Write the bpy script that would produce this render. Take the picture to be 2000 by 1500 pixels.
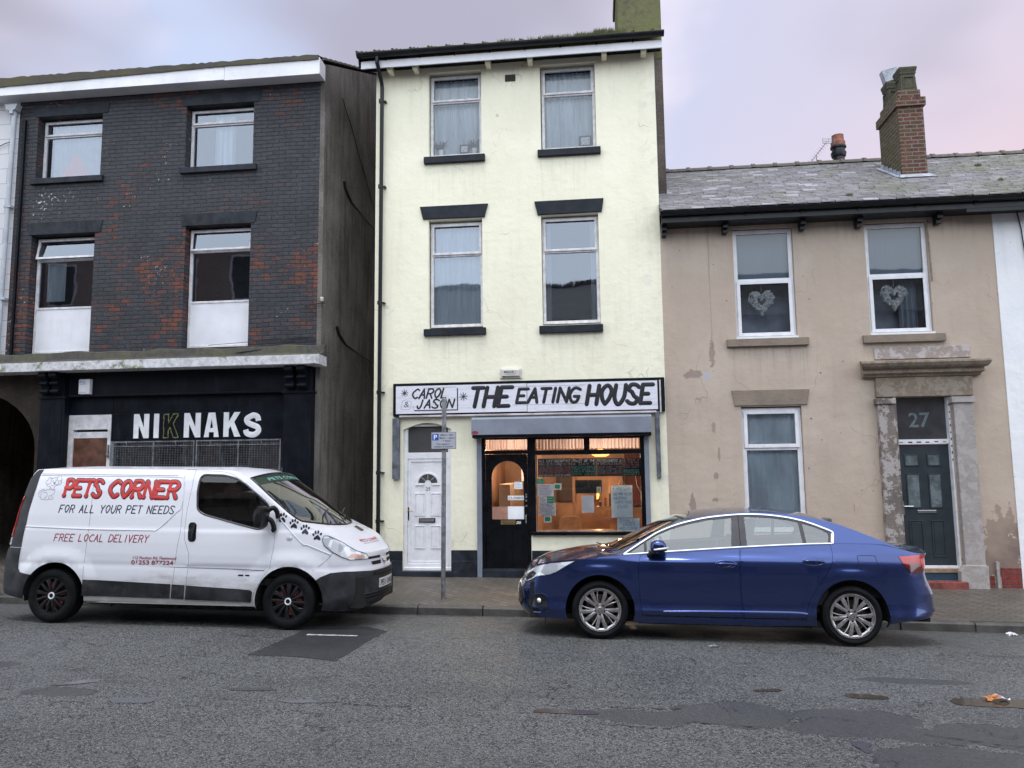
import bpy, bmesh, math, random
from math import sin, cos, pi, radians, hypot, atan2, sqrt
from mathutils import Vector, Matrix
from mathutils.geometry import delaunay_2d_cdt
import numpy as np
R = random.Random(7)
for o in list(bpy.data.objects): bpy.data.objects.remove(o)
scene = bpy.context.scene
COL = scene.collection

# ------------------------------------------------------------------ camera
cd = bpy.data.cameras.new('camera'); cam = bpy.data.objects.new('camera', cd); COL.objects.link(cam)
_p, _r, _y = radians(6.326), radians(-.682), radians(-6.411)
_f = Vector((sin(_y)*cos(_p), cos(_y)*cos(_p), sin(_p)))
_r0 = Vector((cos(_y), -sin(_y), 0)); _u0 = _r0.cross(_f)
_R = cos(_r)*_r0 + sin(_r)*_u0; _U = -sin(_r)*_r0 + cos(_r)*_u0
cam.matrix_world = Matrix(((_R.x, _U.x, -_f.x, 0), (_R.y, _U.y, -_f.y, -12.9), (_R.z, _U.z, -_f.z, 1.92), (0, 0, 0, 1)))
cd.sensor_fit = 'HORIZONTAL'; cd.sensor_width = 36; cd.lens = 36*1474/2000
cd.clip_start = .05; cd.clip_end = 1500
scene.camera = cam

# ------------------------------------------------------------------ node helper
class NT:
    def __init__(s, tree):
        s.t = tree; s.t.nodes.clear()
    def n(s, typ, ins=None, **kw):
        nd = s.t.nodes.new(typ)
        for k, v in kw.items(): setattr(nd, k, v)
        for k, v in (ins or {}).items():
            sk = nd.inputs[k]
            if isinstance(v, bpy.types.NodeSocket): s.t.links.new(v, sk)
            else:
                if sk.type == 'RGBA' and len(v) == 3: v = (*v, 1)
                sk.default_value = v
        return nd
    def math(s, op, a, b=0., c=0., clamp=False):
        nd = s.n('ShaderNodeMath', {0: a, 1: b, 2: c}, operation=op, use_clamp=clamp); return nd.outputs[0]
    def mix(s, fac, a, b, mode='MIX'):
        nd = s.n('ShaderNodeMix', {0: fac, 6: a, 7: b}, data_type='RGBA', blend_type=mode); return nd.outputs[2]
    def noise(s, vec, scale, detail=4, rough=.55, dist=0.):
        nd = s.n('ShaderNodeTexNoise', {'Vector': vec, 'Scale': scale, 'Detail': float(detail), 'Roughness': rough, 'Distortion': dist}); return nd.outputs['Fac']
    def ramp(s, fac, a, b, lo=0., hi=1.):
        nd = s.n('ShaderNodeMapRange', {0: fac, 1: a, 2: b, 3: lo, 4: hi}, interpolation_type='SMOOTHSTEP'); return nd.outputs[0]
    def coord(s, scale=(1, 1, 1), loc=(0, 0, 0), rot=(0, 0, 0), kind='Object'):
        tc = s.n('ShaderNodeTexCoord')
        return s.n('ShaderNodeMapping', {'Vector': tc.outputs[kind], 'Scale': scale, 'Location': loc, 'Rotation': rot}).outputs[0]
    def sep(s, v):
        return s.n('ShaderNodeSeparateXYZ', {0: v}).outputs
    def comb(s, x, y, z):
        return s.n('ShaderNodeCombineXYZ', {0: x, 1: y, 2: z}).outputs[0]
    def bump(s, h, strength=.3, dist=.01, normal=None):
        i = {'Height': h, 'Strength': strength, 'Distance': dist}
        if normal is not None: i['Normal'] = normal
        return s.n('ShaderNodeBump', i).outputs[0]
    def out(s, sh): s.n('ShaderNodeOutputMaterial', {0: sh})
    def pr(s, **kw):
        names = dict(col='Base Color', rough='Roughness', metal='Metallic', spec='Specular IOR Level', normal='Normal', coat='Coat Weight',
                     coatr='Coat Roughness', emit='Emission Color', es='Emission Strength', alpha='Alpha', trans='Transmission Weight', ior='IOR')
        nd = s.n('ShaderNodeBsdfPrincipled', {names[k]: v for k, v in kw.items()}); return nd.outputs[0]

# ------------------------------------------------------------------ sky, sun, exposure
world = bpy.data.worlds.new('World'); scene.world = world; world.use_nodes = True
W = NT(world.node_tree)
d = W.coord(kind='Generated')
x, y, z = W.sep(d)
sky = W.n('ShaderNodeTexSky', sky_type='NISHITA', sun_disc=False, sun_elevation=radians(75), sun_rotation=radians(168), air_density=1.5, dust_density=2)
cl = W.noise(W.coord(scale=(1.6, 1.6, 2.8), loc=(3.1, 0, 1.2), kind='Generated'), 1.15, 4, .5, .35)
cl2 = W.noise(W.coord(scale=(1, 1, 1.7), loc=(8.1, 2, 0.2), kind='Generated'), 2.0, 3, .45, .2)
px = W.ramp(x, -.25, .62)                                  # towards the right the cloud warms to mauve and pink
base = W.mix(px, (.52, .595, .80), (.63, .56, .665))
base = W.mix(W.ramp(cl, .44, .60), base, (.84, .76, .86))
base = W.mix(W.math('MULTIPLY', W.ramp(cl2, .40, .58), .95), base, (.40, .385, .485))
lowp = W.math('MULTIPLY', W.ramp(z, .50, .12), W.ramp(x, -.05, .62))
base = W.mix(W.math('MULTIPLY', lowp, .8), base, (1.0, .68, .68))
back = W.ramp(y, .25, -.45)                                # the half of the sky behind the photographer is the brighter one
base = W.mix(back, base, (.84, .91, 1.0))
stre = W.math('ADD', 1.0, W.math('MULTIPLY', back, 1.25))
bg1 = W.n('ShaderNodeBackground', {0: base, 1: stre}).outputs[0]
bg2 = W.n('ShaderNodeBackground', {0: sky.outputs[0], 1: .05}).outputs[0]
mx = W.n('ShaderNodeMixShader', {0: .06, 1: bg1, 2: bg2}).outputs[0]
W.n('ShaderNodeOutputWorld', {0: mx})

sd = bpy.data.lights.new('sun', 'SUN'); sd.energy = 1.3; sd.angle = radians(20); sd.color = (1, .96, .93)
sun = bpy.data.objects.new('sun', sd); COL.objects.link(sun)
sun.rotation_euler = (radians(15), 0, radians(-12))
scene.view_settings.view_transform = 'Standard'; scene.view_settings.look = 'None'
scene.view_settings.exposure = .32; scene.view_settings.gamma = 1
scene.cycles.max_bounces = 8; scene.cycles.transparent_max_bounces = 16
scene.cycles.sample_clamp_indirect = 4

# ------------------------------------------------------------------ object helpers
WM = {}
def tag(o, label=None, cat=None, group=None, kind=None):
    for k, v in (('label', label), ('category', cat), ('group', group), ('kind', kind)):
        if v: o[k] = v
    return o
def thing(name, label, cat, loc=(0, 0, 0), rot=(0, 0, 0), group=None):
    o = bpy.data.objects.new(name, None); COL.objects.link(o); o.empty_display_size = .2
    o.location = loc; o.rotation_euler = rot
    from mathutils import Euler
    WM[o.name] = Matrix.Translation(loc) @ Euler(rot).to_matrix().to_4x4()
    return tag(o, label, cat, group)
def link(o, parent=None, local=False):
    COL.objects.link(o)
    if parent is not None:
        o.parent = parent
        if not local and parent.name in WM: o.matrix_parent_inverse = WM[parent.name].inverted()
    return o

class MB:
    def __init__(s): s.v = []; s.f = []; s.m = []; s.cur = 0; s.c = []; s.col = None
    def add(s, vs, fs, m=None):
        o = len(s.v); s.v += [tuple(v) for v in vs]
        for f in fs:
            s.f.append([i+o for i in f]); s.m.append(s.cur if m is None else m); s.c.append(s.col)
        return s
    def quad(s, a, b, c, d, m=None): return s.add([a, b, c, d], [(0, 1, 2, 3)], m)
    def box(s, x0, x1, y0, y1, z0, z1, m=None):
        return s.add([(x0, y0, z0), (x1, y0, z0), (x1, y1, z0), (x0, y1, z0), (x0, y0, z1), (x1, y0, z1), (x1, y1, z1), (x0, y1, z1)],
                     [(0, 3, 2, 1), (4, 5, 6, 7), (0, 1, 5, 4), (1, 2, 6, 5), (2, 3, 7, 6), (3, 0, 4, 7)], m)
    def prism(s, pts, a, b, axis='y', m=None):
        """polygon in the two other axes, extruded along axis from a to b"""
        def P(p, t):
            return (p[0], t, p[1]) if axis == 'y' else ((t, p[0], p[1]) if axis == 'x' else (p[0], p[1], t))
        n = len(pts)
        ar = sum(pts[i][0]*pts[(i+1) % n][1]-pts[(i+1) % n][0]*pts[i][1] for i in range(n))
        if (ar < 0) != (axis == 'y' and False): pts = pts[::-1]
        vs = [P(p, a) for p in pts]+[P(p, b) for p in pts]
        fs = [tuple(range(n)), tuple(range(2*n-1, n-1, -1))]+[(i, i+n, (i+1) % n+n, (i+1) % n) for i in range(n)]
        flip = (axis == 'y') == (a > b) if axis == 'y' else (a > b)
        if axis in ('x', 'z'): fs = [f[::-1] for f in fs]
        if a > b: fs = [f[::-1] for f in fs]
        return s.add(vs, fs, m)
    def tube(s, path, r, seg=8, m=None, cap=True, sq=(1, 1), up=None):
        path = [Vector(p) for p in path]; n = len(path); vs = []
        rr = r if isinstance(r, (list, tuple)) else [r]*n
        prev = None
        for i, p in enumerate(path):
            t = (path[min(i+1, n-1)]-path[max(i-1, 0)]).normalized()
            if prev is None:
                u = Vector(up) if up else (Vector((0, 0, 1)) if abs(t.z) < .9 else Vector((0, 1, 0)))
            else: u = prev
            a = (u - t*u.dot(t)).normalized(); b = t.cross(a); prev = a
            for k in range(seg):
                q = 2*pi*k/seg
                vs.append(p+(a*cos(q)*sq[0]+b*sin(q)*sq[1])*rr[i])
        fs = [(i*seg+k, i*seg+(k+1) % seg, (i+1)*seg+(k+1) % seg, (i+1)*seg+k) for i in range(n-1) for k in range(seg)]
        if cap: fs += [tuple(range(seg-1, -1, -1)), tuple((n-1)*seg+k for k in range(seg))]
        return s.add(vs, fs, m)
    def lathe(s, prof, c, axis='z', seg=24, m=None):
        """prof: [(radius, height along axis)]"""
        vs = []
        for r, h in prof:
            for k in range(seg):
                a = 2*pi*k/seg; u, w = r*cos(a), r*sin(a)
                v = (u, w, h) if axis == 'z' else ((u, h, w) if axis == 'y' else (h, u, w))
                vs.append((v[0]+c[0], v[1]+c[1], v[2]+c[2]))
        n = len(prof)
        fs = [(i*seg+k, i*seg+(k+1) % seg, (i+1)*seg+(k+1) % seg, (i+1)*seg+k) for i in range(n-1) for k in range(seg)]
        return s.add(vs, fs, m)
    def xform(s, M, start=0):
        s.v[start:] = [tuple(M @ Vector(v)) for v in s.v[start:]]; return s
    def build(s, name, mats, parent=None, smooth=None, bevel=None, local=False, label=None, recalc=False):
        me = bpy.data.meshes.new(name); me.from_pydata(s.v, [], s.f)
        if not isinstance(mats, (list, tuple)): mats = [mats]
        for m in mats: me.materials.append(m)
        me.polygons.foreach_set('material_index', s.m)
        if any(c is not None for c in s.c):
            at = me.attributes.new('tone', 'FLOAT', 'FACE')
            at.data.foreach_set('value', [c if c is not None else .5 for c in s.c])
        if recalc:
            bm = bmesh.new(); bm.from_mesh(me); bmesh.ops.recalc_face_normals(bm, faces=bm.faces); bm.to_mesh(me); bm.free()
        if smooth is not None:
            me.shade_smooth(); me.set_sharp_from_angle(angle=radians(smooth))
        me.update()
        o = bpy.data.objects.new(name, me); link(o, parent, local)
        if bevel:
            b = o.modifiers.new('bevel', 'BEVEL'); b.width = bevel; b.segments = 2; b.limit_method = 'ANGLE'; b.angle_limit = radians(40)
        if label: o['label'] = label
        return o

def pip(p, poly):
    c = False; n = len(poly); j = n-1; x, y = p
    for i in range(n):
        xi, yi = poly[i]; xj, yj = poly[j]
        if (yi > y) != (yj > y) and x < (xj-xi)*(y-yi)/(yj-yi)+xi: c = not c
        j = i
    return c
def pips(pts, poly):
    pts = np.asarray(pts, float); c = np.zeros(len(pts), bool); P = np.asarray(poly, float); Q = np.roll(P, 1, 0)
    for (xi, yi), (xj, yj) in zip(P, Q):
        if yi == yj: continue
        k = ((yi > pts[:, 1]) != (yj > pts[:, 1])) & (pts[:, 0] < (xj-xi)*(pts[:, 1]-yi)/(yj-yi)+xi)
        c ^= k
    return c
def dens(poly, h, closed=True):
    out = []; n = len(poly)
    for i in range(n if closed else n-1):
        a = poly[i]; b = poly[(i+1) % n]; L = hypot(b[0]-a[0], b[1]-a[1]); k = max(1, int(math.ceil(L/h)))
        out += [(a[0]+(b[0]-a[0])*t/k, a[1]+(b[1]-a[1])*t/k) for t in range(k)]
    if not closed: out.append(poly[-1])
    return out
def smoothp(pts, n=6, closed=False):
    """Catmull-Rom through the points"""
    P = [Vector(p) for p in pts]; N = len(P); out = []
    for i in range(N if closed else N-1):
        p0 = P[(i-1) % N] if closed else P[max(i-1, 0)]; p1 = P[i]; p2 = P[(i+1) % N]; p3 = P[(i+2) % N] if closed else P[min(i+2, N-1)]
        for k in range(n):
            t = k/n
            out.append(tuple(.5*((2*p1)+(p2-p0)*t+(2*p0-5*p1+4*p2-p3)*t*t+(3*p1-p0-3*p2+p3)*t*t*t)))
    if not closed: out.append(tuple(P[-1]))
    return out
def roundpoly(pts, r, n=4):
    """rounded corners"""
    out = []; N = len(pts); rr = r if isinstance(r, (list, tuple)) else [r]*N
    for i in range(N):
        p = Vector(pts[i]); a = Vector(pts[i-1])-p; b = Vector(pts[(i+1) % N])-p
        q = min(rr[i], a.length*.48, b.length*.48); A = p+a.normalized()*q; B = p+b.normalized()*q
        for k in range(n+1):
            t = k/n; out.append(tuple(A*(1-t)**2+p*2*t*(1-t)+B*t*t))
    return out
def cdt(outline, holes=(), spacing=None, margin=.35):
    """constrained triangulation -> (2d verts, tris, list of boundary loops)"""
    pts = [Vector(p) for p in outline]; loops = [list(range(len(pts)))]
    for h in holes:
        s = len(pts); pts += [Vector(p) for p in h]; loops.append(list(range(s, len(pts))))
    edges = [(L[i], L[(i+1) % len(L)]) for L in loops for i in range(len(L))]
    if spacing:
        xs = [p[0] for p in outline]; ys = [p[1] for p in outline]
        gx = np.arange(min(xs)+spacing/2, max(xs), spacing); gy = np.arange(min(ys)+spacing/2, max(ys), spacing)
        g = np.array([(x+(.5*spacing if j % 2 else 0), y) for j, y in enumerate(gy) for x in gx])
        if len(g):
            k = pips(g, outline)
            for h in holes: k &= ~pips(g, h)
            g = g[k]
            B = np.array([tuple(p) for p in pts])
            if len(g):
                keep = np.ones(len(g), bool)
                for i in range(0, len(g), 500):
                    dd = ((g[i:i+500, None, :]-B[None])**2).sum(2).min(1); keep[i:i+500] = dd > (margin*spacing)**2
                pts += [Vector(p) for p in g[keep]]
    v, e, f, ov, oe, of = delaunay_2d_cdt(pts, edges, [], 0, 1e-6)
    v = [(p.x, p.y) for p in v]
    if not f: return v, [], []
    cen = [(sum(v[i][0] for i in t)/3, sum(v[i][1] for i in t)/3) for t in f]
    k = pips(cen, outline)
    for h in holes: k &= ~pips(cen, h)
    tris = []
    for t, ok in zip(f, k):
        if ok:
            a, b, c = (v[i] for i in t)
            if (b[0]-a[0])*(c[1]-a[1])-(c[0]-a[0])*(b[1]-a[1]) < 0: t = t[::-1]
            tris.append(tuple(t))
    return v, tris, [list(outline)]+[list(h) for h in holes]
def ccw(poly):
    a = sum(poly[i][0]*poly[(i+1) % len(poly)][1]-poly[(i+1) % len(poly)][0]*poly[i][1] for i in range(len(poly)))
    return poly if a > 0 else poly[::-1]
def rct(x0, x1, z0, z1): return [(x0, z0), (x1, z0), (x1, z1), (x0, z1)]
def wall(mb, outline, holes, y=0., depth=.2, m=None, mr=None, spacing=None):
    """upright wall in the xz plane facing -y, with openings and their reveals"""
    v, t, loops = cdt(ccw(outline), [ccw(h) for h in holes], spacing)
    mb.add([(a, y, b) for a, b in v], t, m)
    for li, L in enumerate(loops):
        n = len(L)
        for i in range(n):
            a = L[i]; b = L[(i+1) % n]
            q = [(a[0], y, a[1]), (b[0], y, b[1]), (b[0], y+depth, b[1]), (a[0], y+depth, a[1])]
            if li == 0: q = q[::-1]
            else: q = q
            mb.add(q, [(0, 1, 2, 3) if li == 0 else (3, 2, 1, 0)], mr if (li and mr is not None) else m)
    return mb
# ------------------------------------------------------------------ materials
MATS = {}
def newmat(name):
    m = bpy.data.materials.new(name); m.use_nodes = True; MATS[name] = m; return m, NT(m.node_tree)
def paint(name, c, rough=.5, var=.12, sc=3., bump=.15, bd=.002, bs=120., spec=.5, metal=0., coat=0., dirt=None, dirtc=(.05, .045, .04), streak=False):
    """painted or plain surface: base colour, broad blotches, fine grain bump, optional dirt"""
    m, n = newmat(name); P = n.coord()
    a = n.noise(P, sc, 5, .6)
    c2 = tuple(max(0, v*(1-var*2)) for v in c); c1 = tuple(min(1, v*(1+var*.5)) for v in c)
    col = n.mix(n.ramp(a, .3, .7), c2, c1)
    if dirt:
        P2 = n.coord(scale=(6, 6, .8) if streak else (1, 1, 1))
        dn = n.noise(P2, 2.2 if streak else 7, 6, .7)
        col = n.mix(n.math('MULTIPLY', n.ramp(dn, .5, .75), dirt), col, dirtc)
    g = n.noise(P, bs, 3, .6)
    rr = n.ramp(a, .2, .8, max(0, rough-.08), min(1, rough+.08))
    nm = n.bump(g, bump, bd) if bump else None
    kw = dict(col=col, rough=rr, spec=spec, metal=metal, coat=coat)
    if nm: kw['normal'] = nm
    n.out(n.pr(**kw)); return m
def render_wall(name, c, c2, extra=None, rough=.85, lumps=.5, fine=.35):
    """rendered masonry with soft trowel lumps, faint stains"""
    m, n = newmat(name); P = n.coord()
    a = n.noise(P, .9, 6, .62); b = n.noise(P, 4.5, 5, .6); s = n.noise(n.coord(scale=(5, 5, .5)), 1.2, 5, .6)
    col = n.mix(n.ramp(a, .35, .7), c, c2)
    col = n.mix(n.math('MULTIPLY', n.ramp(b, .45, .75), .35), col, c2)
    col = n.mix(n.math('MULTIPLY', n.ramp(s, .5, .8), .3), col, tuple(v*.72 for v in c2))
    sp = n.noise(P, 17, 2, .5)
    col = n.mix(n.math('MULTIPLY', n.ramp(sp, .735, .78), .6), col, tuple(v*.45 for v in c2))
    if extra: col = extra(n, P, col)
    h = n.math('ADD', n.math('MULTIPLY', n.noise(P, 7, 4, .55), 1.4), n.math('MULTIPLY', n.noise(P, 60, 3, .6), .25))
    course = n.n('ShaderNodeTexBrick', {'Vector': n.coord(rot=(radians(90), 0, 0)), 'Scale': 1., 'Mortar Size': .008, 'Mortar Smooth': 1., 'Brick Width': .45, 'Row Height': .225, 'Color1': (1, 1, 1), 'Color2': (1, 1, 1), 'Mortar': (0, 0, 0)}, offset=.5).outputs['Color']
    h = n.math('ADD', h, n.math('MULTIPLY', course, .05))
    n.out(n.pr(col=col, rough=rough, spec=.3, normal=n.bump(h, lumps, .022))); return m

def spot(n, P, cx, cz, rx, rz, wob=.35, sc=6):
    """soft-edged irregular patch of a surface around (cx, cz)"""
    x, y, z = n.sep(P); w = n.math('MULTIPLY', n.math('SUBTRACT', n.noise(P, sc, 5, .65), .5), wob*6)
    dx = n.math('DIVIDE', n.math('SUBTRACT', x, cx), rx); dz = n.math('DIVIDE', n.math('SUBTRACT', z, cz), rz)
    dd = n.math('SQRT', n.math('ADD', n.math('MULTIPLY', dx, dx), n.math('MULTIPLY', dz, dz)))
    return n.ramp(n.math('ADD', dd, w), 1.06, .94)

def cream_extra(n, P, col):
    # blistered repaint near the right-hand corner and a faint drip line
    x, y, z = n.sep(P)
    band = n.math('MULTIPLY', n.ramp(x, .55, 1.1), n.ramp(n.noise(P, 5, 6, .7), .5, .62))
    col = n.mix(n.math('MULTIPLY', band, .35), col, (.58, .58, .53))
    for x0, x1, zt_ in ((-3.0, -1.88, 7.39), (-.94, .18, 7.39), (-3.0, -1.88, 4.24), (-.96, .14, 4.22), (-3.9, 1.2, 9.1)):
        dn = n.noise(n.coord(scale=(9, 1, .35)), 1.6, 5, .7)
        k = n.math('MULTIPLY', n.math('MULTIPLY', n.ramp(z, zt_-(1.1 if zt_ < 9 else .35), zt_), n.ramp(z, zt_+.02, zt_-.001)), n.math('MULTIPLY', n.ramp(x, x0-.05, x0+.03), n.ramp(x, x1+.05, x1-.03)))
        col = n.mix(n.math('MULTIPLY', n.math('MULTIPLY', k, n.ramp(dn, .46, .74)), .34), col, (.42, .39, .29))
    hair = n.n('ShaderNodeTexVoronoi', {'Vector': n.n('ShaderNodeVectorMath', {0: P, 1: n.n('ShaderNodeTexNoise', {'Vector': P, 'Scale': 2.}).outputs['Color']}, operation='ADD').outputs[0], 'Scale': .55}, feature='DISTANCE_TO_EDGE').outputs['Distance']
    col = n.mix(n.math('MULTIPLY', n.ramp(hair, .006, .001), n.ramp(n.noise(P, .8, 3), .5, .6, 0, .5)), col, (.36, .34, .27))
    low = n.math('MULTIPLY', n.ramp(z, 1.2, .45), n.ramp(n.noise(P, 3, 5, .6), .4, .65))
    return n.mix(n.math('MULTIPLY', low, .35), col, (.48, .47, .40))
M_cream = render_wall('cream_painted_render', (.84, .808, .645), (.775, .742, .585), cream_extra, rough=.6, lumps=.32)
def beige_extra(n, P, col):
    dark = (.19, .135, .115)
    for a in ((6.32, .62, .30, .52, .5), (5.0+.9, .1, .3, .3, .4)):
        col = n.mix(spot(n, P, *a), col, dark)
    col = n.mix(n.math('MULTIPLY', spot(n, P, 1.85, 3.42, .075, .09, .12), .9), col, (.42, .41, .42))
    for cx, cz, rx, rz in ((1.95, 3.78, .05, .22), (1.62, 3.45, .16, .07), (1.93, 2.55, .035, .09), (1.94, 1.75, .04, .05), (1.92, 1.35, .05, .04), (1.55, 1.25, .05, .20), (4.1, 1.2, .012, .07), (2.0, 2.1, .02, .12)):
        col = n.mix(n.math('MULTIPLY', spot(n, P, cx, cz, rx, rz, .5, 9), .75), col, (.24, .18, .16))
    x, y, z = n.sep(P)
    line = n.math('MULTIPLY', n.ramp(n.math('ABSOLUTE', n.math('SUBTRACT', n.math('ADD', x, n.math('MULTIPLY', n.noise(P, 3, 3), .05)), 1.985)), .016, .004), n.ramp(z, 3.8, 3.95))
    col = n.mix(n.math('MULTIPLY', line, .55), col, (.22, .17, .15))
    for x0, x1, zt_ in ((2.2, 3.53, 3.89), (4.39, 5.67, 3.88), (1.15, 6.6, 5.98)):
        dn = n.noise(n.coord(scale=(9, 1, .35)), 1.4, 5, .7)
        k = n.math('MULTIPLY', n.math('MULTIPLY', n.ramp(z, zt_-(.8 if zt_ < 5 else .5), zt_), n.ramp(z, zt_+.02, zt_-.001)), n.math('MULTIPLY', n.ramp(x, x0-.05, x0+.03), n.ramp(x, x1+.05, x1-.03)))
        col = n.mix(n.math('MULTIPLY', n.math('MULTIPLY', k, n.ramp(dn, .44, .72)), .45), col, (.22, .18, .15))
    hair = n.n('ShaderNodeTexVoronoi', {'Vector': n.n('ShaderNodeVectorMath', {0: P, 1: n.n('ShaderNodeTexNoise', {'Vector': P, 'Scale': 2.}).outputs['Color']}, operation='ADD').outputs[0], 'Scale': .7}, feature='DISTANCE_TO_EDGE').outputs['Distance']
    col = n.mix(n.math('MULTIPLY', n.ramp(hair, .006, .001), n.ramp(n.noise(P, .8, 3), .45, .6, 0, .6)), col, (.20, .155, .125))
    dots = n.noise(P, 11, 1, .4)
    col = n.mix(n.ramp(dots, .775, .79), col, (.16, .12, .10))
    big = n.noise(P, .55, 4, .6)
    return n.mix(n.math('MULTIPLY', n.ramp(big, .45, .62), .5), col, (.43, .335, .27))
M_beige = render_wall('beige_painted_render', (.49, .408, .340), (.418, .345, .286), beige_extra, rough=.8, lumps=.3)
M_white_render = render_wall('white_painted_render', (.80, .80, .82), (.72, .73, .77), rough=.65, lumps=.3)

def pebble(name, c1, c2, bs=75):
    m, n = newmat(name); P = n.coord()
    v = n.n('ShaderNodeTexVoronoi', {'Vector': P, 'Scale': float(bs)}).outputs['Distance']
    a = n.noise(P, 1.1, 6, .65); g = n.noise(P, 55, 3, .7)
    x, y, z = n.sep(P)
    col = n.mix(n.ramp(a, .35, .7), c1, c2)
    col = n.mix(n.ramp(g, .55, .75), col, tuple(min(1, v*2.2) for v in c2))
    st = n.noise(n.coord(scale=(1, 4, .45)), 1.5, 5, .6)
    col = n.mix(n.math('MULTIPLY', n.ramp(st, .45, .7), .6), col, tuple(v*.4 for v in c1))
    n.out(n.pr(col=col, rough=.9, spec=.25, normal=n.bump(v, .9, .012))); return m
M_pebble = pebble('dark_pebbledash', (.125, .112, .104), (.23, .21, .195))
M_brownrender = pebble('brown_roughcast', (.10, .082, .075), (.18, .15, .138), 45)
M_archwall = pebble('brown_arch_render', (.030, .023, .020), (.065, .048, .042), 40)

def black_brick():
    m, n = newmat('black_painted_brick')
    P = n.coord(); PB = n.coord(rot=(radians(90), 0, 0), loc=(.03, 0, .0))
    PW = n.n('ShaderNodeVectorMath', {0: PB, 1: n.n('ShaderNodeVectorMath', {0: n.n('ShaderNodeTexNoise', {'Vector': P, 'Scale': 1.3}).outputs['Color'], 1: (.055, .055, .055)}, operation='MULTIPLY').outputs[0]}).outputs[0]
    PW = n.n('ShaderNodeVectorMath', {0: PW, 1: n.n('ShaderNodeVectorMath', {0: n.n('ShaderNodeTexNoise', {'Vector': P, 'Scale': 13., 'Detail': 4.}).outputs['Color'], 1: (.022, .022, .0)}, operation='MULTIPLY').outputs[0]}).outputs[0]
    bk = n.n('ShaderNodeTexBrick', {'Vector': PW, 'Scale': 1., 'Mortar Size': .009, 'Mortar Smooth': .6, 'Brick Width': .232, 'Row Height': .077, 'Color1': (.0, .0, .0), 'Color2': (1, 1, 1), 'Mortar': (0, 0, 0), 'Bias': 0.}, offset=.5)
    rnd = bk.outputs['Color']; mort = bk.outputs['Fac']
    x, y, z = n.sep(P)
    # brick-sized random value keeps paint loss following whole bricks
    wear = n.math('ADD', n.math('MULTIPLY', n.noise(P, .85, 3, .5), .50), n.math('ADD', n.math('MULTIPLY', n.noise(P, 5.5, 5, .7), .38), n.math('MULTIPLY', n.noise(P, 21, 4, .7), .26)))
    wear = n.math('ADD', wear, n.math('MULTIPLY', rnd, .11))
    mid = n.math('MULTIPLY', n.ramp(z, 4.1, 5.2), n.ramp(z, 7.4, 6.0))
    wear = n.math('ADD', wear, n.math('MULTIPLY', mid, .035))
    for cx, cz, rx, rz, k in ((-8.0, 5.7, 1.0, 1.0, .018), (-8.3, 4.6, .9, .5, .006), (-10.85, 4.9, .25, 1.1, .075), (-7.68, 4.7, .12, .6, .06), (-4.98, 6.8, .10, 1.0, .05), (-10.72, 7.8, .10, .35, .09), (-5.6, 5.5, .6, .7, .0), (-8.0, 7.0, .6, .35, .008)):
        dx = n.math('DIVIDE', n.math('SUBTRACT', x, cx), rx); dz = n.math('DIVIDE', n.math('SUBTRACT', z, cz), rz)
        dd = n.math('ADD', n.math('MULTIPLY', dx, dx), n.math('MULTIPLY', dz, dz))
        wear = n.math('ADD', wear, n.ramp(dd, 1.6, .2, 0, k))
    black = n.mix(n.ramp(n.noise(P, 2.2, 5, .6), .3, .7), (.022, .024, .030), (.036, .039, .048))
    black = n.mix(n.math('MULTIPLY', rnd, .40), black, (.050, .054, .066))
    dust = n.noise(P, 13, 5, .7)
    black = n.mix(n.math('MULTIPLY', n.ramp(dust, .52, .75), .6), black, (.105, .10, .10))
    brick = n.mix(rnd, (.235, .085, .052), (.15, .058, .042)); brick = n.mix(n.ramp(n.noise(P, 22, 3), .4, .7), brick, (.11, .05, .04))
    exposed = n.ramp(wear, .728, .742)
    faint = n.ramp(wear, .655, .735)
    col = n.mix(n.math('MULTIPLY', faint, .32), black, (.13, .045, .035))
    col = n.mix(exposed, col, brick)
    # old white paint showing in small flakes
    fl = n.math('ADD', n.math('MULTIPLY', n.noise(P, 16, 4, .7), .65), n.math('MULTIPLY', n.noise(P, 1.3, 3, .5), .4))
    for cx, cz, rx, rz, k in ((-10.0, 7.05, .9, .42, .06), (-10.0, 8.95, .8, .2, .05), (-8.0, 4.2, .6, .1, .05), (-10.9, 5.2, .25, 1.4, .045), (-5.9, 8.9, .12, .12, .06)):
        dx = n.math('DIVIDE', n.math('SUBTRACT', x, cx), rx); dz = n.math('DIVIDE', n.math('SUBTRACT', z, cz), rz)
        dd = n.math('ADD', n.math('MULTIPLY', dx, dx), n.math('MULTIPLY', dz, dz))
        fl = n.math('ADD', fl, n.ramp(dd, 1.5, .2, 0, k))
    col = n.mix(n.ramp(fl, .672, .685), col, (.52, .50, .50))
    col = n.mix(n.math('MULTIPLY', mort, .62), col, (.014, .015, .018))
    hh = n.math('SUBTRACT', n.math('SUBTRACT', n.math('ADD', n.math('MULTIPLY', n.noise(P, 30, 5, .7), .9), n.math('MULTIPLY', rnd, .35)), mort), n.math('MULTIPLY', exposed, .3))
    n.out(n.pr(col=col, rough=n.ramp(exposed, 0, 1, .55, .9), spec=.3, normal=n.bump(hh, 1.0, .014))); return m
M_brick = black_brick()
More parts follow.
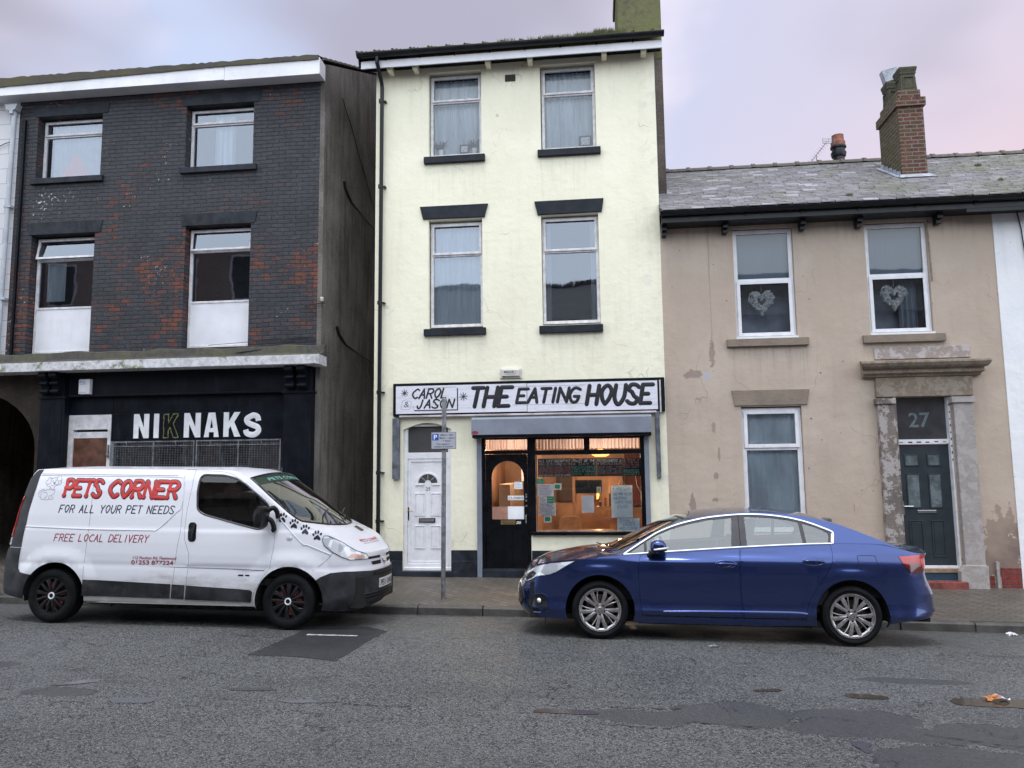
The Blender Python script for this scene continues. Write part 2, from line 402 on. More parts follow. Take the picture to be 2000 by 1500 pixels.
def red_brick(name, c1, c2, mort, moss=.0, roty=0, w=.225, h=.075, ms=.011):
    m, n = newmat(name); P = n.coord()
    x, y, z = n.sep(P); PB = n.comb(n.math('ADD', x, y), z, 0.)
    bk = n.n('ShaderNodeTexBrick', {'Vector': PB, 'Scale': 1., 'Mortar Size': ms, 'Mortar Smooth': .3, 'Brick Width': w, 'Row Height': h, 'Color1': (*c1, 1), 'Color2': (*c2, 1), 'Mortar': (*mort, 1)}, offset=.5)
    col = n.mix(n.ramp(n.noise(P, 15, 4, .6), .35, .75), bk.outputs['Color'], tuple(v*.45 for v in c1))
    col = n.mix(bk.outputs['Fac'], col, mort)
    if moss: col = n.mix(n.math('MULTIPLY', n.ramp(n.noise(P, 4, 5, .65), .42, .62), moss), col, (.075, .085, .030))
    n.out(n.pr(col=col, rough=.9, spec=.2, normal=n.bump(n.math('SUBTRACT', n.noise(P, 30, 3), bk.outputs['Fac']), .6, .01))); return m
M_chimbrick = red_brick('chimney_brick', (.150, .060, .048), (.088, .046, .042), (.17, .15, .13), .3)
M_chimbrick_side = red_brick('mossy_chimney_brick', (.125, .095, .070), (.095, .075, .055), (.17, .155, .12), .5)
M_redbase = red_brick('red_painted_brick', (.26, .055, .05), (.20, .05, .05), (.14, .06, .055))

def stone(name, c1, c2, flake=None, bump=.4):
    m, n = newmat(name); P = n.coord()
    col = n.mix(n.ramp(n.noise(P, 2.5, 6, .65), .3, .7), c1, c2)
    col = n.mix(n.math('MULTIPLY', n.ramp(n.noise(n.coord(scale=(1, 1, 4)), 9, 5, .7), .45, .75), .55), col, tuple(v*.6 for v in c2))
    if flake: col = n.mix(n.ramp(n.noise(P, 6.5, 6, .72), .50, .54), col, flake)
    n.out(n.pr(col=col, rough=.85, spec=.3, normal=n.bump(n.noise(P, 28, 5, .7), bump, .012))); return m
M_stone = stone('bare_sandstone', (.275, .215, .16), (.21, .17, .13), (.30, .255, .215))
M_stone_grey = stone('grey_stone_jamb', (.35, .315, .30), (.30, .27, .26), (.37, .34, .335), .2)
M_stone_strip = stone('half_stripped_stone', (.20, .165, .145), (.14, .12, .11), (.36, .325, .315), .7)
M_stone_sill = stone('stone_sill', (.27, .215, .17), (.20, .165, .135))
def mossy(name, c, mossc=(.105, .115, .030), k=.9, sc=3.5, lo=.38, hi=.6):
    m, n = newmat(name); P = n.coord()
    a = n.math('ADD', n.math('MULTIPLY', n.noise(P, sc*.4, 3, .5), .5), n.math('MULTIPLY', n.noise(P, sc*3, 5, .7), .5))
    col = n.mix(n.ramp(n.noise(P, 12, 5, .6), .3, .7), c, tuple(v*.6 for v in c))
    col = n.mix(n.math('MULTIPLY', n.ramp(a, lo, hi), k), col, mossc)
    n.out(n.pr(col=col, rough=.9, spec=.25, normal=n.bump(n.noise(P, 45, 4, .7), .6, .012))); return m
M_mossstone = mossy('mossy_stone_ledge', (.085, .080, .076), (.105, .108, .060), .6)
M_mossfascia = mossy('mossy_white_board', (.66, .66, .69), (.17, .185, .075), .92, 1.0, .505, .56)
M_mosschim = mossy('mossy_chimney_render', (.125, .12, .075), (.135, .14, .055), .75)
M_pot = mossy('mossy_stone_pot', (.085, .076, .062), (.075, .076, .045), .55)
M_mossroof = mossy('mossy_roof_edge', (.085, .078, .07), (.115, .108, .05), .6, 4, .45, .65)

M_blackpaint = paint('black_gloss_paint', (.0055, .0075, .0125), .42, .2, 4, .25, .002, 40, spec=.13, dirt=.3, dirtc=(.03, .031, .036), streak=True)
M_blackdoor = paint('black_door_paint', (.0035, .0045, .007), .3, .2, 4, .12, .001, 60, spec=.25)
M_black_sill = paint('dark_grey_masonry_paint', (.020, .024, .034), .6, .25, 5, .5, .004, 60, spec=.2)
M_plinth = paint('plinth_paint', (.018, .023, .034), .55, .3, 3, .6, .006, 30, spec=.25, dirt=.4, dirtc=(.07, .065, .055))
M_gutter = paint('black_plastic_gutter', (.008, .010, .015), .36, .2, 6, 0, spec=.35)
M_whitepvc = paint('white_upvc', (.76, .76, .80), .3, .05, 5, .03, .001, 50, dirt=.12, dirtc=(.45, .42, .38))
M_oldwhite = paint('weathered_white_frame', (.68, .665, .69), .45, .12, 9, .2, .002, 60, dirt=.22, dirtc=(.28, .23, .19))
M_whiteboard = paint('white_fascia_board', (.74, .74, .78), .4, .07, 2, .05, .001, 50, dirt=.25, dirtc=(.40, .38, .36))
M_whitepanel = paint('white_infill_panel', (.72, .725, .78), .4, .06, 2, .03, .001, 50, dirt=.2, dirtc=(.5, .48, .46), streak=True)
M_greymetal = paint('grey_shutter_metal', (.245, .27, .33), .4, .08, 3, .08, .001, 30, metal=.2)
M_galv = paint('galvanised_steel', (.27, .28, .30), .45, .25, 14, .15, .001, 90, metal=.55, dirt=.3, dirtc=(.10, .09, .085))
M_greywood = paint('weathered_grey_post', (.13, .145, .175), .7, .3, 7, .5, .004, 60, dirt=.5, dirtc=(.05, .05, .05), streak=True)
M_brownply = paint('brown_board', (.135, .052, .030), .5, .3, 6, .2, .002, 50, dirt=.5, dirtc=(.06, .03, .02))
M_greypipe = paint('pale_grey_pipe', (.42, .45, .50), .45, .1, 5, .05)
M_darkboard = paint('dark_transom_board', (.060, .058, .058), .45, .1, 3, .03)
M_greendoor = paint('anthracite_door', (.022, .032, .040), .42, .1, 5, .12, .001, 70)
M_alarm = paint('cream_plastic', (.62, .60, .55), .45, .08, 6, .03)
M_alarmw = paint('white_plastic', (.74, .75, .78), .4, .05, 6, .02)
M_ink = paint('black_lettering', (.012, .012, .018), .5, .3, 9, .1)
M_white_ink = paint('white_lettering', (.82, .82, .86), .45, .08, 6, .05)
M_gold_ink = paint('faded_gold_lettering', (.20, .20, .065), .6, .3, 14, .1)
M_wood = paint('bare_wood', (.30, .20, .13), .7, .2, 12, .2)
M_redstep = paint('red_painted_step', (.22, .055, .045), .6, .3, 8, .4, .004, 40, dirt=.4, dirtc=(.10, .05, .04))
M_vent = paint('brown_vent', (.050, .028, .026), .7, .2, 10, .2)
M_cable = paint('black_cable', (.010, .010, .012), .5, .1)
M_lintelblack = paint('black_masonry_paint', (.026, .030, .040), .6, .3, 5, .5, .004, 50, spec=.2, dirt=.35, dirtc=(.06, .06, .065))
M_dark = paint('dark_void', (.006, .006, .007), .9, .1, 3, 0)
M_darkroom = paint('dark_room', (.030, .032, .036), .9, .2, 2, 0)
M_chrome = paint('chrome', (.72, .73, .76), .12, .03, 5, 0, metal=1.)
M_brass = paint('brass', (.34, .25, .12), .35, .1, 9, 0, metal=.9)
M_paper = paint('paper', (.88, .88, .92), .8, .04, 9, 0)
M_printed = paint('printed_paper', (.82, .84, .90), .7, .25, 42, 0)
M_green = paint('green_card', (.045, .42, .24), .6, .08, 9, 0)
M_yellow = paint('yellow_card', (.70, .62, .16), .6, .1, 20, 0)
M_chalkboard = paint('chalkboard', (.020, .022, .026), .7, .4, 6, 0)
M_chalkw = paint('white_chalk', (.66, .66, .64), .9, .2, 30, 0)
M_chalkp = paint('pink_chalk', (.50, .24, .24), .9, .2, 30, 0)
M_chalkg = paint('green_chalk', (.20, .48, .40), .9, .2, 30, 0)
M_wb = paint('whiteboard', (.70, .82, .90), .35, .06, 3, 0)
M_pen = paint('faint_blue_pen', (.20, .32, .42), .6, .1, 9, 0)
M_signwhite_m, _n = newmat('worn_white_sign')
_P = _n.coord(); _s = _n.noise(_n.coord(scale=(.7, 1, 9)), 3.2, 6, .72)
_c = _n.mix(_n.ramp(_s, .50, .72), (.66, .655, .74), (.47, .465, .49))
_c = _n.mix(_n.math('MULTIPLY', _n.ramp(_n.noise(_P, 2.5, 5, .7), .52, .75), .5), _c, (.52, .53, .47))
_n.out(_n.pr(col=_c, rough=.6, normal=_n.bump(_s, .2, .003)))
M_signwhite = M_signwhite_m
M_parkw = paint('sign_plate_face', (.40, .41, .47), .4, .05, 6, 0)
M_parkb = paint('parking_blue', (.02, .09, .42), .4, .05, 6, 0)
M_litterw = paint('white_litter', (.75, .76, .80), .6, .1, 30, 0)
M_orange = paint('orange_wrapper', (.62, .24, .08), .45, .2, 30, 0)
M_bluew = paint('blue_wrapper', (.35, .48, .75), .45, .2, 30, 0)
M_grass, _n = newmat('gutter_grass')
_n.out(_n.pr(col=_n.mix(_n.noise(_n.coord(), 9, 3), (.05, .065, .02), (.11, .11, .035)), rough=.8))
M_wreath = paint('wreath_white', (.92, .93, .96), .8, .12, 60, 0)
M_terracotta = paint('terracotta', (.27, .10, .065), .7, .25, 10, .2)
M_leadm = paint('lead_flashing', (.36, .39, .45), .5, .25, 8, .2)

def glass(name, tint=(.8, .84, .86), base=.05, k=1.6, rough=.015, wav=.0, refl=(1, 1, 1)):
    m, n = newmat(name)
    fr = n.n('ShaderNodeFresnel', {'IOR': 1.5})
    kw = {}
    if wav:
        nm = n.bump(n.noise(n.coord(), 1.6, 2, .5), .06, wav); kw['Normal'] = nm
    fac = n.math('ADD', n.math('MULTIPLY', fr.outputs[0], k), base, clamp=True)
    gl = n.n('ShaderNodeBsdfGlossy', {'Roughness': rough, 'Color': refl, **kw}).outputs[0]
    tr = n.n('ShaderNodeBsdfTransparent', {'Color': tint}).outputs[0]
    n.out(n.n('ShaderNodeMixShader', {0: fac, 1: tr, 2: gl}).outputs[0]); return m
M_glass = glass('window_glass', (.80, .84, .86), .10, 2.2, .02, .03, (.80, .88, 1.))
M_glass_dull = glass('double_glazing', (.85, .88, .90), .02, 1.0, .02, .02)
M_shopglass = glass('shop_glass', (.95, .95, .95), .0, 1.0, .01, .01)
M_carglass = glass('car_glass', (.60, .66, .66), .09, 1.5, .01)
M_vanglass = glass('van_glass', (.55, .62, .60), .015, 1.0, .01)
def curtain(name, c, folds=16, k=.5):
    m, n = newmat(name); P = n.coord(scale=(folds, 1, .9))
    a = n.noise(P, 1.0, 3, .6)
    col = n.mix(n.ramp(a, .3, .7), tuple(v*(1-k) for v in c), c)
    n.out(n.pr(col=col, rough=.95, spec=.1, normal=n.bump(a, .7, .03))); return m
M_net = curtain('net_curtain', (.64, .71, .78), 14, .24)
M_blind = curtain('grey_blue_blind', (.27, .33, .40), 2, .06)
M_polythene = curtain('crumpled_polythene', (.80, .90, .98), 2.2, .35)
M_pinkcurtain_ = curtain('pink_and_white_curtain', (.50, .50, .55), 4, .2)
M_peach, _n = newmat('warm_net_curtain')
_a = _n.noise(_n.coord(scale=(34, 1, .6)), 1.0, 3, .6); _c = _n.mix(_n.ramp(_a, .3, .7), (.50, .42, .43), (.80, .73, .76))
_n.out(_n.n('ShaderNodeMixShader', {0: .6, 1: _n.n('ShaderNodeBsdfDiffuse', {'Color': _c}).outputs[0], 2: _n.n('ShaderNodeBsdfTranslucent', {'Color': _c}).outputs[0]}).outputs[0])
M_backdrop = paint('pale_room', (.34, .39, .48), .9, .3, 1.2, 0)
M_pinkcurtain, _n = newmat('pink_cloth_behind_glass'); _P = _n.coord(); _x, _y2, _z = _n.sep(_P)
_w = _n.math('ADD', _n.math('MULTIPLY', _n.math('ABSOLUTE', _n.math('SUBTRACT', _x, -10.05)), 1.6), _n.math('SUBTRACT', _z, 7.75))
_k = _n.ramp(_n.math('ADD', _w, _n.math('MULTIPLY', _n.noise(_P, 3, 3), .25)), .62, .50)
_n.out(_n.pr(col=_n.mix(_k, _n.mix(_n.noise(_P, 4, 3), (.30, .32, .36), (.52, .54, .60)), (.78, .34, .32)), rough=.9))
def emis(name, c, s):
    m, n = newmat(name); n.out(n.n('ShaderNodeEmission', {0: (*c, 1), 1: s}).outputs[0]); return m
M_bulb = emis('lit_bulb', (1, .62, .22), 14.)
M_shade = emis('lit_lamp_shade', (1, .50, .12), 2.2)

# ground surfaces
def xyspot(n, P, cx, cy, rx, ry, wob):
    x, y, z = n.sep(P)
    dx = n.math('DIVIDE', n.math('SUBTRACT', x, cx), rx); dy = n.math('DIVIDE', n.math('SUBTRACT', y, cy), ry)
    d2 = n.math('SQRT', n.math('ADD', n.math('MULTIPLY', dx, dx), n.math('MULTIPLY', dy, dy)))
    return n.math('SUBTRACT', n.math('SUBTRACT', 1., d2), wob)
def asphalt():
    m, n = newmat('wet_worn_asphalt'); P = n.coord()
    v = n.n('ShaderNodeTexVoronoi', {'Vector': P, 'Scale': 78.}); v2 = n.n('ShaderNodeTexVoronoi', {'Vector': P, 'Scale': 165.})
    br = n.sep(v.outputs['Color'])[0]; br2 = n.sep(v2.outputs['Color'])[1]
    big = n.noise(P, .45, 5, .6); mid = n.noise(P, 2.6, 6, .65)
    col = n.mix(n.ramp(big, .35, .65), (.044, .047, .050), (.069, .073, .077))
    col = n.mix(n.math('MULTIPLY', n.ramp(mid, .45, .7), .6), col, (.040, .041, .040))
    x, y, z = n.sep(P)
    lane = n.math('MULTIPLY', n.ramp(n.math('ABSOLUTE', n.math('SUBTRACT', y, -7.9)), .55, .15), n.ramp(n.noise(n.coord(scale=(.25, 1, 1)), 2.2, 4), .3, .6))
    lane = n.math('MAXIMUM', lane, n.math('MULTIPLY', n.ramp(n.math('ABSOLUTE', n.math('SUBTRACT', y, -6.35)), .45, .1), n.ramp(n.noise(n.coord(scale=(.25, 1, 1)), 1.9, 4), .35, .65)))
    verg = n.math('MULTIPLY', n.ramp(y, -4.9, -3.9), n.ramp(n.noise(P, 1.5, 4), .25, .6))
    col = n.mix(n.math('MULTIPLY', verg, .45), col, (.046, .045, .036))
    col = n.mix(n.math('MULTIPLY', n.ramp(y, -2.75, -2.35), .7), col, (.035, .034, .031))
    sp = n.math('SUBTRACT', 1., n.math('MULTIPLY', lane, .35))
    # old smoother repairs with ragged edges
    wob = n.math('ADD', n.math('MULTIPLY', n.math('SUBTRACT', n.noise(P, 2.2, 4, .6), .5), 1.1), n.math('MULTIPLY', n.math('SUBTRACT', n.noise(P, 14, 5, .7), .5), .45))
    f = None
    for e in ((.30, -6.76, .42, .17), (1.02, -6.60, .46, .30), (1.95, -6.62, .50, .26), (1.75, -6.85, .42, .15), (3.1, -6.88, .95, .26), (2.35, -7.42, .62, .27), (3.9, -7.3, .9, .3), (-4.6, -6.72, .34, .12), (2.8, -5.45, .5, .10), (-6.5, -6.0, .9, .2)):
        q = xyspot(n, P, *e, wob); f = q if f is None else n.math('MAXIMUM', f, q)
    patch_ = n.ramp(f, -.02, .03); rim = n.math('MULTIPLY', n.ramp(n.math('ABSOLUTE', f), .055, .0), n.ramp(n.noise(P, 5, 3), .45, .6))
    k = n.math('SUBTRACT', 1., n.math('MULTIPLY', patch_, .82))
    col = n.mix(n.math('MULTIPLY', patch_, .85), col, n.mix(mid, (.040, .041, .044), (.062, .063, .067)))
    col = n.mix(n.math('MULTIPLY', n.ramp(br, .15, 1.0, 0, .50), n.math('MULTIPLY', k, sp)), col, (.20, .205, .205)); col = n.mix(n.math('MULTIPLY', n.ramp(br, .4, .0, 0, .7), k), col, (.014, .015, .016))
    col = n.mix(n.math('MULTIPLY', n.ramp(br2, .93, .99, 0, .7), k), col, (.38, .38, .39))
    col = n.mix(n.math('MULTIPLY', rim, .8), col, (.012, .012, .012))
    stain = n.noise(n.coord(scale=(1, 2.2, 1)), 1.1, 5, .7)
    col = n.mix(n.math('MULTIPLY', n.ramp(stain, .62, .70), .55), col, (.022, .022, .022))
    oil = n.noise(P, 3.1, 3, .5); col = n.mix(n.math('MULTIPLY', n.ramp(oil, .70, .76), .6), col, (.016, .016, .017))
    cr = n.n('ShaderNodeTexVoronoi', {'Vector': n.n('ShaderNodeVectorMath', {0: P, 1: n.n('ShaderNodeTexNoise', {'Vector': P, 'Scale': 3., 'Detail': 5.}).outputs['Color']}, operation='ADD').outputs[0], 'Scale': .75}, feature='DISTANCE_TO_EDGE').outputs['Distance']
    crk = n.math('MULTIPLY', n.ramp(cr, .009, .002), n.ramp(n.noise(P, .9, 3), .50, .58))
    col = n.mix(n.math('MULTIPLY', crk, .75), col, (.010, .010, .010))
    h = n.math('ADD', n.math('MULTIPLY', n.math('MULTIPLY', v.outputs['Distance'], -1.), k), n.math('MULTIPLY', n.noise(P, 8, 4, .6), .8))
    h = n.math('SUBTRACT', h, n.math('ADD', n.math('MULTIPLY', patch_, .5), n.math('MULTIPLY', crk, .8)))
    wet = n.ramp(n.noise(P, .7, 4, .6), .38, .66, .66, .36)
    n.out(n.pr(col=col, rough=wet, spec=.32, normal=n.bump(h, .55, .010))); return m
M_asphalt = asphalt()
def patchm(name, c, rough):
    m, n = newmat(name); P = n.coord()
    v = n.n('ShaderNodeTexVoronoi', {'Vector': P, 'Scale': 150.}); br = n.sep(v.outputs['Color'])[0]
    col = n.mix(n.ramp(n.noise(P, 3, 5), .3, .7), c, tuple(q*1.35 for q in c))
    col = n.mix(n.ramp(br, .9, 1., 0, .5), col, (.2, .2, .21))
    n.out(n.pr(col=col, rough=rough, spec=.45, normal=n.bump(v.outputs['Distance'], .35, .004))); return m
M_patch_dark = patchm('new_tarmac', (.026, .027, .030), .42)
M_patch_smooth = patchm('smooth_old_tarmac', (.040, .041, .045), .45)
def puddlem(name, c, rough=.04, a=.5):
    m, n = newmat(name)
    n.out(n.pr(col=n.mix(n.noise(n.coord(), 9, 4), c, tuple(v*.6 for v in c)), rough=rough, spec=.5, ior=1.33)); return m
M_puddle = puddlem('puddle_water', (.055, .055, .060)); M_puddle_brown = puddlem('brown_puddle_water', (.075, .062, .048), .1)
M_roadpaint = paint('worn_white_road_paint', (.50, .50, .52), .6, .25, 25, .2, .002, 120, dirt=.6, dirtc=(.12, .12, .12))
def paving():
    m, n = newmat('block_paving'); P = n.coord(rot=(0, 0, radians(45)))
    bk = n.n('ShaderNodeTexBrick', {'Vector': P, 'Scale': 1., 'Mortar Size': .006, 'Mortar Smooth': .4, 'Brick Width': .20, 'Row Height': .10, 'Color1': (.078, .066, .056, 1), 'Color2': (.122, .104, .090, 1), 'Mortar': (.035, .032, .026, 1)}, offset=.5)
    Q = n.coord()
    col = n.mix(n.ramp(n.noise(Q, 1.4, 5, .6), .4, .7), bk.outputs['Color'], (.075, .068, .055))
    col = n.mix(bk.outputs['Fac'], col, (.030, .030, .022))
    col = n.mix(n.ramp(n.noise(Q, 90, 2), .62, .8, 0, .5), col, (.22, .20, .18))
    h = n.math('SUBTRACT', n.math('MULTIPLY', n.noise(Q, 70, 3), .3), bk.outputs['Fac'])
    n.out(n.pr(col=col, rough=.55, spec=.4, normal=n.bump(h, .7, .006))); return m
M_paving = paving()
M_kerb = paint('concrete_kerb', (.078, .072, .067), .6, .25, 5, .6, .004, 70, dirt=.6, dirtc=(.045, .042, .036))
M_earth = paint('back_yard_ground', (.07, .065, .06), .9)

# slates: tone attribute picks one of several slate colours
m, n = newmat('weathered_slate'); P = n.coord(); tone = n.n('ShaderNodeAttribute', attribute_name='tone').outputs['Fac']
c = n.mix(n.ramp(tone, 0, 1), (.15, .142, .15), (.27, .26, .28))
c = n.mix(n.math('MULTIPLY', n.ramp(tone, .72, .9), .85), c, (.42, .40, .46))
ms = n.math('ADD', n.math('MULTIPLY', n.noise(P, .8, 4, .6), .6), n.math('MULTIPLY', n.noise(P, 11, 4, .7), .4))
x, y, z = n.sep(P)
ms = n.math('ADD', ms, n.ramp(x, 1.5, 9, -.05, .07))
c = n.mix(n.math('MULTIPLY', n.ramp(ms, .47, .62), .5), c, (.150, .165, .080))
c = n.mix(n.math('MULTIPLY', n.ramp(n.noise(P, 35, 3), .5, .8), .4), c, (.07, .065, .06))
n.out(n.pr(col=c, rough=.42, spec=.5, normal=n.bump(n.noise(P, 30, 4, .6), .35, .006)))
M_slate = m
M_ridge = mossy('ridge_tile', (.15, .135, .13), (.13, .13, .08), .3)
M_tile = mossy('concrete_roof_tile', (.105, .095, .08), (.15, .14, .04), .8)

# vehicles
def carpaint(name, c, c2, rough=.32, flake=.0, dirt=None, coat=1.):
    m, n = newmat(name); P = n.coord()
    lw = n.n('ShaderNodeLayerWeight', {'Blend': .45}).outputs['Facing']
    col = n.mix(lw, c, c2)
    kw = {}
    if dirt:
        x, y, z = n.sep(P)
        a = n.math('ADD', n.math('MULTIPLY', n.noise(n.coord(scale=(.6, 1, 2)), 3.5, 5, .65), .9), n.ramp(z, .85, .25, -.25, .30))
        b = n.noise(P, 15, 5, .7)
        f = n.math('MULTIPLY', n.ramp(n.math('ADD', a, n.math('MULTIPLY', b, .14)), .42, .80), dirt)
        col = n.mix(f, col, (.26, .235, .205)); kw['rough'] = n.math('ADD', rough, n.math('MULTIPLY', f, .35))
        kw['coatr'] = n.math('ADD', .05, n.math('MULTIPLY', f, .5))
    else:
        dd = n.noise(n.coord(scale=(1, 1, 1.6)), 260, 2, .5)      # fine rain drops left on the paint
        big = n.noise(P, 2.3, 4, .6); x, y, z = n.sep(P)
        lowd = n.math('MULTIPLY', n.ramp(z, .75, .3), n.ramp(big, .35, .65))
        col = n.mix(n.math('MULTIPLY', lowd, .16), col, (.075, .072, .075))
        kw['rough'] = rough; kw['coatr'] = n.ramp(big, .3, .7, .03, .09)
        kw['normal'] = n.bump(dd, .10, .0012)
    n.out(n.pr(col=col, metal=.0 if dirt else .85, spec=.5, coat=coat, **kw)); return m
M_blue = carpaint('deep_blue_car_paint', (.022, .046, .180), (.034, .062, .19), .24)
M_van = carpaint('white_van_paint', (.67, .675, .73), (.63, .635, .69), .35, dirt=.72, coat=.5)
M_vanplastic = paint('grey_bumper_plastic', (.026, .028, .033), .5, .35, 3.5, .3, .002, 200, spec=.35, dirt=.4, dirtc=(.07, .068, .066))
M_rubber = paint('tyre_rubber', (.0075, .0078, .010), .75, .3, 8, .4, .003, 80, spec=.15, dirt=.25, dirtc=(.03, .028, .026))
M_silver = paint('silver_ring', (.72, .73, .76), .3, .05, 9, 0)
M_alloy = paint('alloy_wheel', (.48, .46, .47), .28, .12, 15, 0, metal=.85)
M_alloydark = paint('dark_wheel_barrel', (.016, .015, .016), .5, .2, 9, 0, metal=.4)
M_disc = paint('brake_disc', (.14, .11, .10), .4, .3, 18, 0, metal=.7)
M_hubblack = paint('black_wheel_trim', (.010, .010, .012), .42, .2, 9, .1, spec=.3)
M_caliper = paint('red_wheel_paint', (.30, .045, .055), .5, .4, 14, 0)
M_trim = paint('black_trim', (.010, .010, .012), .3, .1, 9, 0)
M_pillar = paint('dark_pillar_film', (.030, .026, .032), .25, .1, 9, 0)
M_under = paint('underbody', (.008, .008, .009), .9, .1, 9, 0)
M_seat = paint('grey_seat_cloth', (.10, .105, .11), .85, .2, 20, .2)
M_seatdark = paint('dark_seat_cloth', (.018, .018, .020), .85, .2, 20, .2)
M_taillight, n = newmat('red_lamp_lens')
n.out(n.pr(col=n.mix(n.ramp(n.sep(n.coord())[2], .84, .93), (.07, .003, .006), (.42, .012, .012)), rough=.12, coat=1.))
M_taillight_bright = paint('bright_red_reflector', (.62, .018, .012), .15, .1, 9, 0, coat=1.)
m, n = newmat('headlamp_lens'); P = n.coord(scale=(1, 1, 1))
hl = n.n('ShaderNodeTexVoronoi', {'Vector': P, 'Scale': 11.}).outputs['Color']
hv = n.sep(hl)[0]
n.out(n.pr(col=n.mix(n.ramp(hv, .1, .9), (.42, .45, .50), (.88, .90, .93)), rough=.15, metal=.1, coat=1., normal=n.bump(hv, .5, .02)))
M_headlamp = m
M_amber = paint('amber_lens', (.66, .42, .33), .2, .1, 9, 0, coat=1.)
M_decal_red = paint('red_vinyl', (.50, .030, .028), .4, .1, 12, 0)
M_decal_dred = paint('dark_red_vinyl', (.28, .030, .060), .45, .1, 12, 0)
M_decal_black = paint('black_vinyl', (.012, .012, .022), .4, .1, 9, 0)
M_decal_navy = paint('navy_vinyl', (.02, .025, .06), .45, .1, 9, 0)
M_decal_line = paint('grey_outline_vinyl', (.10, .11, .15), .5, .1, 9, 0)
M_plate = paint('number_plate', (.66, .66, .68), .4, .05, 9, 0)
M_mirrorglass = paint('mirror_glass', (.5, .55, .6), .03, .0, 9, 0, metal=1.)
M_opp = red_brick('opposite_house_brick', (.40, .30, .24), (.30, .23, .19), (.45, .42, .38))
M_oppr = render_wall('opposite_house_render', (.42, .40, .36), (.34, .33, .30))
M_roofdark = paint('dark_slate_roof', (.075, .078, .085), .6, .2, 3, .2)
# ------------------------------------------------------------------ ground
def kz(x):                                                  # height of the top of the kerb along the street
    return float(np.interp(x, [-60, -9, -3.1, -1.1, 4.05, 5.4, 60], [.93, .112, .016, -.004, -.128, -.152, -1.2]))
def bz(x): return kz(x)+float(np.interp(x, [-12, -3.9, 1.15, 6, 12], [.09, .080, .085, .125, .13]))
def rz(x, y):
    a = -.016*x; b = kz(x)-.115; t = min(1, max(0, (y+4.35)/2.05)); t = t**1.3
    return a+(b-a)*t
def pz(x, y): return kz(x)+(bz(x)-kz(x))*min(1, max(0, (y+2.3)/2.3))
mb = MB(); xs = list(np.arange(-60, -12, 4))+list(np.arange(-12, 9, .5))+list(np.arange(9, 61, 4)); ys = list(np.arange(-17, -5, 1.))+list(np.arange(-5, -2.3, .2))+[-2.29]
vs = [(x, y, rz(x, y)) for y in ys for x in xs]; nx = len(xs)
mb.add(vs, [(j*nx+i, j*nx+i+1, (j+1)*nx+i+1, (j+1)*nx+i) for j in range(len(ys)-1) for i in range(nx-1)])
road = mb.build('road', M_asphalt, smooth=40); tag(road, kind='structure')
mb = MB(); ys = [-2.18, -1.5, -.8, 0, .4, 7]
vs = [(x, y, pz(x, y)) for y in ys for x in xs]
mb.add(vs, [(j*nx+i, j*nx+i+1, (j+1)*nx+i+1, (j+1)*nx+i) for j in range(len(ys)-1) for i in range(nx-1)])
tag(mb.build('pavement', M_paving, smooth=40), kind='structure')
mb = MB(); x = -30.
while x < 30:
    L = .915; dz = R.uniform(-.004, .004); dy = R.uniform(-.006, .006); a, b = x+.006, x+L-.006
    za, zb_ = kz(a)+dz, kz(b)+dz
    prof = [(-2.31+dy, -.3), (-2.303+dy, -.02), (-2.285+dy, 0.0), (-2.176, .004), (-2.176, -.3)]
    n_ = len(prof); vs = [(a, p[0], za+p[1]) for p in prof]+[(b, p[0], zb_+p[1]) for p in prof]
    mb.add(vs, [(i, (i+1) % n_, (i+1) % n_+n_, i+n_) for i in range(n_)]+[tuple(range(n_)), tuple(range(2*n_-1, n_-1, -1))])
    x += L
tag(mb.build('kerb', M_kerb, bevel=.006), kind='structure')
tag(MB().quad((-300, -300, -1.6), (300, -300, -1.6), (300, 300, -1.6), (-300, 300, -1.6)).build('ground', M_earth), kind='structure')
# far pavement behind the photographer
mb = MB(); mb.add([(x, y, -.016*x+.1) for y in (-17.5, -14.6) for x in xs], [(i, i+1, nx+i+1, nx+i) for i in range(nx-1)]); 
mb.add([(x, -14.6, -.016*x+z) for z in (.1, -.05) for x in xs], [(i, i+1, nx+i+1, nx+i) for i in range(nx-1)])
tag(mb.build('far_pavement', M_paving), kind='structure')

def sheet(name, pts, mat, dz=.004, rough_edge=.03, kind='structure', smooth=True):
    """thin sheet lying on the road, edge broken up"""
    if smooth: pts = smoothp(pts, 4, True)
    P = dens(pts, .05); out = []
    for i, p in enumerate(P):
        out.append((p[0]+R.uniform(-1, 1)*rough_edge, p[1]+R.uniform(-1, 1)*rough_edge*.6))
    v, t, _ = cdt(ccw(out), spacing=.12)
    o = MB().add([(a, b, rz(a, b)+dz) for a, b in v], t).build(name, mat, smooth=50)
    return tag(o, kind=kind)
sheet('tarmac_patch', [(-3.58, -5.33), (-3.49, -4.38), (-3.5, -3.96), (-2.82, -3.72), (-2.5, -4.0), (-2.53, -4.32), (-2.57, -4.7), (-2.62, -5.46), (-3.01, -5.34)], M_patch_dark, .004, .012, smooth=False)
sheet('road_line', [(-3.34, -4.405), (-2.75, -4.385), (-2.75, -4.335), (-3.34, -4.345)], M_roadpaint, .008, .004, smooth=False)
sheet('puddle', [(-4.8, -6.56), (-4.54, -6.34), (-4.45, -6.41), (-4.67, -6.53)], M_puddle, .0045, .02)
sheet('puddle', [(-4.0, -6.91), (-4.01, -6.83), (-3.71, -6.79), (-3.67, -6.9), (-3.91, -6.95)], M_puddle, .004, .015)
sheet('puddle', [(-2.66, -6.69), (-2.32, -6.67), (-2.12, -6.70), (-2.53, -6.77)], M_puddle, .004, .012)
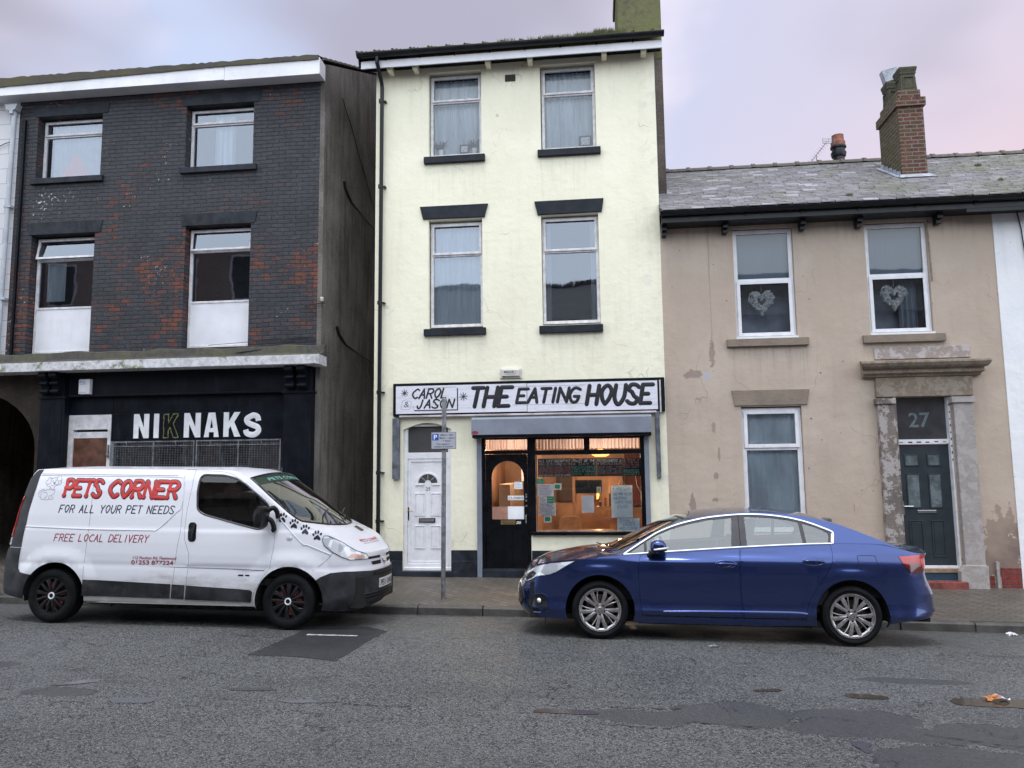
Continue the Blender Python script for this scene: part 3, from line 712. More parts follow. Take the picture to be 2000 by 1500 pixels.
sheet('puddle', [(-3.2, -6.45), (-2.9, -6.40), (-2.8, -6.45), (-3.1, -6.5)], M_patch_smooth, .004, .02)
sheet('puddle', [(-0.54, -6.7), (-0.43, -6.65), (-0.10, -6.66), (-0.09, -6.75), (-0.5, -6.76)], M_puddle_brown, .004, .015)
sheet('puddle', [(2.07, -5.92), (2.35, -5.96), (2.34, -6.05), (2.07, -6.05)], M_puddle_brown, .004, .015)
sheet('puddle', [(2.9, -5.97), (3.17, -5.93), (3.9, -5.93), (3.9, -6.12), (2.93, -6.15)], M_puddle_brown, .004, .015)
sheet('puddle', [(1.72, -7.11), (1.84, -7.12), (1.76, -7.33)], M_puddle_brown, .004, .015)
sheet('puddle', [(1.31, -5.91), (1.51, -5.86), (1.5, -5.94), (1.31, -5.97)], M_puddle_brown, .004, .015)
# low ragged rims and cracks around the worn patches
mb = MB()
for path in ([(-.05, -6.96), (.45, -7.0), (.66, -6.85), (1.05, -6.885), (1.36, -6.92)], [(.66, -6.30), (.58, -6.53), (.05, -6.56)], [(1.5, -6.73), (1.62, -6.60), (1.9, -6.66)],
             [(2.3, -6.9), (2.75, -7.05), (3.1, -7.12)], [(-5.9, -4.9), (-5.3, -5.15), (-4.9, -5.05)], [(-4.45, -5.5), (-4.2, -5.42), (-3.95, -5.45)], [(-2.1, -6.74), (-1.8, -6.76), (-1.5, -6.73)]):
    P = smoothp([(*p, 0) for p in path], 14)
    prev = None
    for i, p in enumerate(P):
        w = R.uniform(.001, .009)*(1 if R.random() > .4 else .2); px_, py_ = p[0], p[1]+R.uniform(-.015, .015)
        cur = [(px_, py_-w, rz(px_, py_-w)+.0065), (px_, py_+w, rz(px_, py_+w)+.0065)]
        if prev: mb.quad(prev[0], cur[0], cur[1], prev[1])
        prev = cur
tag(mb.build('road_crack', M_dark), kind='structure')
def litter(name, label, x, y, size, mats, seed):
    q = random.Random(seed); mb = MB(); z0 = rz(x, y)+.008; n_ = 7
    for j in range(n_+1):
        for i in range(n_+1):
            mb.v.append((x+(i/n_-.5)*size[0]+q.uniform(-.12, .12)*size[0], y+(j/n_-.5)*size[1]+q.uniform(-.1, .1)*size[1], z0+q.uniform(0, 1)*size[2]*(1-abs(i/n_-.5))))
    for j in range(n_):
        for i in range(n_):
            mb.f.append([j*(n_+1)+i, j*(n_+1)+i+1, (j+1)*(n_+1)+i+1, (j+1)*(n_+1)+i]); mb.m.append(0 if i < 4 or len(mats) == 1 else (1 if (i+j) % 2 else 2)); mb.c.append(None)
    o = mb.build(name, mats); tag(o, label, 'litter')
litter('crumpled_wrapper', 'crumpled orange, blue and white wrapper lying in the brown puddle on the road', 3.24, -5.97, (.17, .10, .045), [M_orange, M_bluew, M_litterw], 3)
litter('crumpled_paper', 'small crumpled white paper lying in the gutter by the kerb', 5.05, -2.62, (.10, .10, .04), [M_litterw], 5)
litter('crushed_packet', 'crushed pale packet lying on the road under the blue car', 1.18, -4.35, (.09, .04, .02), [M_galv], 8)

# ------------------------------------------------------------------ stroke lettering
GL = {'A': '00 38 60|13 53', 'B': '00 08|~08 48 57 46 14|~14 46 53 62 50 00', 'C': '~67 48 27 05 03 21 40 61', 'D': '00 08|~08 38 66 62 30 00', 'E': '68 08 00 60|04 44',
      'F': '68 08 00|04 44', 'G': '~67 38 17 05 03 20 50 63|63 33', 'H': '00 08|60 68|04 64', 'I': '20 28', 'J': '~48 43 30 10 02', 'K': '00 08|68 04 60', 'L': '08 00 50',
      'M': '00 08 34 68 60', 'N': '00 08 60 68', 'O': '~30 12 05 17 38 57 65 52 30', 'P': '00 08|~08 48 66 44 04', 'Q': '~30 12 05 17 38 57 65 52 30|42 60', 'R': '00 08|~08 48 66 44 04|34 60',
      'S': '~67 48 18 06 25 43 62 50 20 01', 'T': '08 68|38 30', 'U': '~08 03 20 40 63 68', 'V': '08 30 68', 'W': '08 10 35 50 68', 'X': '00 68|08 60', 'Y': '08 34 68|34 30', 'Z': '08 68 00 60',
      '0': '~30 12 05 17 38 57 65 52 30', '1': '16 38 30', '2': '~06 28 57 55 00|00 60', '3': '~07 38 57 34|~34 62 30 01', '4': '48 02 62|48 40', '5': '58 18 05|~05 44 62 30 01',
      '6': '~58 14 02 30 62 44 13', '7': '08 68 20', '8': '~34 06 38 66 34 02 30 62 34', '9': '~62 65 38 06 34 65', '&': '~60 16 28 46 02 10 30 63', '£': '~57 38 16 11 00|00 60|04 44',
      '.': '30 31', ',': '31 20', '-': '14 54', '!': '38 33|31 30', '*': '31 37|04 64|11 57|17 51', ' ': ''}
def glyph(ch):
    out = []
    for s in GL.get(ch.upper(), '00 08').split('|'):
        if not s: continue
        sm = s[0] == '~'; s = s.strip('~'); pts = [(int(p[0])/6, int(p[1])/8) for p in s.split()]
        if sm: out.append(smoothp(pts, 5))
        else:
            for a, b in zip(pts, pts[1:]): out.append([a, b])
    return out
def stroke(mb, pts, w, h, pos, m=None, cap=True):
    """domed ribbon of half width w and height h along 2-D points, mapped to 3-D by pos(u, v, height)"""
    P = [Vector(p) for p in pts]; n = len(P); rows = []
    T = [(P[min(i+1, n-1)]-P[max(i-1, 0)]) for i in range(n)]; T = [t.normalized() if t.length > 1e-9 else Vector((1, 0)) for t in T]
    prof = [(-1, 0), (-.72, .75), (0, 1), (.72, .75), (1, 0)]
    def row(c, t, ww): 
        nn = Vector((-t.y, t.x)); return [pos(c.x+nn.x*a*ww, c.y+nn.y*a*ww, h*b) for a, b in prof]
    if cap:
        for a in (80, 55, 25): rows.append(row(P[0]-T[0]*w*sin(radians(a)), T[0], w*cos(radians(a))))
    for p, t in zip(P, T): rows.append(row(p, t, w))
    if cap:
        for a in (25, 55, 80): rows.append(row(P[-1]+T[-1]*w*sin(radians(a)), T[-1], w*cos(radians(a))))
    k = len(prof); vs = [v for r in rows for v in r]
    mb.add(vs, [(i*k+j, (i+1)*k+j, (i+1)*k+j+1, i*k+j+1) for i in range(len(rows)-1) for j in range(k-1)], m)
def lettering(mb, text, u0, u1, v0, v1, w, pos, h=.003, slant=0., gap=.35, widths=None, m=None, cap=True, jit=0., ys=None):
    """fit text between u0..u1, letters v0..v1 tall (ys: optional per-letter (v0, v1))"""
    cw = [({'I': .42, '1': .5, ' ': .55, '.': .3, ',': .3, '!': .3, 'M': 1.15, 'W': 1.2}.get(c.upper(), .85)) for c in text]
    tot = sum(cw)+gap*(len(text)-1); k = (u1-u0-slant*(v1-v0))/tot; u = u0
    for i, c in enumerate(text):
        a, b = (ys[i] if ys else (v0, v1)); dj = R.uniform(-jit, jit)
        for s in glyph(c):
            off = .3*k if c.upper() == 'I' else 0
            pts = []
            for p in s:
                xx = p[0]*cw[i]*k if c.upper() != 'I' else .5*cw[i]*k
                yy = a+p[1]*(b-a)+dj
                pts.append((u+xx+slant*(yy-v0), yy))
            if hypot(pts[0][0]-pts[-1][0], pts[0][1]-pts[-1][1]) > 1e-6 or len(pts) > 3: stroke(mb, pts, w, h, pos, m, cap)
        u += (cw[i]+gap)*k
def flat(y, h0=.0015): return lambda u, v, h: (u, y-h0-h, v)
def fonttext(text, size, bold=0., xs=1.):
    cu = bpy.data.curves.new('t', 'FONT'); cu.body = text; cu.size = size; cu.offset = bold; cu.resolution_u = 3; cu.extrude = 0
    o = bpy.data.objects.new('t', cu); COL.objects.link(o)
    dg = bpy.context.evaluated_depsgraph_get(); me = bpy.data.meshes.new_from_object(o.evaluated_get(dg))
    v = [(p.co.x*xs, p.co.y) for p in me.vertices]; f = [tuple(p.vertices) for p in me.polygons]
    bpy.data.objects.remove(o); bpy.data.curves.remove(cu); bpy.data.meshes.remove(me)
    x0 = min(p[0] for p in v); x1 = max(p[0] for p in v); return v, f, x0, x1
def fontfit(mb, text, u0, u1, v0, capheight, pos, bold=0., shear=0., m=None):
    v, f, a, b = fonttext(text, 1., bold); hh = max(p[1] for p in v); s = (u1-u0)/(b-a); sv = capheight/hh
    mb.add([pos(u0+(p[0]-a)*s+shear*p[1]*sv, v0+p[1]*sv, .001) for p in v], f, m)
# ------------------------------------------------------------------ windows
def frame_boxes(mb, x0, x1, z0, z1, y, w, d, m=None):
    mb.box(x0, x0+w, y-d, y, z0, z1, m); mb.box(x1-w, x1, y-d, y, z0, z1, m)
    mb.box(x0+w, x1-w, y-d, y, z0, z0+w, m); mb.box(x0+w, x1-w, y-d, y, z1-w, z1, m)
def window(parent, x0, x1, z0, z1, zt, y, fm, glassm=None, fw=.05, sash='top', panel_z=None, curt=None, curt_m=None, sill=None, lintel=None, sillm=None, label=None, tilt=0., room=None):
    """frame mesh with a transom at zt; children: pane, sill, lintel, curtain, panel"""
    glassm = glassm or M_glass
    mb = MB(); frame_boxes(mb, x0, x1, z0, z1, y+.05, fw, .05)
    mb.box(x0+fw, x1-fw, y+.002, y+.05, zt-fw*.5, zt+fw*.5)
    # opening sash stands a little proud
    sx0, sx1 = x0+fw*.55, x1-fw*.55
    s = MB()
    if sash in ('top', 'both'):
        st = len(mb.v); frame_boxes(mb, sx0, sx1, zt+.004, z1-fw*.55, y+.0, fw*.8, .022)
        if tilt: mb.xform(Matrix.Translation((0, y, z1-fw)) @ Matrix.Rotation(tilt, 4, 'X') @ Matrix.Translation((0, -y, -(z1-fw))), st)
    if sash in ('bottom', 'both'):
        frame_boxes(mb, sx0, sx1, (panel_z or z0)+fw*.5, zt-.004, y, fw*.85, .022)
    if panel_z: mb.box(x0+fw, x1-fw, y+.004, y+.05, panel_z-fw*.4, panel_z+fw*.4)
    w = mb.build('window', fm, parent, bevel=.004, label=label)
    def child(name, mb2, m, **k):
        return mb2.build(name, m, w, **k)
    p = MB(); g = fw*.9
    top = MB(); st = len(p.v)
    p.quad((x0+g, y+.030, zt+g*.5), (x1-g, y+.030, zt+g*.5), (x1-g, y+.030, z1-g), (x0+g, y+.030, z1-g))
    if tilt: p.xform(Matrix.Translation((0, y, z1-fw)) @ Matrix.Rotation(tilt, 4, 'X') @ Matrix.Translation((0, -y, -(z1-fw))), st)
    zb = panel_z if panel_z else z0
    p.quad((x0+g, y+.033, zb+g*.5), (x1-g, y+.033, zb+g*.5), (x1-g, y+.033, zt-g*.5), (x0+g, y+.033, zt-g*.5))
    child('pane', p, glassm)
    if panel_z:
        child('panel', MB().box(x0+g, x1-g, y+.015, y+.035, z0+g, panel_z-g*.4), M_whitepanel)
    if curt:
        c = MB(); n_ = 60
        for (a, b, za, zc, amp, dy) in curt:
            xs_ = [a+(b-a)*i/n_ for i in range(n_+1)]; ph = R.uniform(0, 6)
            vs = []
            for zz, sq in ((za, 1), ((za+zc)/2, 1), (zc, 1)):
                for i, xx in enumerate(xs_): vs.append((xx, y+.12+dy+amp*sin(i*1.15+ph+.3*sin(zz*3))*(.6+.4*sin(i*.37)), zz))
            c.add(vs, [(j*(n_+1)+i, j*(n_+1)+i+1, (j+1)*(n_+1)+i+1, (j+1)*(n_+1)+i) for j in range(2) for i in range(n_)])
        child('curtain', c, curt_m or M_net, smooth=70)
    r = MB(); D_ = .9 if room is None else .40
    r.quad((x0-.3, y+D_, z0-.3), (x1+.3, y+D_, z0-.3), (x1+.3, y+D_, z1+.3), (x0-.3, y+D_, z1+.3))
    r.quad((x0-.3, y+.1, z0-.3), (x1+.3, y+.1, z0-.3), (x1+.3, y+D_, z0-.3), (x0-.3, y+D_, z0-.3)); r.quad((x0-.3, y+.1, z1+.3), (x1+.3, y+.1, z1+.3), (x1+.3, y+D_, z1+.3), (x0-.3, y+D_, z1+.3))
    r.quad((x0-.3, y+.1, z0-.3), (x0-.3, y+D_, z0-.3), (x0-.3, y+D_, z1+.3), (x0-.3, y+.1, z1+.3)); r.quad((x1+.3, y+.1, z0-.3), (x1+.3, y+D_, z0-.3), (x1+.3, y+D_, z1+.3), (x1+.3, y+.1, z1+.3))
    child('room', r, room or M_darkroom)
    if sill:
        sx0_, sx1_, sz0, sz1, sy = sill; sb = MB().box(sx0_, sx1_, -sy, y+.0, sz0, sz1-.01)
        sb.v = [(a, b, c+(.012 if (b > -.01 and c > sz0+.02) else 0)) for a, b, c in sb.v]; child('sill', sb, sillm, bevel=.006)
    if lintel:
        pts, ly = lintel; child('lintel', MB().prism(pts, -ly, .02), sillm, bevel=.005)
    return w

# ------------------------------------------------------------------ cream house, number 25
H = thing('shop_house', 'tall cream three storey house above the café, black sills and lintels, mossy chimney', 'house', (-1.4, 0, 0))
wins = [(-2.92, -1.95, 7.54, 9.14), (-.878, .105, 7.545, 9.14), (-2.92, -1.948, 4.37, 6.345), (-.900, .103, 4.37, 6.335)]
shopop = [(-2.02, .12), (-2.02, 2.46), (.79, 2.46), (.79, .80), (-1.15, .80), (-1.15, .12)]
dooro = [(-3.37, .14), (-2.525, .14), (-2.525, 2.60)]+[(-2.525-.845*t/8, 2.60+.115*sin(pi*t/8)) for t in range(1, 8)]+[(-3.37, 2.60)]
mb = MB(); wall(mb, rct(-3.905, 1.157, -.4, 9.30), [rct(*w) for w in wins]+[shopop, dooro], 0, .22)
mb.box(-3.905, -3.70, .22, 7.5, -.4, 9.3); mb.box(1.0, 1.157, .22, 7.5, -.4, 9.3); mb.box(-3.7, 1.0, 7.3, 7.5, -.4, 9.3)
mb.build('front_wall', M_cream, H)
mb = MB(); 
for x0, x1 in ((-3.9, -3.372), (-2.523, -2.075), (-1.142, 1.155)):
    mb.box(x0+.001, x1, -.035, .05, bz(x0)-.25, .528+R.uniform(-.005, .012)); mb.box(x0+.003, x1-.003, -.045, .05, bz(x0)-.25, .36)
mb.build('plinth', M_plinth, H, bevel=.006)
# windows (frames sit back in their reveals)
window(H, -2.905, -1.952, 7.55, 9.10, 8.60, .10, M_oldwhite, M_glass_dull, curt=[(-2.86, -2.0, 7.6, 9.06, .018, 0)], sill=(-2.998, -1.886, 7.392, 7.525, .07), sillm=M_black_sill, label='white framed top floor window on the left, net curtain and small plants on its sill')
window(H, -.862, .10, 7.56, 9.10, 8.60, .10, M_oldwhite, M_glass_dull, curt=[(-.82, .06, 7.6, 9.06, .018, 0)], sill=(-.938, .176, 7.405, 7.535, .07), sillm=M_black_sill, label='white framed top floor window on the right, with a net curtain and a picture on its sill')
window(H, -2.90, -1.95, 4.41, 6.31, 5.72, .10, M_oldwhite, curt=[(-2.86, -2.0, 4.45, 6.25, .015, 0)], sill=(-2.996, -1.892, 4.24, 4.37, .07), sillm=M_black_sill,
       lintel=([(-3.019, 6.368), (-1.904, 6.36), (-1.838, 6.60), (-3.076, 6.60)], .035), label='white framed first floor window on the left under a black lintel')
window(H, -.892, .10, 4.41, 6.31, 5.70, .10, M_oldwhite, curt=[(-.05, .06, 4.45, 6.25, .02, 0), (-.86, -.75, 4.45, 6.25, .02, .1)], sill=(-.956, .139, 4.225, 4.362, .07), sillm=M_black_sill,
       lintel=([(-.957, 6.345), (.168, 6.352), (.203, 6.592), (-1.012, 6.592)], .035), label='white framed first floor window on the right, the opposite roof mirrored in it')
for nm, lab, q in (('picture_frame', 'small black and white framed picture standing in the right top floor window', (-.20, .02, 7.62, 7.83)), ('picture_frame', 'small framed picture standing in the left top floor window beside a plant', (-2.38, -2.20, 7.62, 7.80))):
    mb = MB(); mb.box(q[0], q[1], .155, .17, q[2], q[3]); f_ = mb.build(nm, M_decal_line, bevel=.003); tag(f_, lab, 'picture', 'pictures on the top floor sills')
    MB().box(q[0]+.03, q[1]-.03, .152, .1545, q[2]+.04, q[3]-.03).build('photo', M_printed, f_)
def pot_plant(label, x, z, seed):
    g_ = random.Random(seed); t = thing('pot_plant', label, 'plant', (x, .17, z))
    MB().lathe([(0, 0), (.05, 0), (.065, .10), (.055, .10), (0, .09)], (x, .17, z), 'z', 14).build('pot', M_greypipe, t)
    mb = MB()
    for i in range(40):
        a = g_.uniform(0, 6.28); r_ = g_.uniform(.03, .13); h_ = g_.uniform(.05, .20); p = Vector((x, .17, z+.09)); q = p+Vector((cos(a)*r_, sin(a)*r_*.3, h_)); w_ = Vector((.008, 0, .004)); mb.add([p, q-w_, q+Vector((cos(a)*.03, 0, -.01)), q+w_], [(0, 1, 2, 3)])
    mb.build('leaves', M_decal_line, t)
pot_plant('small spiky plant in the left corner of the left top floor window', -2.72, 7.61, 1); pot_plant('small leafy plant in the right corner of the left top floor window', -2.10, 7.61, 2)
# gutter, fascia, brackets, soffit
mb = MB(); mb.box(-4.10, 1.275, -.32, -.295, 9.13, 9.27); mb.build('fascia', M_whiteboard, H, bevel=.003)
mb = MB(); mb.box(-4.10, 1.275, -.294, -.002, 9.235, 9.26); mb.build('soffit', M_blackpaint, H)
mb = MB()
for xb in (-3.60, -3.13, -1.80, -1.04, .275, .965): mb.box(xb-.045, xb+.045, -.24, -.002, 9.125, 9.233)
mb.build('eaves_bracket', M_cream, H, bevel=.005)
def gutter(parent, x0, x1, yc, z, r, step=.9, name='gutter'):
    mb = MB(); n_ = 8
    prof = [(yc-r*cos(pi*i/n_)*1, z-r*sin(pi*i/n_)*.95) for i in range(n_+1)]; prof2 = [(yc-(r-.006)*cos(pi*i/n_), z-(r-.006)*sin(pi*i/n_)) for i in range(n_, -1, -1)]
    ring_ = prof+prof2; k = len(ring_)
    vs = [(x0, a, b) for a, b in ring_]+[(x1, a, b) for a, b in ring_]
    mb.add(vs, [(i, (i+1) % k, (i+1) % k+k, i+k) for i in range(k)])
    mb.add([(x0, a, b) for a, b in prof], [tuple(range(n_+1))]); mb.add([(x1, a, b) for a, b in prof], [tuple(range(n_+1))])
    x = x0+.5
    while x < x1:
        for i in range(n_):
            a, b = prof[i], prof[i+1]; f = 1.12
            q = [(yc+(a[0]-yc)*f, z+(a[1]-z)*f), (yc+(b[0]-yc)*f, z+(b[1]-z)*f)]
            mb.quad((x, *q[0]), (x+.03, *q[0]), (x+.03, *q[1]), (x, *q[1])); 
        mb.box(x, x+.03, yc+r*.9, yc+r*1.15+.05, z-.10, z-.02)
        x += step
    return mb.build(name, M_gutter, parent, smooth=40)
gutter(H, -4.15, 1.305, -.395, 9.36, .072, .63)
mb = MB(); path = [(-3.78, -.39, 9.30), (-3.78, -.39, 9.20), (-3.775, -.10, 8.95), (-3.775, -.075, 8.86), (-3.79, -.075, bz(-3.8)+.02)]
mb.tube(path, .036, 12)
for zz in (8.62, 7.0, 4.86, 3.26, 1.86, 1.03): 
    mb.tube([(-3.79, -.075, zz-.03), (-3.79, -.075, zz+.03)], .045, 12); mb.box(-3.75, -3.70, -.075, .0, zz-.012, zz+.012)
mb.build('downpipe', M_gutter, H, smooth=40)
# roof
mb = MB()
def roofplane(mb, x0, x1, y0, z0, y1, z1, pitch=.33, th=.03, tile=.0):
    n_ = max(1, int(hypot(y1-y0, z1-z0)/pitch)); t = 0
    for i in range(n_):
        a, b = i/n_, (i+1)/n_; ya, yb = y0+(y1-y0)*a, y0+(y1-y0)*b; za, zb = z0+(z1-z0)*a, z0+(z1-z0)*b
        x = x0; j = 0
        while x < x1:
            w_ = tile or (x1-x0); xe = min(x1, x+w_)
            mb.add([(x, ya, za+th), (xe, ya, za+th), (xe, yb, zb+th*.3), (x, yb, zb+th*.3), (x, ya, za-.01), (xe, ya, za-.01)], [(0, 1, 2, 3), (4, 5, 1, 0)])
            if tile: mb.tube([(x, ya-.005, za+th+.006), (x, yb, zb+th*.3+.006)], .022, 6)
            x = xe
roofplane(mb, -4.16, 1.31, -.40, 9.375, 3.9, 11.8, .32, .035, .33)
mb.quad((-4.16, 3.9, 11.8), (1.31, 3.9, 11.8), (1.31, 7.7, 9.5), (-4.16, 7.7, 9.5))
mb.build('roof', M_tile, H)
mb = MB(); mb.add([(-4.14, -.3, 9.14), (-4.14, 3.9, 11.55), (-4.14, 3.9, 11.80), (-4.14, -.38, 9.35), (-4.115, -.3, 9.14), (-4.115, 3.9, 11.55), (-4.115, 3.9, 11.80), (-4.115, -.38, 9.35)], [(0, 1, 2, 3), (4, 5, 6, 7), (0, 1, 5, 4), (0, 3, 7, 4)])
mb.quad((-4.115, -.3, 9.15), (-3.9, -.3, 9.15), (-3.9, 3.9, 11.56), (-4.115, 3.9, 11.56)); mb.build('bargeboard', M_blackpaint, H)
# chimney breast on the right gable and its stack
mb = MB(); mb.box(1.158, 1.390, .905, 2.4, 5.8, 9.599); mb.build('chimney_breast', M_brownrender, H)
mb = MB(); mb.box(.575, 1.395, .9, 2.4, 9.6, 11.35); mb.box(.535, 1.435, .86, 2.44, 11.35, 11.50)
ch = mb.build('chimney', M_mosschim, H, bevel=.012)
mb = MB()
for yy in (1.2, 1.65, 2.1): mb.lathe([(.0, 0), (.14, 0), (.13, .05), (.11, .08), (.105, .40), (.13, .42), (.13, .47), (.0, .47)], (.98, yy, 11.5), 'z', 16)
mb.build('chimney_pot', M_terracotta, ch, smooth=40)
mb = MB(); mb.tube([(.55, 1.0, 11.2), (.50, .9, 10.98), (.54, .88, 10.86)], .012, 6); mb.tube([(.46, .9, 11.05), (.52, .85, 10.90), (.47, .85, 10.85)], .010, 6); mb.build('bracket', M_cable, ch)
# grass growing in the gutter, one continuous ragged growth
g = random.Random(11); mb = MB()
for i in range(2600):
    x = g.triangular(-1.55, .65, .25) if g.random() < .8 else g.uniform(-1.6, .7)
    dens_ = .5+.5*sin(x*7)+.4*sin(x*19+2)
    if g.random() > max(.15, dens_) and x < -.2: continue
    y = -.40+g.uniform(-.05, .06); h = g.uniform(.03, .13)*(1.2 if x > .1 else .8); a = g.uniform(0, 6.28); l = g.uniform(.0, .05)
    p = Vector((x, y, 9.37)); q = p+Vector((cos(a)*l, sin(a)*l*.6, h)); w_ = Vector((.0035, .002, 0)); r2 = p+Vector((cos(a)*l*.4, 0, h*.6))
    mb.add([p-w_, p+w_, r2+w_*.8, q, r2-w_*.8], [(0, 1, 2, 3, 4)])
o = mb.build('gutter_grass', M_grass); tag(o, kind='stuff'); 
# vent
mb = MB(); mb.box(-1.51, -1.32, -.012, .01, 8.87, 8.995)
for i in range(7): mb.box(-1.50+i*.026, -1.488+i*.026, -.02, -.011, 8.885, 8.98)
mb.build('air_vent', M_vent, H)

# white front door 25
mb = MB(); y = .11
mb.box(-3.37, -3.305, y-.05, y+.02, .20, 2.70); mb.box(-2.59, -2.525, y-.05, y+.02, .20, 2.62); mb.box(-3.305, -2.59, y-.05, y+.02, 2.09, 2.20); mb.box(-3.305, -2.59, y-.049, y+.02, .20, .30)
mb.box(-3.305, -2.59, y-.05, y+.02, 2.655, 2.70)
mb.box(-3.37, -2.525, y-.07, y+.02, .185, .235)
fr = mb.build('door_frame', M_whitepvc, H, bevel=.005)
MB().box(-3.31, -2.585, y, y+.02, 2.19, 2.66).build('transom_panel', M_darkboard, fr)
mb = MB(); mb.box(-3.285, -2.605, y-.03, y+.015, .30, 2.08)
frame_boxes(mb, -3.30, -2.592, .292, 2.09, y-.03, .05, .012)
def raised(mb, x0, x1, z0, z1, y, w=.018, d=.010, m=None):
    frame_boxes(mb, x0, x1, z0, z1, y, w, d, m); mb.box(x0+w*1.8, x1-w*1.8, y-d*.6, y, z0+w*1.8, z1-w*1.8, m)
for a in ((-3.185, -2.995, 1.11, 1.50), (-2.90, -2.71, 1.11, 1.50), (-3.182, -3.0, .553, .945), (-2.90, -2.715, .553, .945)): raised(mb, *a, y-.03, .016, .012)
n_ = 14; cx, cz = -2.95, 1.665
for i in range(n_):
    a, b = pi*i/n_, pi*(i+1)/n_
    P_ = lambda r, q: (cx+r*cos(q), cz+r*sin(q)*.92)
    mb.prism([P_(.205, a), P_(.205, b), P_(.175, b), P_(.175, a)], y-.046, y-.03)
mb.box(cx-.215, cx-.065, y-.046, y-.03, cz-.035, cz); mb.box(cx+.065, cx+.215, y-.046, y-.03, cz-.035, cz)
door = mb.build('door', M_whitepvc, H, bevel=.003, label='white panelled door numbered 25 with a small fan light')
mb = MB()
for i in range(4):
    a0, a1 = pi*(i/4)+.045, pi*((i+1)/4)-.045
    q = [(cx+.06*cos(a0), cz+.004+.06*sin(a0)), (cx+.168*cos(a0), cz+.004+.155*sin(a0)), (cx+.168*cos((a0+a1)/2), cz+.155*sin((a0+a1)/2)), (cx+.168*cos(a1), cz+.004+.155*sin(a1)), (cx+.06*cos(a1), cz+.004+.06*sin(a1))]
    mb.prism(q, y-.036, y-.0305)
mb.build('fan_light', M_darkboard, door)
mb = MB(); mb.box(-3.105, -2.818, y-.046, y-.03, .998, 1.07); mb.build('letterbox', M_blackpaint, door)
mb = MB(); mb.box(-3.09, -2.833, y-.055, y-.0462, 1.012, 1.056); mb.build('letterbox_flap', M_chrome, door)
mb = MB(); mb.box(-3.305, -3.275, y-.042, y-.03, 1.03, 1.26); mb.tube([(-3.29, y-.04, 1.20), (-3.29, y-.085, 1.20), (-3.20, y-.085, 1.195)], .009, 8); mb.build('handle', M_brass, door, bevel=.003)
mb = MB(); fontfit(mb, '25', -2.988, -2.905, 1.545, .055, flat(y-.031)); mb.build('house_number', M_ink, door)
mb = MB(); mb.box(-3.40, -2.50, -.06, .3, bz(-3)-.2, .185); mb.build('doorstep', M_plinth, H, bevel=.01)

# shopfront: black joinery
mb = MB(); y = .02
mb.box(-2.0, -1.93, y, y+.10, .12, 2.44); mb.box(-1.205, -1.065, y, y+.10, .12, 2.44); mb.box(.705, .79, y, y+.10, .80, 2.44)
mb.box(-1.93, -1.205, y, y+.10, 2.155, 2.215); mb.box(-1.93, -1.205, y+.001, y+.099, 2.405, 2.46); mb.box(-1.065, .705, y, y+.10, 2.395, 2.46)
mb.box(-1.065, .705, y, y+.10, 2.135, 2.208); mb.box(-.238, -.142, y, y+.10, 2.208, 2.395)
mb.box(-1.15, .79, -.055, y+.1, .785, .84); mb.box(-1.17, -1.066, y-.003, y+.1, .13, .785)
sf = mb.build('shopfront_frame', M_blackdoor, H, bevel=.004)
mb = MB(); frame_boxes(mb, -1.075, .722, .838, 2.143, y+.035, .016, .02); mb.build('glazing_bead', paint('pinkish_glazing_bead', (.42, .30, .27), .6, .3, 12), sf)
mb = MB(); mb.quad((-1.065, y+.04, .84), (.71, y+.04, .84), (.71, y+.04, 2.14), (-1.065, y+.04, 2.14)); mb.quad((-1.92, y+.045, 2.21), (-1.205, y+.045, 2.21), (-1.205, y+.045, 2.41), (-1.92, y+.045, 2.41))
mb.quad((-1.06, y+.045, 2.205), (-.238, y+.045, 2.205), (-.238, y+.045, 2.4), (-1.06, y+.045, 2.4)); mb.quad((-.142, y+.045, 2.205), (.7, y+.045, 2.205), (.7, y+.045, 2.4), (-.142, y+.045, 2.4))
mb.build('shop_window', M_shopglass, sf)
mb = MB()
for a, b in ((-1.92, -1.205), (-1.06, -.24), (-.14, .70)):
    n_ = 70; vs = []
    for zz, k in ((2.42, 0), (2.235, 1), (2.22, 2)):
        for i in range(n_+1): vs.append((a+(b-a)*i/n_, y+.13+.012*sin(i*1.3), zz+(.022*abs(sin(i*.55)) if k == 2 else 0)))
    mb.add(vs, [(j*(n_+1)+i, j*(n_+1)+i+1, (j+1)*(n_+1)+i+1, (j+1)*(n_+1)+i) for j in range(2) for i in range(n_)])
mb.build('pelmet_curtain', M_peach, sf, smooth=60)
# café door
arch = [(-1.827, 1.043), (-1.272, 1.043), (-1.272, 1.76)]+[(-1.5495+.2775*cos(pi*t/14), 1.76+.275*sin(pi*t/14)) for t in range(1, 14)]+[(-1.827, 1.76)]
mb = MB(); wall(mb, rct(-1.925, -1.21, .20, 2.15), [arch], y+.02, .045)
raised(mb, -1.83, -1.60, .30, .92, y+.02, .02, .008); raised(mb, -1.50, -1.27, .30, .92, y+.02, .02, .008)
cdoor = mb.build('cafe_door', M_blackdoor, H, label='black café door with an arched pane and a closed sign')
v, t, _ = cdt(ccw(arch)); MB().add([(a, y+.045, b) for a, b in v], t).build('door_pane', M_shopglass, cdoor)
mb = MB(); mb.box(-1.675, -1.418, y+.008, y+.02, .957, 1.025); mb.build('letterbox', M_brass, cdoor, bevel=.003)
mb = MB(); mb.tube([(-1.235, y+.0, 1.12), (-1.235, y-.05, 1.10), (-1.235, y-.05, .99), (-1.235, y, .97)], .010, 8)
for zz in (1.42, 1.46, 1.36, 1.27): mb.lathe([(0, -.012), (.016, -.012), (.018, 0)], (-1.232, y+.02, zz), 'y', 12)
mb.build('handle', M_galv, cdoor, smooth=40)
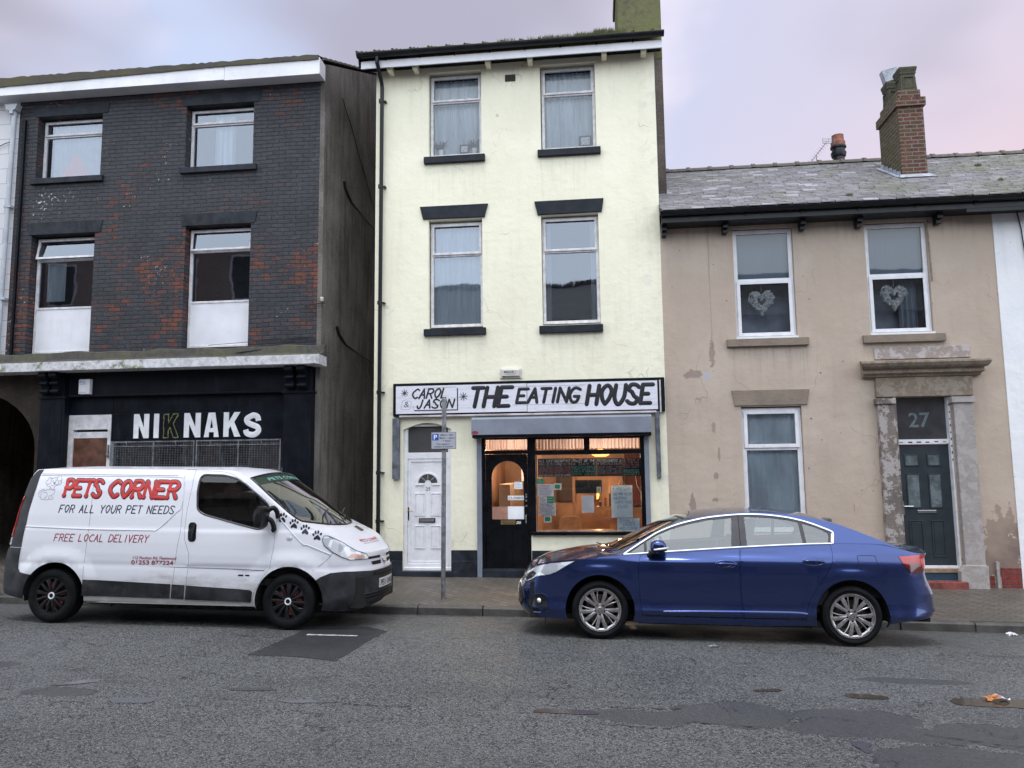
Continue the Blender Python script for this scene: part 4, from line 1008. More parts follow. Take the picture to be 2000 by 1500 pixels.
mb = MB(); mb.box(-1.99, -1.16, -.03, .3, bz(-1.5)-.2, .205); mb.box(-1.985, -1.165, -.012, .31, .18, .225); mb.build('doorstep', M_black_sill, H, bevel=.008)
# shutter box and rails
mb = MB(); mb.prism([(-.26, 2.475), (-.26, 2.745), (-.20, 2.775), (-.001, 2.775), (-.001, 2.475)], -2.125, .895, 'x'); sb = mb.build('shutter_box', M_greymetal, H, bevel=.006, recalc=True)
mb = MB(); mb.box(-2.115, .885, -.235, -.001, 2.425, 2.474); mb.box(-1.98, .78, -.05, .02, 2.40, 2.426); mb.build('shutter_slot', M_blackpaint, sb)
mb = MB(); mb.add([(-2.09+.055*cos(a*pi/10)+.03, -.2625, 2.515+.030*sin(a*pi/10)) for a in range(20)], [tuple(range(20))]); mb.build('sticker', M_decal_dred, sb)
mb = MB(); mb.box(-2.068, -1.988, -.05, .03, bz(-2)+.0, 2.42); mb.box(-2.035, -2.02, -.054, -.049, bz(-2), 2.42); mb.build('shutter_rail', M_greymetal, H, bevel=.004)
mb = MB(); mb.box(.772, .848, -.05, .03, bz(.8)+.0, 2.42); mb.box(.802, .817, -.054, -.049, bz(.8), 2.42); mb.build('shutter_rail', M_greymetal, H, bevel=.004)
mb = MB(); mb.box(-3.548, -3.422, -.075, -.002, 1.747, 2.80); mb.build('bracket_post', M_greywood, H, bevel=.006)
mb = MB(); mb.box(.968, 1.038, -.095, -.002, 1.722, 2.83); mb.build('bracket_post', M_greywood, H, bevel=.006)

# shop sign
S = thing('shop_sign', 'long white hand-painted sign reading THE EATING HOUSE above the café shutter', 'shop sign', (-1.2, -.05, 3.1))
mb = MB(); mb.box(-3.537, 1.140, -.075, -.001, 2.83, 3.405); mb.build('backing', M_blackpaint, S, bevel=.006)
mb = MB(); mb.box(-3.483, -1.185, -.088, -.0755, 2.872, 3.355); mb.box(-1.182, 1.018, -.088, -.0755, 2.866, 3.352); mb.build('board', M_signwhite, S, bevel=.002)
mb = MB(); mb.box(-3.42, .99, -.098, -.078, 2.812, 2.842); mb.box(1.050, 1.075, -.098, -.078, 2.812, 3.36); mb.build('edge_strip', paint('pinkish_strip', (.55, .50, .52), .6, .2), S, bevel=.003)
mb = MB(); F = flat(-.088)
lettering(mb, 'THE', -2.185, -1.435, 2.975, 3.295, .036, F, .004, slant=.22, gap=.30)
lettering(mb, 'EATING', -1.365, -.265, 3.025, 3.258, .0275, F, .004, slant=.22, gap=.22)
lettering(mb, 'HOUSE', -.17, .945, 2.975, 3.285, .036, F, .004, slant=.18, gap=.32)
lettering(mb, 'CAROL', -3.20, -2.54, 3.138, 3.298, .0145, F, .003, slant=.3, gap=.3)
lettering(mb, 'JASON', -3.11, -2.44, 2.967, 3.108, .0145, F, .003, slant=.3, gap=.3)
lettering(mb, '&', -3.335, -3.245, 2.995, 3.08, .005, F, .002, slant=.2)
for cx, cz, r in ((-3.325, 3.235, .058), (-2.285, 3.152, .068)):
    for k in range(4):
        a = pi*k/4+.1; stroke(mb, [(cx-r*cos(a), cz-r*sin(a)), (cx+r*cos(a), cz+r*sin(a))], .006, .003, F)
stroke(mb, [(-3.155, 2.925), (-2.392, 2.925)], .009, .003, F, cap=False); stroke(mb, [(-2.390, 2.917), (-2.390, 3.30)], .009, .003, F, cap=False)
mb.box(-1.188, -1.180, -.0895, -.0885, 2.86, 3.36)
for zz in (3.30, 2.985): mb.box(-1.45, -.2, -.0892, -.0885, zz, zz+.003)
for P_ in ([(-3.39, 2.955), (-3.36, 3.10), (-3.29, 3.12), (-3.28, 3.10), (-3.20, 3.08), (-3.235, 2.95), (-3.30, 2.94), (-3.39, 2.955)], [(-3.17, 2.94), (-3.17, 3.02)], [(-2.96, 3.31), (-2.42, 3.325), (-2.41, 3.30)]):
    stroke(mb, P_, .0018, .001, F)
mb.build('lettering', M_ink, S, smooth=50)
# burglar alarm over the sign
A = thing('burglar_alarm', 'cream alarm box above the café sign', 'alarm box', (-1.46, -.05, 3.54))
mb = MB(); mb.box(-1.655, -1.275, -.03, -.001, 3.455, 3.63); mb.prism([(-.03, 3.475), (-.075, 3.49), (-.085, 3.60), (-.03, 3.615)], -1.62, -1.31, 'x'); mb.build('housing', M_alarm, A, bevel=.006, recalc=True)
mb = MB(); fontfit(mb, 'MACE /', -1.575, -1.37, 3.545, .034, lambda u, v, h: (u, -.0855+(v-3.6)*-.09-.002, v), .01); fontfit(mb, 'SOUND SYSTEM', -1.56, -1.38, 3.515, .014, lambda u, v, h: (u, -.0855+(v-3.6)*-.09-.0105, v)); mb.build('lettering', M_ink, A)

# ------------------------------------------------------------------ inside of the café
rm_wall = paint('varnished_panelling', (.34, .19, .11), .5, .12, 3, .2, .003, 20)
rm_floor = paint('cafe_floor', (.10, .06, .04), .6, .2); rm_ceil = paint('cafe_ceiling', (.50, .38, .27), .8, .1)
mb = MB()
mb.quad((-2.0, 3.4, .1), (.95, 3.4, .1), (.95, 3.4, 2.7), (-2.0, 3.4, 2.7)); mb.quad((-2.0, .23, .1), (-2.0, 3.4, .1), (-2.0, 3.4, 2.7), (-2.0, .23, 2.7)); mb.quad((.98, .23, .1), (.98, 3.4, .1), (.98, 3.4, 2.7), (.98, .23, 2.7))
mb.quad((-2.0, .23, .1), (.98, .23, .1), (.98, 3.4, .1), (-2.0, 3.4, .1), 1); mb.quad((-2.0, .23, 2.62), (.98, .23, 2.62), (.98, 3.4, 2.62), (-2.0, 3.4, 2.62), 2)
mb.box(-1.12, -1.06, .25, 1.6, .1, 2.62, 0); mb.box(-.52, -.47, 2.2, 2.3, .1, 2.62, 0); mb.box(.2, .5, 3.2, 3.38, .1, 1.9, 0); mb.box(-.35, .55, 2.6, 2.9, 1.05, 1.12, 0)
for i in range(8): mb.box(-.30+i*.1, -.25+i*.1, 2.65, 2.8, 1.12, 1.12+.1+.08*(i % 3), 3 if i % 2 else 4)
mb.box(-.9, -.5, 3.3, 3.39, 1.2, 1.9, 3); mb.box(.55, .93, 3.3, 3.39, 1.1, 2.2, 5)
mb.box(-1.80, -1.60, .8, 3.3, .1, 1.62, 2); mb.box(-1.45, -1.25, 2.5, 2.6, 1.5, 1.9, 6); mb.box(-1.55, -1.40, 2.4, 2.45, 1.65, 1.95, 7); mb.box(-1.3, -1.2, 1.9, 1.95, 1.2, 1.7, 4)
mb.build('cafe_room', [rm_wall, rm_floor, rm_ceil, paint('dark_furniture', (.04, .02, .015), .5), M_terracotta, paint('maroon_panel', (.10, .02, .02), .6), M_green, M_paper], H)
def pt(loc, e, c, r=.06, par=None, name='lamp_light'):
    l = bpy.data.lights.new(name, 'POINT'); l.energy = e; l.color = c; l.shadow_soft_size = r
    o = bpy.data.objects.new(name, l); COL.objects.link(o); o.location = loc
    if par: o.parent = par; o.matrix_parent_inverse = WM[par.name].inverted()
L1 = thing('pendant_lamp', 'glowing orange glass lamp hanging high inside the café window', 'lamp', (.045, .85, 2.15))
MB().lathe([(.0, -.05), (.10, -.05), (.17, -.01), (.17, .02), (.07, .07), (.03, .09), (.0, .09)], (.045, .85, 2.15), 'z', 20).build('shade', M_shade, L1, smooth=60)
MB().tube([(.045, .85, 2.24), (.045, .85, 2.62)], .006, 6).build('cord', M_cable, L1)
pt((.045, .85, 2.02), 66, (1, .72, .50), .1, L1)
L2 = thing('chandelier', 'lit glass chandelier glowing behind the pane over the café door', 'lamp', (-1.45, 1.1, 2.42))
mb = MB(); mb2 = MB()
for k in range(6):
    a = k*pi/3; mb.lathe([(0, 0), (.015, .01), (.018, .03), (.008, .07), (0, .08)], (-1.45+.13*cos(a), 1.1+.13*sin(a), 2.36), 'z', 8); mb2.tube([(-1.45, 1.1, 2.40), (-1.45+.08*cos(a), 1.1+.08*sin(a), 2.32), (-1.45+.13*cos(a), 1.1+.13*sin(a), 2.36)], .005, 6)
mb.build('bulb', M_bulb, L2); mb2.tube([(-1.45, 1.1, 2.36), (-1.45, 1.1, 2.62)], .008, 6); mb2.build('arms', M_brass, L2)
pt((-1.45, 1.1, 2.25), 56, (1, .76, .55), .1, L2)
L3 = thing('glass_chandelier', 'small glass chandelier hanging in the right of the café window', 'lamp', (.45, 1.1, 2.3))
mb = MB()
for k in range(5):
    a = k*pi*2/5; mb.lathe([(0, 0), (.014, .01), (.014, .04), (0, .06)], (.45+.10*cos(a), 1.1+.10*sin(a), 2.16), 'z', 8)
mb.build('bulb', emis('dim_bulb', (1, .7, .5), 4.), L3); mb = MB(); mb.tube([(.45, 1.1, 2.2), (.45, 1.1, 2.62)], .010, 6)
for k in range(5):
    a = k*pi*2/5; mb.tube([(.45, 1.1, 2.3), (.45+.1*cos(a), 1.1+.1*sin(a), 2.18)], .005, 5)
mb.build('arms', M_chrome, L3)
L4 = thing('wall_lamp', 'small lit wall lamp on the back wall of the café', 'lamp', (-.045, 2.95, 1.30))
MB().lathe([(0, -.09), (.03, -.08), (.055, 0), (.04, .08), (0, .10)], (-.045, 2.95, 1.34), 'z', 14).build('shade', M_shade, L4, smooth=60)
MB().box(-.08, -.01, 2.98, 3.4, 1.24, 1.27).build('arm', M_brass, L4); pt((-.045, 2.8, 1.34), 14, (1, .55, .22), .05, L4)
def chair(x, y, rz_, label):
    t = thing('cafe_chair', label, 'chair', (x, y, .1), (0, 0, rz_), 'wooden chairs in the café')
    mb = MB(); mb.prism(roundpoly([(-.21, .42), (.21, .42), (.19, .96), (-.19, .96)], .12, 5), -.02, .015); mb.build('backrest', paint('light_wood', (.52, .27, .10), .4, .15, 8), t, bevel=.006, local=True)
    MB().box(-.2, .2, 0, .4, .40, .44).build('seat', MATS['light_wood'], t, bevel=.01, local=True)
    for a in (-.18, .18):
        for b in (.03, .37): MB().tube([(a, b, 0), (a*.95, b, .40)], .018, 8).build('leg', MATS['light_wood'], t, local=True)
chair(-.515, .62, 0, 'pale wooden chair with rounded back behind the café table')
T = thing('cafe_table', 'small dark table with a pinkish top just inside the café window', 'table', (-.45, .42, .1))
MB().box(-1.0, .25, .2, .60, .80, .835).build('tabletop', paint('tabletop', (.26, .15, .11), .3), T, bevel=.008)
for a in (-.9, .15):
    for b in (.25, .55): MB().tube([(a, b, .1), (a, b, .80)], .022, 8).build('leg', M_brownply, T)
# boards and papers in the window
yw = y+.034
def card(name, label, x0, x1, z0, z1, m, y=.062, cat='notice', group=None, lines=0, lm=None, border=None, rot=0):
    mb = MB(); mb.box(x0, x1, y, y+.003, z0, z1)
    if border: mb.m = [0]*6; mb.box(x0+(x1-x0)*.14, x1-(x1-x0)*.14, y-.0015, y, z0+(z1-z0)*.2, z1-(z1-z0)*.14, 1)
    mats = [m]+([border] if border else [])
    for i in range(lines):
        zz = z1-(z1-z0)*(i+.8)/(lines+.6); L_ = (x1-x0)*R.uniform(.45, .8); k = len(mats) if lm else 0
        mb.box(x0+(x1-x0)*.1, x0+(x1-x0)*.1+L_, y-.0012, y, zz, zz+(z1-z0)/(lines+1)*.25, k)
    if lines and lm: mats.append(lm)
    if rot: 
        c_ = Vector(((x0+x1)/2, 0, (z0+z1)/2)); mb.xform(Matrix.Translation(c_) @ Matrix.Rotation(rot, 4, 'Y') @ Matrix.Translation(-c_))
    return tag(mb.build(name, mats), label, cat, group)
gm = paint('faint_print', (.33, .34, .42), .7)
# (window glass plane is at y=.06; things stuck inside it sit just behind)
Yg = .064
card('green_card', 'small green card at the top left corner of the café window', -1.056, -.932, 1.641, 1.728, M_green, Yg, 'card', lines=2, lm=M_paper)
card('green_card', 'white edged green card right of the large white notice', -.762, -.632, 1.535, 1.642, M_paper, Yg+.006, 'card', border=M_green, rot=.04)
card('green_card', 'green card beside the small red printed paper', -.878, -.754, 1.314, 1.424, M_green, Yg+.006, 'card', lines=2, lm=M_paper)
card('green_card', 'white edged green card below the menu paper, lowest of the green cards', -.942, -.812, .988, 1.095, M_paper, Yg, 'card', border=M_green)
card('notice_paper', 'large white notice with a dark tap picture in the café window', -1.042, -.766, 1.427, 1.632, M_paper, Yg+.003, lines=7, lm=gm)
MB().box(-.86, -.77, Yg+.0, Yg+.002, 1.50, 1.53).build
card('notice_paper', 'small white paper with red print left of a green card', -1.020, -.880, 1.315, 1.422, M_paper, Yg+.003, lines=5, lm=M_decal_dred)
card('notice_paper', 'printed menu paper in columns above the lowest green card', -1.018, -.738, 1.103, 1.310, M_printed, Yg+.003, lines=8, lm=gm)
card('notice_paper', 'white portrait sheet in the middle of the café window', -.294, -.090, 1.149, 1.437, M_paper, Yg, lines=0)
card('yellow_card', 'small yellow card on the corner of the black open board', -.038, .036, 1.479, 1.582, M_paper, Yg, 'card', border=M_yellow)
card('notice_paper', 'small white printed notice in the arched café door pane', -1.437, -1.295, 1.555, 1.677, M_paper, .058, lines=4, lm=gm)
card('notice_paper', 'blank white sheet at the foot of the café door pane', -1.553, -1.272, 1.047, 1.262, M_paper, .058)
card('slatted_blind', 'pinkish slatted blind at the foot of the café door pane, left of the white sheet', -1.823, -1.556, 1.047, 1.258, paint('pink_slats', (.46, .24, .17), .6), .060, 'blind', lines=12, lm=paint('slat_gap', (.25, .12, .09), .7))
c = card('closed_sign', 'small white sign reading CLOSED in the café door pane', -1.549, -1.274, 1.369, 1.443, M_paper, .0545, 'sign')
mb = MB(); fontfit(mb, 'CLOSED', -1.540, -1.283, 1.385, .040, flat(.0538, .0), .014); mb.build('lettering', M_ink, c)
c = card('small_sticker', 'white 25a sticker beside the café letterbox', -1.413, -1.318, .966, 1.018, M_blackdoor, y+.0165, 'sticker'); mb = MB(); lettering(mb, '25A', -1.405, -1.325, .972, 1.010, .0045, flat(y+.0155), .002, slant=.2); mb.build('lettering', M_white_ink, c)
# menu boards: five panels in a row
MX = [-1.032, -.757, -.452, -.029, .410, .708]
def chalk(mb, text, u0, u1, z0, z1, w, m, Y): lettering(mb, text, u0, u1, z0, z1, w, flat(Y, .001), .0008, slant=.1, gap=.3, m=m, jit=.003)
def board(x0, x1, z0, z1, label, rows, head, hm):
    Y = .085; b = MB().box(x0+.003, x1-.003, Y, Y+.008, z0, z1).build('menu_board', M_chalkboard); tag(b, label, 'menu board', 'chalked menu boards along the top of the café window')
    mb = MB(); 
    if head: chalk(mb, head, x0+.02, x1-.02, z1-.062, z1-.022, .0042, 0, Y)
    for t_, za, h_, c_ in rows: chalk(mb, t_, x0+.018, x1-.02, z1-za-h_, z1-za, .0026, c_, Y)
    mb.build('chalk_writing', [M_chalkw, M_chalkp, M_chalkg], b, smooth=50)
board(MX[0], MX[1], 1.757, 2.067, 'menu board chalked ALL DAY, leftmost under the lamp', [('SMALL £2.75', .082, .032, 0), ('1 BACON 1 SAUSAGE', .135, .022, 1), ('FRIED BREAD TOMATO', .168, .022, 1), ('MUSHROOMS EGGS', .200, .022, 1), ('BEANS', .234, .020, 1), ('BEANS EGG EXTRA', .272, .024, 0)], 'ALL DAY', 0)
board(MX[1], MX[2], 1.757, 2.067, 'menu board chalked BREAKFAST, second from the left', [('LARGE £3.75', .082, .032, 0), ('2 BACON 2 SAUSAGE', .135, .022, 1), ('FRIED BREAD TOMATO', .168, .022, 1), ('MUSHROOMS EGGS', .200, .022, 1), ('BEANS', .234, .020, 1), ('REGULAR GARDEN', .272, .024, 0)], 'BREAKFAST', 0)
board(MX[2], MX[3], 1.757, 2.063, 'menu board chalked ROAST OF THE DAY', [('* DAY *', .075, .038, 0), ('BEEF £5.00 CHICKEN £5', .135, .024, 2), ('TURKEY AND ALL THE', .172, .026, 2), ('LAMB £4.95 TRIMMINGS', .210, .026, 2), ('PORK £5.00', .252, .028, 2)], 'ROAST OF THE', 0)
board(MX[3], MX[4], 1.757, 2.060, 'menu board chalked PENSIONERS SPECIALS', [('* SPECIALS £4.50', .075, .034, 0), ('ROAST BEEF   FISH', .135, .022, 1), ('ROAST 2 COURSE  OR', .170, .022, 1), ('STEAK PIE  CHIPS', .205, .022, 2), ('CHEESE AND ONION PIE', .240, .022, 1)], 'PENSIONERS *', 0)
board(MX[4], MX[5], 1.757, 2.056, 'narrow menu board with pink and green chalk, rightmost of the row', [('* SOUP *', .015, .034, 1), ('OF THE DAY', .055, .028, 1), ('EAT IN OR', .098, .026, 1), ('TAKE AWAY', .132, .030, 1), ('BREAKFAST', .190, .024, 2), ('SANDWICHES', .222, .024, 2), ('AVAILABLE *', .258, .022, 2)], None, 0)
b = MB().box(-.396, .052, .10, .108, 1.470, 1.697).build('open_board', M_chalkboard); tag(b, 'black board with faint OPEN lettering in the café window', 'board')
mb = MB(); lettering(mb, 'OPEN', -.30, -.05, 1.54, 1.63, .004, flat(.10, .001), .001); mb.build('lettering', paint('faint_letter', (.045, .047, .052), .6), b)
def wboard(x0, x1, z0, z1, label, rows, Y):
    b = MB().box(x0, x1, Y, Y+.012, z0, z1).build('white_board', M_wb, bevel=.002); tag(b, label, 'board')
    mb = MB(); frame_boxes(mb, x0-.006, x1+.006, z0-.006, z1+.006, Y+.002, .008, .006); mb.build('frame', M_wood, b)
    mb = MB()
    for t_, a, bb, z_, h_ in rows: lettering(mb, t_, x0+(x1-x0)*a, x0+(x1-x0)*bb, z_, z_+h_, .0035, flat(Y, .0005), .0008, slant=.05, jit=.004)
    mb.build('handwriting', M_pen, b); return b
wboard(.200, .562, 1.060, 1.603, 'tall whiteboard reading FRESH SALMON and HADDOCK with prices', [('FRESH', .12, .85, 1.52, .06), ('SALMON £6.50', .1, .95, 1.435, .045), ('HADDOCK', .12, .72, 1.365, .045), ('CHIPS PEAS', .2, .95, 1.300, .04), ('£5.50', .3, .75, 1.225, .05)], .095)
wboard(.290, .668, .843, 1.056, 'small whiteboard reading SMALL DOGS WELCOME, at the foot of the café window', [('SMALL', .1, .8, .985, .05), ('DOGS', .28, .8, .925, .045), ('WELCOME', .08, .9, .865, .042)], .080)
mb = MB(); mb.tube([(.32, .10, 1.605), (.375, .10, 1.72), (.44, .10, 1.605)], .002, 5); mb.tube([(.62, .11, 1.75), (.64, .11, 1.6), (.70, .11, 1.48), (.71, .11, 1.1)], .003, 5); tag(mb.build('hanging_string', M_paper), 'thin pale string and cable hanging at the right of the café window', 'string')
# ------------------------------------------------------------------ black brick house
B = thing('brick_shop_building', 'black painted brick building with flaking red patches above the closed shop', 'building', (-8, 0, 0))
bw = [(-10.65, -9.31, 7.55, 8.80), (-7.60, -6.265, 7.60, 8.82), (-10.65, -9.355, 4.15, 6.44), (-7.54, -6.265, 4.17, 6.47)]
mb = MB(); wall(mb, rct(-11.05, -4.90, 4.0, 9.30), [rct(*w) for w in bw], 0, .22); mb.build('front_wall', M_brick, B)
mb = MB()   # gable wall with its sloping verge
vz = lambda yy: 9.50+.462*yy if yy < 4.2 else 9.50+.462*8.4-.462*yy
pr = [(-.002, -.4), (8.4, -.4), (8.4, 9.5), (4.2, vz(4.2)), (-.002, 9.46)]
mb.prism(pr, -4.97, -4.885, 'x'); mb.build('gable_wall', M_pebble, B, recalc=True)
mb = MB()
for k in range(26):
    a, b = -.15+k*.165, -.15+(k+1)*.165; mb.box(-4.96, -4.855, a, b+.01, 0, .028); mb.v[-8:] = [(x_, y_, z_+vz(y_)+.03+(.012 if y_ > (a+b)/2 else 0)) for x_, y_, z_ in mb.v[-8:]]
mb.build('verge_tile', M_ridge, B)
mb = MB(); roofplane(mb, -11.9, -4.9, -.28, 9.44, 4.2, 11.5, .3, .03); mb.quad((-11.9, 4.2, 11.5), (-4.9, 4.2, 11.5), (-4.9, 8.4, 9.5), (-11.9, 8.4, 9.5)); mb.build('roof', M_tile, B)
mb = MB(); mb.prism([(-11.9, 9.13), (-6.72, 9.13), (-6.72, 9.405), (-11.9, 9.31)], -.30, -.275); mb.prism([(-6.715, 9.115), (-4.885, 9.115), (-4.885, 9.43), (-6.715, 9.405)], -.30, -.275); mb.box(-4.912, -4.887, -.274, .0, 9.12, 9.43)
ef = mb.build('eaves_board', M_whiteboard, B, bevel=.003)
mb = MB(); mb.box(-11.9, -4.915, -.274, -.002, 9.13, 9.15); mb.build('soffit', M_whiteboard, B)
mb = MB(); n_ = 90
for i in range(n_):
    a, b = -11.9+7.0*i/n_, -11.9+7.0*(i+1)/n_; h1, h2 = (.045+.03*abs(sin(i*.9+sin(i*.31)*2))), (.045+.03*abs(sin((i+1)*.9+sin((i+1)*.31)*2)))
    ja, jb = 9.40-.10*max(0, (-6.7-a)/5.2)-h1*.25, 9.40-.10*max(0, (-6.7-b)/5.2)-h2*.25
    mb.add([(a, -.325, ja), (b, -.325, jb), (b, -.325, 9.425+h2*.8), (a, -.325, 9.425+h1*.8), (b, .0, 9.47+h2), (a, .0, 9.47+h1), (a, -.28, 9.405), (b, -.28, 9.405)], [(0, 1, 2, 3), (3, 2, 4, 5), (0, 6, 7, 1)])
mb.build('mossy_roof_edge', M_mossroof, B)
# inner back of the house so windows look into the dark
# windows
bwk = dict(fw=.055)
w1 = window(B, -10.64, -9.32, 7.56, 8.775, 8.46, .17, M_oldwhite, curt=[(-10.5, -9.5, 7.6, 8.7, .02, 0)], curt_m=M_pinkcurtain, sill=(-10.72, -9.23, 7.435, 7.555, .06), sillm=M_lintelblack, label='top floor window on the left with pink and white cloth behind the glass', sash='top')
window(B, -7.59, -6.275, 7.605, 8.80, 8.50, .17, M_oldwhite, curt=[(-7.15, -6.75, 7.65, 8.7, .035, 0)], sill=(-7.68, -6.175, 7.482, 7.60, .06), sillm=M_lintelblack, label='top floor window on the right with a gathered white net')
window(B, -10.64, -9.36, 4.165, 6.41, 5.98, .17, M_oldwhite, panel_z=5.04, tilt=-.18, curt=[(-10.50, -10.12, 5.2, 5.95, .01, 0)], label='tall first floor window on the left with a white lower panel and tilted top light')
window(B, -7.53, -6.275, 4.185, 6.44, 6.02, .17, M_oldwhite, panel_z=5.05, tilt=-.08, curt=[], label='tall first floor window on the right with a white lower panel')
mb = MB()
for x0, x1, z0, z1 in ((-10.76, -9.20, 6.44, 6.68), (-7.66, -6.14, 6.47, 6.70), (-10.76, -9.16, 8.80, 9.0), (-7.72, -6.12, 8.82, 9.02)): mb.prism([(x0+.05, z0), (x1-.05, z0), (x1, z1), (x0, z1)], -.012, .01)
mb.build('window_lintel', M_lintelblack, B, bevel=.004)
mb = MB(); mb.box(-10.93, -10.885, -.05, -.003, 4.1, 8.75); mb.build('pipe_boxing', M_blackpaint, B, bevel=.004)
for i, P_ in enumerate(([(1.06, 7.60), (1.12, 7.48), (1.50, 7.33), (2.3, 7.29), (3.2, 7.26)], [(.74, 4.62), (.86, 4.50), (1.25, 4.36), (2.2, 4.29), (3.3, 4.23)])):
    mb = MB(); mb.tube([(-4.86, a, b) for a, b in P_], [.030, .030, .022, .012, .010], 8); mb.build('cable', M_cable, B, smooth=50)
mb = MB(); mb.tube([(-4.885, 2.5, 8.2), (-4.87, 1.5, 8.9), (-4.87, .9, 9.25)], .008, 5); mb.tube([(-4.87, 4.2, 6.9), (-4.87, 2.2, 8.4)], .008, 5); mb.build('cable', M_cable, B)
mb = MB(); mb.tube([(-5.2, -.03, 4.88), (-4.80, -.06, 4.90)], .010, 6); mb.tube([(-4.86, -.06, 4.82), (-4.86, -.06, 4.93)], .012, 8); mb.build('wire_bracket', M_cable, B)
mb = MB(); mb.lathe([(0, 0), (.03, .005), (.034, .03), (.02, .035), (.034, .045), (.03, .075), (0, .08)], (-4.86, -.06, 4.93), 'z', 12); mb.build('insulator', M_alarm, B, smooth=40)
# mossy ledge and fascia of the shopfront
mb = MB()
n_ = 80
for i in range(n_):
    a, b = -12.2+7.43*i/n_, -12.2+7.43*(i+1)/n_; w_ = lambda x: .012*sin(x*3.1)+.01*sin(x*7.7)
    za, zb_ = w_(a), w_(b)
    P_ = lambda x, ww: [(x, -.02, 4.15+ww), (x, -.14, 4.12+ww), (x, -.17, 3.985+ww*.5), (x, -.44, 3.915), (x, -.44, 3.88), (x, -.0, 3.88)]
    q = P_(a, za)+P_(b, zb_); mb.add(q, [(j, j+1, j+7, j+6) for j in range(5)]+([(0, 1, 2, 3, 4, 5)] if i == 0 else [])+([(6, 7, 8, 9, 10, 11)] if i == n_-1 else []))
mb.build('stone_ledge', M_mossstone, B, smooth=30)
mb = MB(); mb.box(-12.2, -10.02, -.46, -.435, 3.745, 3.905); mb.box(-10.015, -4.785, -.462, -.437, 3.752, 3.91); mb.box(-4.782, -4.755, -.455, -.06, 3.745, 3.915)
mb.box(-12.2, -4.785, -.436, -.02, 3.745, 3.765); fas = mb.build('shop_fascia', M_mossfascia, B, bevel=.003)
mb = MB(); mb.tube([(-5.0, -.03, 4.28), (-5.35, -.04, 4.30), (-5.6, -.05, 4.20), (-5.95, -.15, 4.07), (-6.4, -.18, 4.02)], .008, 6); mb.tube([(-4.95, -.03, 4.24), (-5.6, -.03, 4.27), (-7, -.03, 4.2)], .005, 5); mb.build('cable', M_cable, B)
mb = MB(); mb.box(-9.63, -5.47, -.12, .0, 3.33, 3.745); mb.box(-9.63, -5.47, -.15, -.01, 3.295, 3.33); mb.box(-9.63, -5.47, -.155, -.001, 3.70, 3.744)
mb.build('frieze', M_blackpaint, B, bevel=.006)
mb = MB(); mb.box(-9.62, -5.475, -.05, .0, 2.975, 3.294); mb.box(-8.80, -5.475, -.049, .0, 2.49, 2.974); mb.box(-8.795, -8.785, -.056, -.051, 2.49, 3.29); mb.box(-8.78, -5.5, -.053, -.0505, 3.03, 3.04)
mb.build('sign_panel', M_blackpaint, B, bevel=.002)
mb = MB(); mb.box(-8.80, -5.475, -.05, .05, bz(-7)-.3, .75); mb.box(-8.80, -5.475, -.09, .05, .75, .82); mb.build('stall_riser', M_blackpaint, B)
for x0, x1 in ((-10.115, -9.63), (-5.473, -4.972)):
    mb = MB(); mb.box(x0, x1, -.20, -.001, bz(x0)-.2, 3.27); mb.box(x0-.03, x1+.03, -.225, -.001, 3.27, 3.305); mb.box(x0-.02, x1+.02, -.22, -.001, bz(x0)-.2, .55)
    mb.box(x0+.05, x1-.05, -.206, -.1995, .7, 3.2)
    p_ = mb.build('pilaster', M_blackpaint, B, bevel=.008)
    mb = MB(); mb.box(x0+.02, x1-.02, -.20, -.001, 3.306, 3.74)
    for cx in (x0+.14, x1-.14):
        prof = [(-.2, 3.335), (-.27, 3.345), (-.30, 3.40), (-.27, 3.44), (-.285, 3.49), (-.33, 3.52), (-.335, 3.56), (-.30, 3.59), (-.33, 3.62), (-.385, 3.66), (-.39, 3.70), (-.37, 3.738), (-.2, 3.738)]
        mb.prism(prof, cx-.07, cx+.07, 'x'); mb.tube([(cx-.078, -.29, 3.395), (cx+.078, -.29, 3.395)], .035, 10); mb.tube([(cx-.078, -.345, 3.69), (cx+.078, -.345, 3.69)], .042, 10); mb.tube([(cx-.078, -.315, 3.54), (cx+.078, -.315, 3.54)], .03, 10)
    mb.build('corbel', M_blackpaint, p_, smooth=40)
mb = MB(); mb.box(-4.972, -4.886, -.018, .0, -.2, 4.0); mb.build('corner_strip', M_pebble, B)
# shop doorway and windows
mb = MB(); y = -.01
mb.box(-9.63, -9.535, y-.06, y+.05, 0, 2.97); mb.box(-8.86, -8.80, y-.06, y+.05, 0, 2.97); mb.box(-9.535, -8.86, y-.05, y+.05, 2.735, 2.97); mb.box(-9.535, -8.86, y-.062, y+.05, 2.70, 2.735); mb.box(-9.535, -8.86, y-.04, y+.05, 2.545, 2.66)
df = mb.build('door_frame', M_oldwhite, B, bevel=.005)
mb = MB(); mb.box(-9.535, -8.86, y-.03, y+.04, .15, 2.54); mb.build('boarded_door', M_brownply, df)
mb = MB(); mb.box(-8.835, -8.81, y-.085, y-.06, 2.18, 2.42); mb.tube([(-8.82, y-.09, 2.2), (-8.82, y-.12, 2.24)], .012, 6); mb.build('hinge', M_galv, df)
mb = MB(); mb.quad((-8.80, .03, .82), (-5.475, .03, .82), (-5.475, .03, 2.49), (-8.80, .03, 2.49)); mb.build('shop_window', M_glass, B)
mb = MB(); mb.box(-8.80, -5.475, .5, .52, .3, 2.6)
for i in range(9): mb.box(-8.7+i*.37, -8.5+i*.37, .3, .45, 1.0, 1.35+.5*R.random())
mb.build('window_display', M_darkroom, B)
